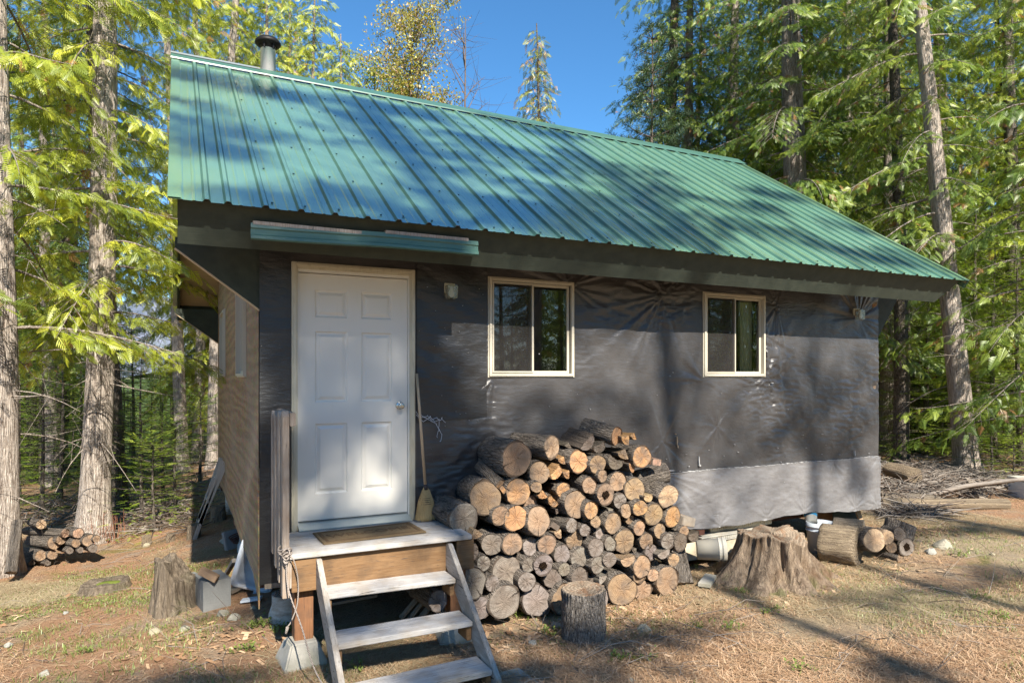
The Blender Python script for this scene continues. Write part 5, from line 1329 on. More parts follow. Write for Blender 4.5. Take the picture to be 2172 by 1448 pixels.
# reddish shoots by the large cedar
rs = random.Random(3); c0 = on_ground(228, 1150); m = MB()
for k in range(26):
    a = Vector((rs.uniform(-.28, .28), rs.uniform(-.2, .2), 0)); e = a+Vector((rs.uniform(-.1, .1), rs.uniform(-.1, .1), rs.uniform(.2, .48))); m.tube([a, a.lerp(e, .5)+Vector((rs.uniform(-.02, .02), 0, 0)), e], [.004, .003, .0015], 4, caps=False)
    for j in range(3): t = rs.uniform(.4, .9); q = a.lerp(e, t); m.tube([q, q+Vector((rs.uniform(-.07, .07), rs.uniform(-.04, .04), .07))], [.002, .001], 3, caps=False)
o = m.build('leafless_shrub', MT['red_twig'], recalc=False); o.location = c0; tag(o, 'leafless shrub of thin reddish stems beside the largest pale trunk', 'shrub')
# white storage tote cut off at the right edge
p = on_ground(2185, 1062); m = MB(); m.box(-.03, 0, 0, .55, .5, .30); o = m.build('storage_tote', MT['bucket_grey'], None, .01); o.location = p; o.rotation_euler.z = R(-30); tag(o, 'grey storage tote with a pale lid cut off by the edge of the picture', 'tote')
m = MB(); m.box(-.045, -.015, .30, .565, .515, .345); m.build('lid', MT['white_plastic'], o, .012)
# stones
def stone(px, py, r, lab, seed, sq=.7, up=.35):
    rs = np.random.RandomState(seed); import bmesh
    bm = bmesh.new(); bmesh.ops.create_icosphere(bm, subdivisions=3, radius=1)
    for v in bm.verts:
        c = v.co; n_ = fb1(c.x*1.3+seed, c.y*1.3+c.z, 140+seed % 5, 3)+.5*fb1(c.z*1.6, c.x+c.y+seed, 150, 3); v.co = c*(1+.55*n_)
        for ax in (Vector((.6, .3, .7)), Vector((-.7, .2, .5)), Vector((.1, -.9, .3))):
            d = v.co.dot(ax.normalized())
            if d > .72: v.co -= ax.normalized()*(d-.72)*.8
    me = bpy.data.meshes.new('stone'); bm.to_mesh(me); bm.free(); o = link('stone', me, MT['stone']); p = on_ground(px, py); dep = p.x*SYA+p.y*CYA; s = r/FPX*dep
    o.location = p+Vector((0, 0, s*up*.6)); o.scale = (s, s*.9, s*sq); o.rotation_euler.z = seed; return tag(o, lab, 'stone', 'loose stones on the forest floor')
for k, (x, y, r, lab) in enumerate([(1974, 1172, 12, 'grey lichened stone beside the larger tan one beyond the logs'), (2002, 1160, 17, 'larger tan stone beyond the logs'), (1366, 1338, 17, 'jagged pale stone in the grass past the chopping block'),
    (497, 1312, 14, 'pale rounded stone in front of the concrete blocks'), (472, 1304, 13, 'flat brownish stone touching the concrete blocks'), (538, 1290, 7, 'small white stone near the card tube pier'), (1130, 1365, 10, 'small white stone left of the chopping block'),
    (95, 1430, 11, 'pale flat stone at the bottom left of the ground'), (391, 1335, 10, 'small grey stone in the moss below the rotten stump'), (330, 1342, 13, 'low half buried stone in the straw left of the pier block'), (1180, 1330, 12, 'greenish flat stone beside the chopping block foot'),
    (480, 1150, 14, 'chunky white stone leaning on the card tube pier'), (640, 1290, 9, 'grey stone behind the porch post'), (2105, 1176, 5, 'tiny pale stone on the needles at the right'), (1398, 1180, 5, 'white chip of stone by the log pile'), (1340, 1445, 9, 'white stone at the bottom edge'), (310, 1158, 8, 'pale stone near the little firs'),
    (140, 1300, 6, 'white pebble in the moss at the left'), (585, 1330, 10, 'rough stone beside the mossy pier block'), (18, 1370, 9, 'stone in the shade at the left edge')]): stone(x, y, r, lab, k+1)
# cut faces of small stubs on the forest floor at left
for k, (x, y, r) in enumerate([(412, 1140, 13), (311, 1155, 9), (362, 1148, 8), (463, 1103, 14)]):
    p = on_ground(x, y); dep = p.x*SYA+p.y*CYA; s = r/FPX*dep
    o = side_log('small_stub', p+Vector((0, 0, s*2.2)), p-Vector((0, 0, .03)), s, s*1.2, ['pale cut stub at the foot of the ladder', 'ragged pale stub beyond the rotten stump', 'tiny cut stub between the ragged one and the ladder', 'broad low stub behind the ladder'][k], cat='stump', tone='l', seed=k+70); o.data.materials.clear(); [o.data.materials.append(MT[q_]) for q_ in ('peeled', 'log_end', 'split_wood')]
# old boards in the dark under the porch
G6 = 'scrap boards under the porch'
for k, (a, b, c, d, w_) in enumerate([(850, 1310, 905, 1245, .05), (868, 1312, 925, 1240, .04), (705, 1280, 800, 1262, .03), (890, 1312, 940, 1250, .06)]):
    A = at_D(a, b, 5.6); B = at_D(c, d, 5.75); plank('scrap_board', A, B, w_, .02, MT['grey_board'], ['grey board leaning nearest the stair in the dark under the porch', 'thin board beside the nearest leaning one under the porch', 'thin strip lying low across the dark under the porch', 'wide board leaning against the firewood under the porch'][k], 'board', 0, G6)

# ================================================================ SCATTER: needles, straw, grass
def scatter(name, label, n, mat, seed, L, W, lift, region, up=0.0, curve=0.0, dens=None, tri=False):
    rs = np.random.RandomState(seed); xy = []
    tot = 0
    while tot < n:
        D = rs.uniform(region[0]**.5, region[1]**.5, n*2)**2; t = rs.uniform(region[2], region[3], n*2)
        X = D*(t*CYA+SYA); Y = D*(-t*SYA+CYA); k = np.ones(len(X), bool)
        k &= ~((X > X0+.05) & (X < X1) & (Y > Y0-.1) & (Y < Y1))
        if dens is not None: k &= rs.rand(len(X)) < dens(X, Y)
        xy.append(np.stack([X[k], Y[k]], 1)); tot += k.sum()
    P_ = np.concatenate(xy)[:n]; n_ = len(P_); Z = gheight(P_[:, 0], P_[:, 1])
    near = np.exp(-((P_[:, 0]-3)**2+(P_[:, 1]-6)**2)/160); Z = Z+near*(.010*fbm(P_[:, 0]*9, P_[:, 1]*9, 20, 3))
    a = rs.uniform(0, 2*math.pi, n_); l = rs.uniform(L[0], L[1], n_); w_ = rs.uniform(W[0], W[1], n_); el = rs.uniform(-.1, .35, n_) if up == 0 else rs.uniform(up*.5, up, n_)
    d = np.stack([np.cos(a)*np.cos(el), np.sin(a)*np.cos(el), np.sin(el)], 1); side = np.stack([-np.sin(a), np.cos(a), np.zeros(n_)], 1)
    c = np.stack([P_[:, 0], P_[:, 1], Z+rs.uniform(lift[0], lift[1], n_)], 1)
    p0 = c; p1 = c+d*l[:, None]*.55; p2 = c+d*l[:, None]; p2[:, 2] -= curve*l*rs.uniform(.2, 1, n_)
    if up == 0: p1[:, 2] = np.maximum(p1[:, 2], c[:, 2]+.001); p2[:, 2] = np.maximum(p2[:, 2], c[:, 2]-.003)
    s = side*w_[:, None]*.5
    V = np.stack([p0-s, p0+s, p1+s*.9, p1-s*.9, p2+s*.3, p2-s*.3], 1).reshape(-1, 3); b = np.arange(n_)[:, None]*6
    F = np.concatenate([b+np.array([[0, 1, 2, 3]]), b+np.array([[3, 2, 4, 5]])]); at = np.repeat(rs.rand(n_), 6)
    o = link(name, np_mesh(name, V, F, attr=at), MT[mat]); return tag(o, label, 'ground cover', kind='stuff')
def patch(s, f, th, wd): return lambda X, Y: np.clip((fbm(X*f, Y*f, s, 3)-th)/wd, .02, 1)
scatter('fallen_needles', 'fallen orange brown needles covering the clearing', 170000, 'needle_dry', 1, (.03, .12), (.0025, .005), (.0, .012), (3.6, 16, -.85, .85), dens=patch(21, .5, -.2, .3))
scatter('dry_straw', 'flattened dry straw lying over the clearing', 120000, 'grass_dry', 2, (.04, .15), (.002, .004), (.0, .015), (3.6, 13, -.85, .85), dens=patch(25, .7, .0, .25), curve=.3)
scatter('grass', 'sparse short green grass sprouting through the litter', 13000, 'grass_green', 3, (.02, .06), (.003, .006), (0, .002), (3.6, 12, -.85, .85), up=1.3, dens=lambda X, Y: np.clip((fbm(X*1.1, Y*1.1, 29, 3)-.16)/.15, .004, 1), curve=.3)
scatter('moss_cover', 'low moss patches on the ground', 16000, 'grass_green', 4, (.012, .03), (.004, .008), (0, .004), (3.6, 9, -.85, .6), up=.9, dens=lambda X, Y: np.clip((fbm(X*.9, Y*.9, 33, 4)-.12)/.12, .0, 1)*np.where(X < 1.2, 1, .25))
def chips():
    rs = np.random.RandomState(17); P_ = []
    for (x, y, sx, sy, n) in [(3.0, 4.75, .9, .16, 420), (3.1, 4.3, .5, .3, 160), (5.35, 4.75, .55, .3, 380), (6.9, 4.9, .5, .3, 160), (8.6, 5.4, 1.2, .5, 160), (.3, 5.6, .5, .4, 120), (-1.6, 7.5, .8, .4, 120), (10.6, 7.6, 1.2, .5, 300), (2.0, 4.9, .4, .3, 80)]: P_.append(np.stack([rs.normal(x, sx*.6, n), rs.normal(y, sy*.7, n)], 1))
    P_ = np.concatenate(P_); P_ = P_[~((P_[:, 0] > X0) & (P_[:, 1] > Y0-.1) & (P_[:, 0] < X1))]; n = len(P_); Z = gheight(P_[:, 0], P_[:, 1])+.012
    L = rs.uniform(.012, .045, n); W = L*rs.uniform(.25, .6, n); a = rs.uniform(0, 6.28, n); t = rs.uniform(-.35, .35, n)
    d = np.stack([np.cos(a), np.sin(a), t], 1)*L[:, None]; s = np.stack([-np.sin(a), np.cos(a), rs.uniform(-.3, .3, n)], 1)*W[:, None]; c = np.stack([P_[:, 0], P_[:, 1], Z], 1)
    V = np.stack([c-d-s*.6, c+d*.8-s, c+d+s*.5, c-d*.7+s], 1).reshape(-1, 3); F = np.arange(n*4).reshape(-1, 4)
    tag(link('wood_chips', np_mesh('wood_chips', V, F, attr=np.repeat(rs.rand(n), 4)), MT['needle_dry']), 'wood chips and bark flakes strewn round the firewood and the stumps', 'wood chips', kind='stuff')
chips()
def herbs():
    rs = random.Random(8); m = MB()
    spots = [(1170, 1345, 14), (1105, 1310, 8), (1585, 1240, 9), (1570, 1258, 8), (1640, 1300, 9), (545, 1330, 22), (590, 1300, 14), (600, 1340, 20), (520, 1380, 12), (755, 1420, 10), (1305, 1400, 10), (1550, 1330, 12), (1475, 1205, 6), (1700, 1420, 8), (2040, 1180, 9), (2070, 1265, 8), (2130, 1310, 10), (1360, 1398, 8), (1480, 1330, 8), (165, 1388, 6)]
    for (px, py, n) in spots:
        c = on_ground(px, py)
        for k in range(n*2):
            q = c+Vector((rs.gauss(0, .06), rs.gauss(0, .05), 0)); q.z = gz(q.x, q.y); h = rs.uniform(.02, .07)
            for j in range(4):
                a = rs.uniform(0, 6.28); d = Vector((math.cos(a), math.sin(a), .6)); s = Vector((-math.sin(a), math.cos(a), 0)); L = rs.uniform(.015, .035); b = q+Vector((0, 0, h*(j+1)/5))
                m.add([b, b+d*L*.5+s*L*.28, b+d*L, b+d*L*.5-s*L*.28], [(0, 1, 2, 3)])
    me = m.mesh('weeds'); a_ = me.attributes.new('rnd', 'FLOAT', 'POINT'); a_.data.foreach_set('value', np.random.RandomState(1).rand(len(me.vertices)).astype(np.float32))
    tag(link('weeds', me, MT['grass_green']), 'small leafy green weeds sprouting in the clearing', 'weeds', kind='stuff')
herbs()
# ================================================================ TREES
def template(pairs, ang, l0, l1, w_, droop, x0=.06, wr=.03, bulge=.5):
    """one flat frond, length 1 along x, leaflets on both sides: vertices and quads"""
    V = [(0, -wr, 0), (0, wr, 0), (1, wr*.3, 0), (1, -wr*.3, 0)]; F = [(0, 1, 2, 3)]
    for i in range(pairs):
        t = i/(pairs-1) if pairs > 1 else 0; x = x0+(.95-x0)*t; l = l0+(l1-l0)*t
        for s in (-1, 1):
            a = ang*(1-.25*t); dx, dy = math.cos(a)*l, math.sin(a)*l*s; px_, py_ = -dy/l*w_, dx/l*w_; b = len(V)
            V += [(x, 0, 0), (x+dx*bulge+px_, dy*bulge+py_, 0), (x+dx, dy, 0), (x+dx*bulge-px_, dy*bulge-py_, 0)]; F.append((b, b+1, b+2, b+3))
    V = np.array(V, float); V[:, 2] = -droop*V[:, 0]**2-.25*np.abs(V[:, 1])
    return V, np.array(F)
T_CEDAR = template(8, R(48), .52, .15, .036, .30)
T_CEDAR2 = template(6, R(38), .42, .14, .040, .3)
T_FIR = template(7, R(62), .30, .10, .030, .05, wr=.03)
def pine_template():
    V = []; F = []; rs = np.random.RandomState(0)
    for k in range(16):
        a = 2*math.pi*k/16*3.1; e = R(25+25*(k % 3)); d = np.array([math.cos(e), math.sin(e)*math.cos(a), math.sin(e)*math.sin(a)]); n_ = np.cross(d, [0, .3, 1]); n_ /= np.linalg.norm(n_)
        b = len(V); o_ = np.array([.35*(k/16), 0, 0]); V += [tuple(o_-n_*.02), tuple(o_+n_*.02), tuple(o_+d*.7+n_*.028), tuple(o_+d*.7-n_*.028)]; F.append((b, b+1, b+2, b+3))
    return np.array(V), np.array(F)
T_PINE = pine_template()
T_LEAF = (np.array([(0, 0, 0), (.5, .28, 0), (1, 0, -.1), (.5, -.28, 0)], float), np.array([(0, 1, 2, 3)]))
def sprays(T, O, D, N, S, rnd):
    V, F = T; O = np.asarray(O); D = np.asarray(D, float); N = np.asarray(N, float); S = np.asarray(S)
    D = D/np.linalg.norm(D, axis=1, keepdims=True); Y = np.cross(N, D); Y /= (np.linalg.norm(Y, axis=1, keepdims=True)+1e-9); Z = np.cross(D, Y)
    W = O[:, None, :]+S[:, None, None]*(V[None, :, 0:1]*D[:, None, :]+V[None, :, 1:2]*Y[:, None, :]+V[None, :, 2:3]*Z[:, None, :])
    n = len(O); k = len(V); FF = (F[None]+(np.arange(n)*k)[:, None, None]).reshape(-1, 4)
    return W.reshape(-1, 3), FF, np.repeat(np.asarray(rnd), k)
def wood_quads(mb_list, pts, r0, r1, n=4):
    """cheap tapered tube appended to list of (V,F)"""
    pts = np.asarray(pts, float); m = len(pts); rad = np.linspace(r0, r1, m)
    t = np.gradient(pts, axis=0); t /= (np.linalg.norm(t, axis=1, keepdims=True)+1e-9)
    ref = np.array([0, 0, 1.]) if abs(t[0][2]) < .9 else np.array([1., 0, 0]); u = np.cross(t, ref); u /= (np.linalg.norm(u, axis=1, keepdims=True)+1e-9); v = np.cross(t, u)
    a = np.arange(n)*2*math.pi/n
    V = pts[:, None, :]+rad[:, None, None]*(np.cos(a)[None, :, None]*u[:, None, :]+np.sin(a)[None, :, None]*v[:, None, :])
    i = np.arange(m-1)[:, None]*n; k = np.arange(n)[None, :]; F = np.stack([i+k, i+(k+1) % n, i+n+(k+1) % n, i+n+k], -1).reshape(-1, 4)
    mb_list.append((V.reshape(-1, 3), F))
def join(lst):
    Vs = []; Fs = []; b = 0
    for V, F in lst: Vs.append(V); Fs.append(F+b); b += len(V)
    return np.concatenate(Vs), np.concatenate(Fs)
def trunk_geo(H, r0, seed, lean=0.0, flare=.5, n=20, m=44, rtop=.02, hmin=0):
    rs = np.random.RandomState(seed); t = np.linspace(0, 1, m)**1.3; z = t*H-.15
    px_ = .05*H*.12*np.sin(t*5+seed)+lean*t*H; py_ = .05*H*.12*np.sin(t*4+seed*2.2)
    r = r0*(1-t)**.85*(1-.0)+rtop+r0*flare*np.exp(-z.clip(0)/.35)
    a = np.arange(n)*2*math.pi/n; A, ZZ = np.meshgrid(a, z)
    lob = 1+.06*np.sin(A*3+seed)+.05*fbm(np.cos(A)*2+9, np.sin(A)*2+ZZ*.7+9, seed % 7+200, 3)*2+.30*flare*np.exp(-np.clip(ZZ, 0, 9)/.3)*np.sin(A*5+seed)**2
    RR = r[:, None]*lob
    V = np.stack([px_[:, None]+RR*np.cos(A), py_[:, None]+RR*np.sin(A), ZZ], -1).reshape(-1, 3)
    i = np.arange(m-1)[:, None]*n; k = np.arange(n)[None, :]; F = np.stack([i+k, i+(k+1) % n, i+n+(k+1) % n, i+n+k], -1).reshape(-1, 4)
    ax = lambda h: np.array([np.interp(h+.15, t*H, px_), np.interp(h+.15, t*H, py_), h]); rr = lambda h: np.interp(h+.15, t*H, r)
    return V, F, ax, rr
def branch_curve(a, L, p0, rise, droop, tip, n=9, bend=0):
    s = np.linspace(0, 1, n); d = np.array([math.cos(a), math.sin(a), 0]); q = np.array([-math.sin(a), math.cos(a), 0])
    return p0+d*(s*L)[:, None]+q*(bend*L*s**2)[:, None]+np.array([0, 0, 1.])*(L*(rise*s-droop*s**2+tip*s**3))[:, None]
def foliage_on(P_, L, rs, out, T, size, dens, kind, wood=None, smin=.15):
    """side branchlets with fronds along the curve P_"""
    n = max(4, int(L*dens)); s = np.linspace(smin, 1, n)+rs.uniform(-.02, .02, n); s = s.clip(0, 1); k = s*(len(P_)-1); i = np.minimum(k.astype(int), len(P_)-2); f = k-i
    C = P_[i]*(1-f[:, None])+P_[i+1]*f[:, None]; Tn = P_[i+1]-P_[i]; Tn /= np.linalg.norm(Tn, axis=1, keepdims=True)
    up = np.array([0, 0, 1.]); sd = np.cross(Tn, up); sd /= (np.linalg.norm(sd, axis=1, keepdims=True)+1e-9)
    for j in range(n):
        sg = 1 if j % 2 else -1; l = (.16+.34*(1-s[j])+.10*rs.rand())*L*(.75 if kind == 'fir' else .62); l = min(max(l, .18), 1.2)
        ang = R(52)*sg*(1-.3*s[j]); dirn = Tn[j]*math.cos(ang)+sd[j]*math.sin(ang)
        dz = -.02 if kind == 'fir' else -rs.uniform(.15, .5)
        m = max(2, int(l/(size*.42))); t = np.linspace(.12, 1, m); pos = C[j]+dirn*(t*l)[:, None]; pos[:, 2] += dz*l*t**1.5
        if kind == 'fir':
            sd2 = np.cross(dirn, up); alt = np.where(np.arange(m) % 2, 1, -1)[:, None]; dd = dirn*1.0+sd2*alt*.75; dd[-1] = dirn; dd[:, 2] += rs.uniform(-.15, .1, m); Nn = np.tile(up, (m, 1))+rs.normal(0, .18, (m, 3))
        else:
            sd2 = np.cross(dirn, up); alt = np.where(np.arange(m) % 2, 1, -1)[:, None]; dd = dirn*.85+sd2*alt*.55; dd[:, 2] -= rs.uniform(.0, .75, m); Nn = np.tile(up, (m, 1))*.7+rs.normal(0, .5, (m, 3))+dirn*.4
        S = size*rs.uniform(.5, 1.1, m)
        r_ = np.clip(.5+.5*rs.normal(0, .75)+rs.normal(0, .12, m), 0.01, .99)
        out.append(sprays(T, pos, dd, Nn, S, r_))
        if wood is not None and l > .3: wood_quads(wood, np.stack([C[j], C[j]+dirn*l*.5+up*dz*l*.35, C[j]+dirn*l+up*dz*l]), .005, .002, 3)
def combine(out):
    Vs = []; Fs = []; A = []; b = 0
    for V, F, a in out: Vs.append(V); Fs.append(F+b); A.append(a); b += len(V)
    return np.concatenate(Vs), np.concatenate(Fs), np.concatenate(A)
def mk_tree_mesh(trunk, wood, fol, prefix):
    V, F = join([trunk]+wood); tm = np_mesh(prefix+'_trunk', V, F, smooth=True)
    V, F, a = combine(fol); cm = np_mesh(prefix+'_crown', V, F, attr=a)
    return tm, cm
def cedar(seed, H, r0, z0, L0, nb, dens=9, size=.34, lean=0, dead=10, Ltop=.35, ztop=None, T=None, flare=.5, avoid=None):
    rs = np.random.RandomState(seed); V, F, ax, rr = trunk_geo(H, r0, seed, lean, flare); wood = []; out = []; a = rs.uniform(0, 6)
    ztop = ztop or H*.97; T = T if T is not None else T_CEDAR
    for i in range(nb):
        u = (i+rs.rand())/nb; h = z0+(ztop-z0)*u**.95; a += 2.4+rs.normal(0, .3); L = (L0*(1-((h-z0)/(H-z0)))**.75+Ltop)*rs.uniform(.6, 1.15)
        if avoid is not None and h < 11 and math.cos(a-R(avoid)) > .45:
            if rs.rand() < .25: continue
            L *= .7
        P_ = branch_curve(a, L, ax(h), rs.uniform(-.05, .22), rs.uniform(.45, .85), rs.uniform(.1, .35), bend=rs.uniform(-.15, .15)); wood_quads(wood, P_, .008+.006*L, .003, 4)
        foliage_on(P_, L, rs, out, T, size, dens, 'cedar', wood if rs.rand() < .5 else None)
    for i in range(dead):
        h = rs.uniform(max(.8, z0*.3), z0+2.5); a_ = rs.uniform(0, 6.28); L = rs.uniform(.3, 1.5); P_ = branch_curve(a_, L, ax(h), rs.uniform(-.4, .1), rs.uniform(-.1, .6), 0, 6, rs.uniform(-.3, .3)); wood_quads(wood, P_, .012, .003, 4)
        for _ in range(3): k = rs.randint(2, 5); d = rs.normal(0, .25, 3); wood_quads(wood, np.stack([P_[k], P_[k]+d*.6, P_[k]+d*1.2]), .004, .0015, 3)
    return mk_tree_mesh((V, F), wood, out, 'cedar')
def fir(seed, H, r0, z0, L0, step=.28, dens=9, size=.20, per=6, flare=.3):
    rs = np.random.RandomState(seed); V, F, ax, rr = trunk_geo(H, r0, seed, 0, flare, 10, 20, .006); wood = []; out = []; h = z0
    while h < H*.985:
        u = (h-z0)/(H-z0); L = L0*(1-u)**.8+.08
        for k in range(per):
            a = 2*math.pi*k/per+rs.uniform(-.4, .4)+h*3; l = L*rs.uniform(.65, 1.12)
            P_ = branch_curve(a, l, ax(h+rs.uniform(-.08, .08)), rs.uniform(-.1, .15)+.35*u, rs.uniform(.15, .35)*(1-u), .12, 6); wood_quads(wood, P_, .006+.005*l, .002, 3)
            foliage_on(P_, l, rs, out, T_FIR, min(size, l*.6+.05), dens, 'fir', None, .12)
        h += step*(.7+.5*(1-u))*rs.uniform(.8, 1.2)
    return mk_tree_mesh((V, F), wood, out, 'fir')
def pine(seed, H, r0, z0, L0):
    rs = np.random.RandomState(seed); V, F, ax, rr = trunk_geo(H, r0, seed, 0, .2, 10, 24, .008); wood = []; out = []; h = z0
    while h < H*.99:
        u = (h-z0)/(H-z0); L = L0*(1-u)**.7+.15
        for k in range(6):
            a = 2*math.pi*k/6+rs.uniform(-.4, .4)+h; l = L*rs.uniform(.5, 1.1); P_ = branch_curve(a, l, ax(h), .35, .0, .25, 8, rs.uniform(-.1, .1)); wood_quads(wood, P_, .018, .005, 4)
            m = max(4, int(l*16)); 
            for j in range(m):
                t = .3+.7*j/m; c = P_[min(int(t*7), 7)]; d = P_[min(int(t*7)+1, 7)]-P_[max(int(t*7)-1, 0)]; d = d/np.linalg.norm(d)+rs.normal(0, .45, 3)+np.array([0, 0, .3]); e = c+d*rs.uniform(.05, .25)
                out.append(sprays(T_PINE, [e], [d], [[.1, .2, 1]], [.20*rs.uniform(.7, 1.2)], [rs.rand()]))
        h += .46*rs.uniform(.8, 1.15)
    return mk_tree_mesh((V, F), wood, out, 'pine')
def decid(seed, H, spread, leaves, nb=26, leafsize=.10, T=T_LEAF):
    rs = np.random.RandomState(seed); V, F, ax, rr = trunk_geo(H, .07, seed, 0, .2, 8, 24, .008); wood = []; out = []
    for i in range(nb):
        h = H*(.25+.7*(i+rs.rand())/nb); a = rs.uniform(0, 6.28); L = spread*(1-h/H*.6)*rs.uniform(.6, 1.1); P_ = branch_curve(a, L, ax(h), rs.uniform(.9, 1.7), rs.uniform(0, .4), 0, 8, rs.uniform(-.3, .3)); wood_quads(wood, P_, .018, .004, 4)
        for j in range(9):
            k = rs.randint(2, 7); d = rs.normal(0, .35, 3); d[2] = abs(d[2])*.6; Q = np.stack([P_[k], P_[k]+d*.7, P_[k]+d*1.5+np.array([0, 0, .1])]); wood_quads(wood, Q, .006, .002, 3)
            if leaves:
                m = leaves; t = rs.rand(m); c = Q[0]+(Q[2]-Q[0])*t[:, None]+rs.normal(0, .09, (m, 3)); out.append(sprays(T, c, rs.normal(0, 1, (m, 3))+np.array([0, 0, -.8]), rs.normal(0, 1, (m, 3)), rs.uniform(.6, 1.3, m)*leafsize, rs.rand(m)))
    if not leaves: out.append(sprays(T_LEAF, rs.normal(0, .5, (40, 3))+np.array([0, 0, H*.7]), rs.normal(0, 1, (40, 3)), rs.normal(0, 1, (40, 3)), np.full(40, .05), rs.rand(40)))
    return mk_tree_mesh((V, F), wood, out, 'decid')

PROTO = {}
PROTO['cedar_a'] = cedar(1, 22, .21, 2.6, 2.7, 118, size=.25)
PROTO['cedar_b'] = cedar(2, 19, .17, 3.6, 2.3, 100, size=.22)
PROTO['cedar_c'] = cedar(3, 24, .27, 4.0, 3.1, 125, size=.26)
PROTO['cedar_slim'] = cedar(4, 13.5, .09, 2.0, 1.6, 150, dens=12, size=.25, Ltop=.15)
PROTO['cedar_low'] = cedar(6, 16, .16, 1.2, 2.2, 110, size=.25)
PROTO['fir_a'] = fir(11, 3.6, .045, .25, 1.15, size=.16)
PROTO['fir_b'] = fir(12, 6.5, .08, .5, 1.6, step=.32, size=.19)
PROTO['fir_c'] = fir(13, 12, .13, 1.2, 2.1, step=.45, size=.26, dens=8)
PROTO['fir_small'] = fir(14, 1.5, .02, .12, .62, step=.18, size=.15)
PROTO['pine'] = pine(15, 11.8, .10, 3.0, 1.7)
PROTO['larch'] = decid(16, 12.4, 2.6, 40, 62, .08)
PROTO['bare'] = decid(17, 12.2, 2.0, 0, 30)
for k, (tm, cm) in PROTO.items(): print('TREE', k, len(cm.polygons))
PROTO['ced_dense'] = cedar(120, 15.5, .13, 2.5, 2.5, 135, dens=14, size=.24)
PROTO['ced_dense2'] = cedar(121, 15.0, .12, 3.5, 2.0, 120, dens=14, size=.24)
USED = {}
def tree(proto, x, y, label, group=None, scale=1.0, rot=0, lean=(0, 0), bark='cedar_bark', leaf='cedar_leaf', name=None, sz=None, z=None):
    g = gz(x, y)-.03 if z is None else z
    nm = name or {'ced': 'cedar_tree', 'fir': 'fir_tree', 'pin': 'pine_tree', 'lar': 'larch_tree', 'bar': 'bare_tree'}[proto[:3]]
    root = empty(nm, (x, y, g), (R(lean[0]), R(lean[1]), 0), label, 'tree', group); root.scale = (scale, scale, sz or scale)
    tm, cm = PROTO[proto]
    for part_, me, mat in (('trunk', tm, bark), ('crown', cm, leaf)):
        key = (me.name, mat)
        if key not in USED:
            m2 = me.copy() if any(k[0] == me.name for k in USED) else me
            m2.materials.clear(); m2.materials.append(MT[mat]); USED[key] = m2
        o = bpy.data.objects.new(part_, USED[key]); COL.objects.link(o); o.parent = root; o.rotation_euler.z = R(rot)
    return root
def PX(px, D): v = at_D(px, 797, D); return v.x, v.y
# ---- individual trees the photo shows. lean: (about x, about y) degrees in world space
def cam_lean(deg):
    """lean sideways as seen in the picture: positive leans to picture right"""
    # rotation about the viewing axis
    ax = Vector((SYA, CYA, 0)); q = Matrix.Rotation(R(deg), 3, ax).to_euler(); return q
def place(proto, px, D, label, lean=0, **k):
    x, y = PX(px, D); r = tree(proto, x, y, label, **k)
    if lean: r.rotation_euler = cam_lean(lean)
    return r
GL = 'cedars standing at the left of the clearing'
big = cedar(101, 23, .175, 3.2, 2.1, 110, dens=13, size=.23, dead=22, flare=.55, avoid=-70); PROTO['ced_big'] = big
place('ced_big', 183, 9.7, 'large pale cedar with a flared base behind the low woodpile', 1.0, rot=0, bark='cedar_bark_pale', group=GL)
edge = cedar(102, 21, .165, 2.8, 2.2, 85, dens=13, size=.22, dead=14, flare=.35, avoid=-70); PROTO['ced_edge'] = edge
place('ced_edge', -20, 8.2, 'cedar trunk cut off by the left edge of the picture', 0.2, rot=0, bark='cedar_bark_pale', group=GL)
mid = cedar(103, 20, .155, 5.4, 2.0, 62, dens=10, size=.22, dead=10, flare=.3); PROTO['ced_mid'] = mid
place('ced_mid', 237, 13.0, 'dark straight cedar right behind the large pale one', -1.4, rot=10, bark='fir_bark', group=GL)
place('ced_mid', 263, 12.6, 'dark leaning cedar beside the straight dark one', -3.8, rot=140, bark='fir_bark', group=GL, scale=.9)
place('ced_mid', 205, 14.5, 'slim dark cedar half hidden behind the flared base of the pale one', .5, rot=240, bark='fir_bark', group=GL, scale=.8)
place('cedar_b', 96, 17, 'slender trunk in the shade between the edge trunk and the large pale cedar', .4, rot=30, leaf='cedar_leaf_deep', group=GL, scale=.85)
place('cedar_b', 62, 20, 'thin dark trunk deep in the shade next to the edge trunk', -.8, rot=90, bark='fir_bark', leaf='cedar_leaf_deep', group=GL, scale=.8)
place('cedar_b', 125, 19, 'thin dark trunk just left of the large pale cedar', .8, rot=160, bark='fir_bark', leaf='cedar_leaf_deep', group=GL, scale=.85)
place('cedar_b', 140, 21.5, 'second thin dark trunk touching the outline of the large pale cedar', 1.3, rot=220, bark='fir_bark', leaf='cedar_leaf_deep', group=GL, scale=.85)
tallc = cedar(104, 21, .17, 6.0, 1.9, 66, dens=10, size=.22, dead=12, flare=.3); PROTO['ced_tall'] = tallc
place('ced_tall', 393, 17.5, 'pale cedar leaning away from the cabin beyond the ladder', -3.0, rot=70, bark='cedar_bark_pale', group=GL, scale=.85)
place('ced_tall', 415, 20, 'grey cedar trunk between the two pale leaning ones beyond the ladder', .3, rot=170, bark='cedar_bark', group=GL, scale=.85)
place('ced_tall', 449, 17, 'pale cedar leaning toward the cabin beyond the ladder', 3.2, rot=300, bark='cedar_bark_pale', group=GL, scale=.85)
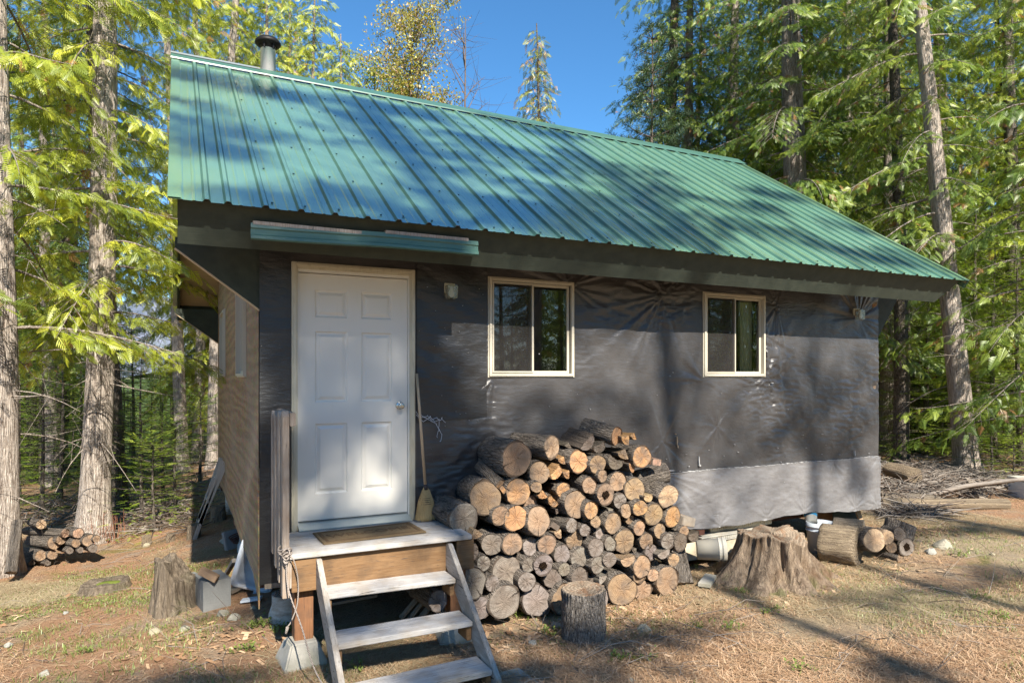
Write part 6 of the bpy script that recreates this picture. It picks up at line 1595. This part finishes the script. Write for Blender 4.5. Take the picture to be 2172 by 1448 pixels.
# young firs in the clearing edge at left
GF = 'young firs at the edge of the clearing'
FS = [(325, 10.2, 'fir_small', 1.0, 'bright low young fir nearest the ladder'), (372, 11.2, 'fir_small', 1.1, 'small bright fir right behind the nearest young fir'), (300, 12.2, 'fir_small', 1.25, 'spreading little fir left of the bright ones'),
      (345, 12.8, 'fir_a', .62, 'young fir with a tall thin leader behind the bright low ones'), (90, 12.0, 'fir_a', .8, 'young fir behind the low woodpile'), (130, 14.0, 'fir_a', 1.0, 'bushy fir between the low woodpile and the thin trunks'), (40, 14, 'fir_a', 1.0, 'fir behind the edge trunk'), (300, 16, 'fir_a', .9, 'fir in the gap below the sky opening'),
      (425, 14.5, 'fir_small', 1.3, 'small fir partly hidden by the top of the ladder')]
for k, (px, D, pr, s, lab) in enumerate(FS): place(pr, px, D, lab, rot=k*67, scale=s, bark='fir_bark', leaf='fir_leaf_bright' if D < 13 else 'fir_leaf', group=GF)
# ---- right side
GR = 'cedars standing at the right of the cabin'
slender = cedar(110, 19, .20, 4.8, 2.3, 66, dens=13, size=.21, dead=26, flare=.35, avoid=-100); PROTO['ced_slender'] = slender
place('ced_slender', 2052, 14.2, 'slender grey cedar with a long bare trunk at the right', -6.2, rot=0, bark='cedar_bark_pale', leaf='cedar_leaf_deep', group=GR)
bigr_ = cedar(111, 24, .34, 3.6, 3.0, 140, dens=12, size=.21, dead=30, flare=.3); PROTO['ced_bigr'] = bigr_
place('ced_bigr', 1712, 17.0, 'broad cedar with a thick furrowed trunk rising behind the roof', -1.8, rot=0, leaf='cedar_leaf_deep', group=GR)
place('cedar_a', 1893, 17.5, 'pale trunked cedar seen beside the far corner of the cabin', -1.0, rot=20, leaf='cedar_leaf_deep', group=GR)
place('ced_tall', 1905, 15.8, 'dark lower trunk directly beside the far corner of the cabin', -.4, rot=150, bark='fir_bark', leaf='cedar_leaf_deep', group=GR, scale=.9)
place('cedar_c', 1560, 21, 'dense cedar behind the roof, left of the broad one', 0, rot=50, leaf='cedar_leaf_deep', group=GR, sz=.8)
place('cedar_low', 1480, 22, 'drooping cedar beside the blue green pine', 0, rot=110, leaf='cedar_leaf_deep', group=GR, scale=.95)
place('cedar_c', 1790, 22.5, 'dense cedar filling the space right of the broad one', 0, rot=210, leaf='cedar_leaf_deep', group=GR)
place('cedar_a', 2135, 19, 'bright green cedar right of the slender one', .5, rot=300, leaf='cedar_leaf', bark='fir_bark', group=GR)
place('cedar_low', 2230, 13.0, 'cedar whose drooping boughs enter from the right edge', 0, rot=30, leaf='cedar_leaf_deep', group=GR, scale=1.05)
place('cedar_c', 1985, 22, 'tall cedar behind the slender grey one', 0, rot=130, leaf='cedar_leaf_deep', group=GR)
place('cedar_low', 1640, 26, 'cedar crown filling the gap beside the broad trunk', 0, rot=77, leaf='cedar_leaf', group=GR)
place('pine', 1378, 18.5, 'blue green pine with sparse tufted branches against the sky', 0, rot=20, bark='fir_bark', leaf='pine_leaf', scale=1.0)
place('pine', 1308, 26, 'small dark pine top just above the ridge', 0, rot=120, bark='fir_bark', leaf='pine_leaf', scale=.82, group=None)
place('cedar_slim', 1137, 25, 'slim pointed cedar standing alone against the sky above the ridge', 0, rot=0, leaf='sparse_mix', bark='fir_bark', sz=1.14)
place('fir_c', 1405, 24, 'dark dense fir right behind the blue green pine', 0, rot=40, leaf='fir_leaf', bark='fir_bark', scale=1.15)
place('ced_dense2', 722, 21, 'golden green cedar top next to the yellowing tree', 0, rot=60, leaf='cedar_leaf', group='cedars behind the roof', sz=.86, scale=.9)
place('larch', 868, 21, 'yellowing sparse tree with upright branches above the ridge', 0, rot=0, leaf='sparse_leaf', bark='dark_twig', scale=1.08)
place('larch', 800, 24, 'half bare yellow green tree next to the chimney cedars', 0, rot=90, leaf='cedar_leaf', bark='dark_twig', scale=1.05)
place('bare', 985, 19, 'leafless sapling with fine curving twigs against the sky', 0, rot=40, leaf='sparse_leaf', bark='dark_twig', scale=1.0)
place('bare', 1075, 24, 'faint leafless top of a sapling just above the ridge', 0, rot=140, leaf='sparse_leaf', bark='dark_twig', scale=.80)
place('ced_dense', 560, 21, 'bright drooping cedar right behind the stove pipe', 0, rot=180, leaf='cedar_leaf', group='cedars behind the roof')
place('ced_dense2', 668, 22, 'bright cedar right of the stove pipe', 0, rot=260, leaf='cedar_leaf', group='cedars behind the roof')
place('ced_dense', 500, 22, 'cedar rising behind the near end of the roof', 0, rot=100, leaf='cedar_leaf', group='cedars behind the roof', sz=1.08)
place('ced_dense2', 615, 24, 'pointed cedar top between the two bright cedars by the stove pipe', 0, rot=10, leaf='cedar_leaf', group='cedars behind the roof', sz=1.1)
# ---- deeper forest
rs = random.Random(77); BG = 'background forest trees'; n_ = 0
def bgtree(px, D, fill):
    k = rs.random(); pr = rs.choice(['cedar_a', 'cedar_b', 'cedar_c', 'cedar_low', 'cedar_low', 'fir_c', 'fir_c']) if D > 15 else rs.choice(['fir_b', 'fir_a'])
    lf = ('cedar_leaf' if px < 1000 or rs.random() < .35 else 'cedar_leaf_deep') if pr.startswith('ced') else ('fir_leaf_bright' if rs.random() < .3 else 'fir_leaf')
    lab = ('tall cedar in the forest behind the clearing' if pr.startswith('ced') else 'dark fir in the forest behind the clearing'); x, y = PX(px, D)
    tree(pr, x, y, lab, group=BG+(' of cedar' if pr.startswith('ced') else ' of fir'), rot=rs.uniform(0, 360), scale=rs.uniform(.85, 1.15)*fill, bark='fir_bark' if rs.random() < .5 else 'cedar_bark', leaf=lf)
for px in range(-260, 120, 60): bgtree(px+rs.uniform(-20, 20), rs.uniform(22, 30), 1)
for px in range(-500, 150, 80): bgtree(px+rs.uniform(-30, 30), rs.uniform(32, 46), 1)
for px in range(440, 560, 42): bgtree(px+rs.uniform(-12, 12), rs.uniform(26, 38), 1)
for px in range(1500, 2500, 62): bgtree(px+rs.uniform(-25, 25), rs.uniform(24, 32), 1)
for px in range(1480, 2700, 75): bgtree(px+rs.uniform(-30, 30), rs.uniform(34, 50), 1.1)
for px in list(range(1420, 2400, 62)): bgtree(px+rs.uniform(-25, 25), rs.uniform(19.5, 24), .95)
for px in (-180, -60): bgtree(px, rs.uniform(18, 22), .8)
GU = 'young firs under the tall trees'
def under(px, D, s=1):
    x, y = PX(px, D); pr = rs.choice(['fir_a', 'fir_b', 'fir_b', 'fir_a', 'fir_a'])
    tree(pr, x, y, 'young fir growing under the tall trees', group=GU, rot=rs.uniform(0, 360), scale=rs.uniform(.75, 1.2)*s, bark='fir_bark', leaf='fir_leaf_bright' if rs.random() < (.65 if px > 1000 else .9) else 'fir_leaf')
for px in range(1880, 2420, 40): under(px+rs.uniform(-15, 15), rs.uniform(16.5, 20))
for px in range(1850, 2500, 38): under(px+rs.uniform(-15, 15), rs.uniform(20, 28))
for px in range(-200, 480, 40): under(px+rs.uniform(-15, 15), rs.uniform(16, 21), .8)
for px in range(-250, 500, 36): under(px+rs.uniform(-15, 15), rs.uniform(22, 34), .95)
for px in range(-200, 520, 60): 
    D = rs.uniform(36, 60); x, y = PX(px, D); tree('fir_c', x, y, 'distant fir seen through the gap in the trees', group='distant firs in the gap', rot=px, scale=rs.uniform(.38, .62), bark='fir_bark', leaf='fir_leaf_bright')
for k, (px, D, pr, s_, w_) in enumerate([(1925, 16.2, 'fir_b', .8, 'beside the dark lower trunk'), (1968, 17.0, 'fir_b', .9, 'between the dark trunk and the slender cedar'), (2108, 16.0, 'fir_b', .85, 'just right of the slender cedar'), (2160, 15.4, 'fir_b', .8, 'near the right edge above the tote'), (2010, 18, 'fir_b', 1.0, 'hidden partly by the slender cedar'), (1890, 18, 'fir_b', 1.0, 'in the notch at the corner of the cabin')]):
    place(pr, px, D, 'sunlit green young fir '+w_, rot=k*61, scale=s_, bark='fir_bark', leaf='fir_leaf_bright', group=GF)
for px in range(-260, 540, 34):
    D = rs.uniform(62, 115); x, y = PX(px+rs.uniform(-14, 14), D); tree('fir_c', x, y, 'distant fir', group='distant firs in the gap', rot=px, scale=rs.uniform(.62, .95), bark='fir_bark', leaf='fir_leaf')
x, y = PX(2105, 13.6); tree('fir_small', x, y, 'little fir at the foot of the slender grey cedar', rot=10, scale=1.05, leaf='fir_leaf_bright', bark='fir_bark', group=GF)
x, y = PX(2150, 12.4); tree('fir_small', x, y, 'small fir bough reaching toward the storage tote', rot=80, scale=.7, leaf='fir_leaf_bright', bark='fir_bark', group=GF)

# ---- unseen trees added behind the camera: they shade the cabin and stand mirrored in its windows
SUNH = Vector((SUNV.x, SUNV.y, SUNV.z))
def shade_pt(P_, Yc):
    k = (Yc-P_.y)/SUNH.y; return P_+SUNH*k
rs = np.random.RandomState(42)
TR = [(-7.5, -12), (1.0, -13.5), (3.75, -14.5), (5.8, -15.5), (8.9, -13), (12.8, -12)]; TH = [17, 25, 26, 26, 26, 17]
clus = {i: [] for i in range(len(TR))}
def add_region(pts, n, size=.9):
    """pts: function u,v in 0..1 -> receiver point to be shaded"""
    for _ in range(n):
        P_ = pts(rs.rand(), rs.rand()); Yc = rs.uniform(-14.5, -9.5); q = shade_pt(P_, Yc)
        i = min(range(len(TR)), key=lambda j: (TR[j][0]-q.x)**2+(TR[j][1]-q.y)**2); clus[i].append((q, size*rs.uniform(.7, 1.3)))
def roofp(x0, x1, v0, v1): return lambda u, v: Vector((x0+(x1-x0)*u, YE+(YR-YE)*(v0+(v1-v0)*v), ZE+(ZR-ZE)*(v0+(v1-v0)*v)))
def wallp(x0, x1, z0, z1): return lambda u, v: Vector((x0+(x1-x0)*u, Y0, z0+(z1-z0)*v))
def grp(x0, x1, y0, y1): return lambda u, v: Vector((x0+(x1-x0)*u, y0+(y1-y0)*v, -.9))
def blob_roof(x, v, rx, rv, n):
    for _ in range(n):
        a = rs.uniform(0, 6.28); r = rs.rand()**.5; vv = (v*LS+rv*r*math.sin(a)); xx = x+rx*r*math.cos(a); aim(Vector((xx, YE+vv*CS, ZE+vv*SN)))
def blob_wall(x, z, rx, rz, n):
    for _ in range(n): a = rs.uniform(0, 6.28); r = rs.rand()**.5; aim(Vector((x+rx*r*math.cos(a), Y0, z+rz*r*math.sin(a))), .62 if x < 2.5 else .42)
def blob_gr(x, y, rx, ry, n, z=-.9):
    for _ in range(n): a = rs.uniform(0, 6.28); r = rs.rand()**.5; aim(Vector((x+rx*r*math.cos(a), y+ry*r*math.sin(a), z)))
def aim(P_, size=.62):
    q = shade_pt(P_, rs.uniform(-14, -11.5)); i = min(range(len(TR)), key=lambda j: (TR[j][0]-q.x)**2+(TR[j][1]-q.y)**2); clus[i].append((q, size*rs.uniform(.8, 1.3)))  # bough added along the sun ray so shade lands on the given point
for x, v, rx, rv, n in [(.6, .42, .6, .22, 5), (2.3, .46, .6, .3, 8), (1.9, .68, .45, .18, 4), (.8, .12, .5, .2, 4), (5.1, .5, .4, .5, 8), (3.6, .20, 1.4, .80, 46), (3.7, .6, 1.2, .7, 26), (.9, .02, 1.1, .25, 10), (2.0, .14, .9, .4, 12), (.5, .30, .5, .2, 4), (1.0, .56, 1.2, .12, 7), (1.6, .84, 1.8, .42, 30), (4.4, .9, 1.0, .25, 9), (2.2, .34, .4, .25, 4), (4.9, .35, .5, .5, 8), (5.9, .22, .8, .25, 8), (6.6, .42, .9, .16, 6), (7.6, .14, .9, .3, 9), (7.4, .62, .8, .12, 4), (5.5, .62, .5, .2, 4), (8.2, .38, .4, .12, 2)]: blob_roof(x, v, rx, rv, n)
for x, z, rx, rz, n in [(6.25, 1.25, .08, .2, 2), (6.65, .55, .08, .3, 2), (7.15, 1.15, .08, .3, 2), (7.65, 1.05, .06, .3, 2), (7.7, -.1, .1, .25, 2), (5.6, .55, .15, .2, 2), (4.35, .85, .12, .3, 2), (3.45, .55, .2, .2, 2), (5.3, .1, .12, .2, 1), (1.0, .85, .12, .55, 5), (1.3, .75, .3, .45, 6), (1.55, 1.3, .3, .35, 7), (1.05, 1.45, .15, .12, 2), (2.15, .7, .3, .8, 12), (1.2, -.1, .7, .35, 10), (2.15, 1.3, .14, .15, 1), (2.95, .8, .35, .16, 4), (4.75, 1.15, .10, .28, 3), (3.7, 1.05, .08, .12, 1), (6.40, .95, .05, .45, 3), (6.9, .3, .05, .5, 2), (7.42, .6, .05, .65, 4), (5.95, .45, .12, .12, 1), (7.85, .6, .03, .2, 1), (.7, .4, .08, .45, 3)]: blob_wall(x, z, rx, rz, n)
for x, y, rx, ry, n in [(1.5, 4.2, 1.3, 1.1, 18), (3.0, 4.4, 1.0, .5, 11), (2.4, 3.2, 1.6, .6, 4), (4.4, 2.9, .9, .25, 4), (.2, 5.2, .6, .5, 5), (-1.6, 4.2, 1.3, .22, 6), (-2.2, 5.6, 1.4, .25, 6), (-.6, 3.3, .9, .25, 5), (-3.0, 7.4, .9, .3, 4), (6.6, 4.3, 1.8, .12, 5), (8.8, 5.6, 2.2, .16, 6), (10.5, 7.9, 2.5, .18, 6), (7.4, 3.3, 1.0, .12, 2), (9.6, 6.7, 1.0, .12, 2)]: blob_gr(x, y, rx, ry, n)
for i, (tx, ty) in enumerate(TR):
    Ht = TH[i]; V, F, ax, rr = trunk_geo(Ht, (.17, .17, .11, .13, .14, .17)[i], 300+i, 0, .3, 14, 30); wood = []; out = []
    base = np.array([tx, ty, gz(tx, ty)])
    for q, s in clus[i]:
        q = np.array(q)-base; h = max(3.0, q[2]-.25*math.hypot(q[0], q[1])); p0 = ax(h); P_ = p0+(q-p0)*np.linspace(0, 1, 7)[:, None]; P_[:, 2] += .25*np.sin(np.linspace(0, math.pi, 7))*.6
        wood_quads(wood, P_, .022, .006, 4)
        d = q-p0; d[2] = 0; d = d/(np.linalg.norm(d)+1e-6); Q = branch_curve(math.atan2(d[1], d[0]), s, q-d*s*.5, .05, .3, .05, 6); foliage_on(Q, s, rs, out, T_CEDAR2, .34, 22, 'cedar', None, .05)
    for b in range(14):
        h = rs.uniform(3.0, 11.0); a = rs.uniform(0, 6.28)
        if h < 26 and math.sin(a) > .3: continue
        L = rs.uniform(1, 2.4)*(1-h/34); P_ = branch_curve(a, L, ax(h), .1, .5, .2); 
        if math.sin(a) > -.2: continue
        wood_quads(wood, P_, .02, .004, 4); foliage_on(P_, L, rs, out, T_CEDAR2, .38, 8, 'cedar', None)
    PROTO['cast%d' % i] = mk_tree_mesh((V, F), wood, out, 'tall')
    r = tree('cast%d' % i, tx, ty, ORD[i]+' of the unseen shade casting cedars behind the viewpoint, counted from the porch side', group='cedars behind the viewpoint', name='cedar_tree', leaf='cedar_leaf_deep', z=base[2])
for k, (tx, ty, pr, lab) in enumerate([(-14, -26, 'cedar_a', 'far cedar behind the viewpoint on the porch side'), (-5, -29, 'cedar_low', 'low boughed cedar behind the viewpoint facing the door'), (3, -27, 'cedar_a', 'tall cedar mirrored in the nearer front window'), (8, -30, 'cedar_low', 'low boughed cedar mirrored in the nearer front window'), (12, -26, 'cedar_c', 'dense cedar behind the viewpoint facing the firewood'), (16, -29, 'cedar_low', 'low boughed cedar mirrored in the farther front window'),
        (20, -26, 'cedar_a', 'tall cedar mirrored in the farther front window'), (25, -29, 'cedar_low', 'cedar behind the viewpoint on the far side'), (30, -26, 'cedar_c', 'dense cedar behind the viewpoint on the far side'), (36, -28, 'cedar_low', 'outermost cedar behind the viewpoint'), (1, -35, 'fir_c', 'dark fir far behind the viewpoint'), (18, -36, 'fir_c', 'dark fir far behind the viewpoint, mirrored in the farther window'), (27, -35, 'cedar_c', 'deepest dense cedar behind the viewpoint'), (27, -17, 'cedar_low', 'low boughed cedar nearest the farther window reflection'), (33, -21, 'cedar_low', 'second low boughed cedar in the farther window reflection'), (24, -13, 'fir_c', 'fir in the farther window reflection'), (40, -25, 'cedar_c', 'dense cedar at the edge of the window reflection'), (30, -24, 'cedar_a', 'slender cedar in the farther window reflection'), (46, -31, 'cedar_low', 'last cedar of the window reflection'), (21, -20, 'cedar_low', 'cedar between the two window reflections')]):
    tree(pr, tx, ty, lab, group='trees behind the viewpoint', rot=k*50, leaf='cedar_leaf_deep' if pr[:3] == 'ced' else 'fir_leaf', bark='fir_bark')

for k, (x, y, s_) in enumerate([(10.2, -6, .8), (12.6, -8.5, .9), (15, -7.2, .8), (19, -8, .9), (21.5, -11, 1.0), (17, -11, .9), (24, -9.5, 1)]):
    tree('fir_b', x, y, ORD[k]+' young fir mirrored in the front windows', group='young firs mirrored in the windows', rot=k*50, scale=s_, leaf='fir_leaf_bright', bark='fir_bark')
# the wood that closes the view behind the photographer
for k in range(34):
    x = -34+2.9*k+rs.uniform(-.9, .9); y = -30-rs.uniform(0, 5)+.0*x; pr = ['cedar_low', 'cedar_b', 'cedar_low', 'fir_c'][k % 4]
    tree(pr, x, y, ORD[k]+' tree in the row of forest behind the viewpoint, counted from the porch side', group='row of forest behind the viewpoint', rot=k*77, scale=1.15 if pr != 'fir_c' else 1.5, leaf='cedar_leaf_deep' if pr[:3] == 'ced' else 'fir_leaf', bark='fir_bark')
for k in range(22):
    x = -30+4.4*k+rs.uniform(-.9, .9); y = -24-rs.uniform(0, 3)
    tree('fir_b' if k % 2 else 'fir_c', x, y, ORD[k]+' lower fir before the forest behind the viewpoint, counted from the porch side', group='lower firs behind the viewpoint', rot=k*77, scale=1.1, leaf='fir_leaf', bark='fir_bark')
# labels: the repeats of the back forest are told apart by their order across the view
for g_, what in (('background forest trees of cedar', 'tall cedar from the left in the back forest'), ('background forest trees of fir', 'dark fir from the left in the back forest'), (GU, 'young fir from the left under the tall trees'), ('distant firs in the gap', 'distant fir from the left in the far gap')):
    L_ = [o for o in bpy.data.objects if o.get('group') == g_ and o.parent is None]
    for side, word in ((0, 'left of the cabin'), (1, 'right of the cabin')):
        q = [o for o in L_ if ((o.location.x*CYA-o.location.y*SYA) > 0) == bool(side)]
        q.sort(key=lambda o: (o.location.x*CYA-o.location.y*SYA)/(o.location.x*SYA+o.location.y*CYA))
        for k, o in enumerate(q): o['label'] = f'{ORD[k]} {what}, {word}' if len(q) > 1 else f'{what}, {word}'
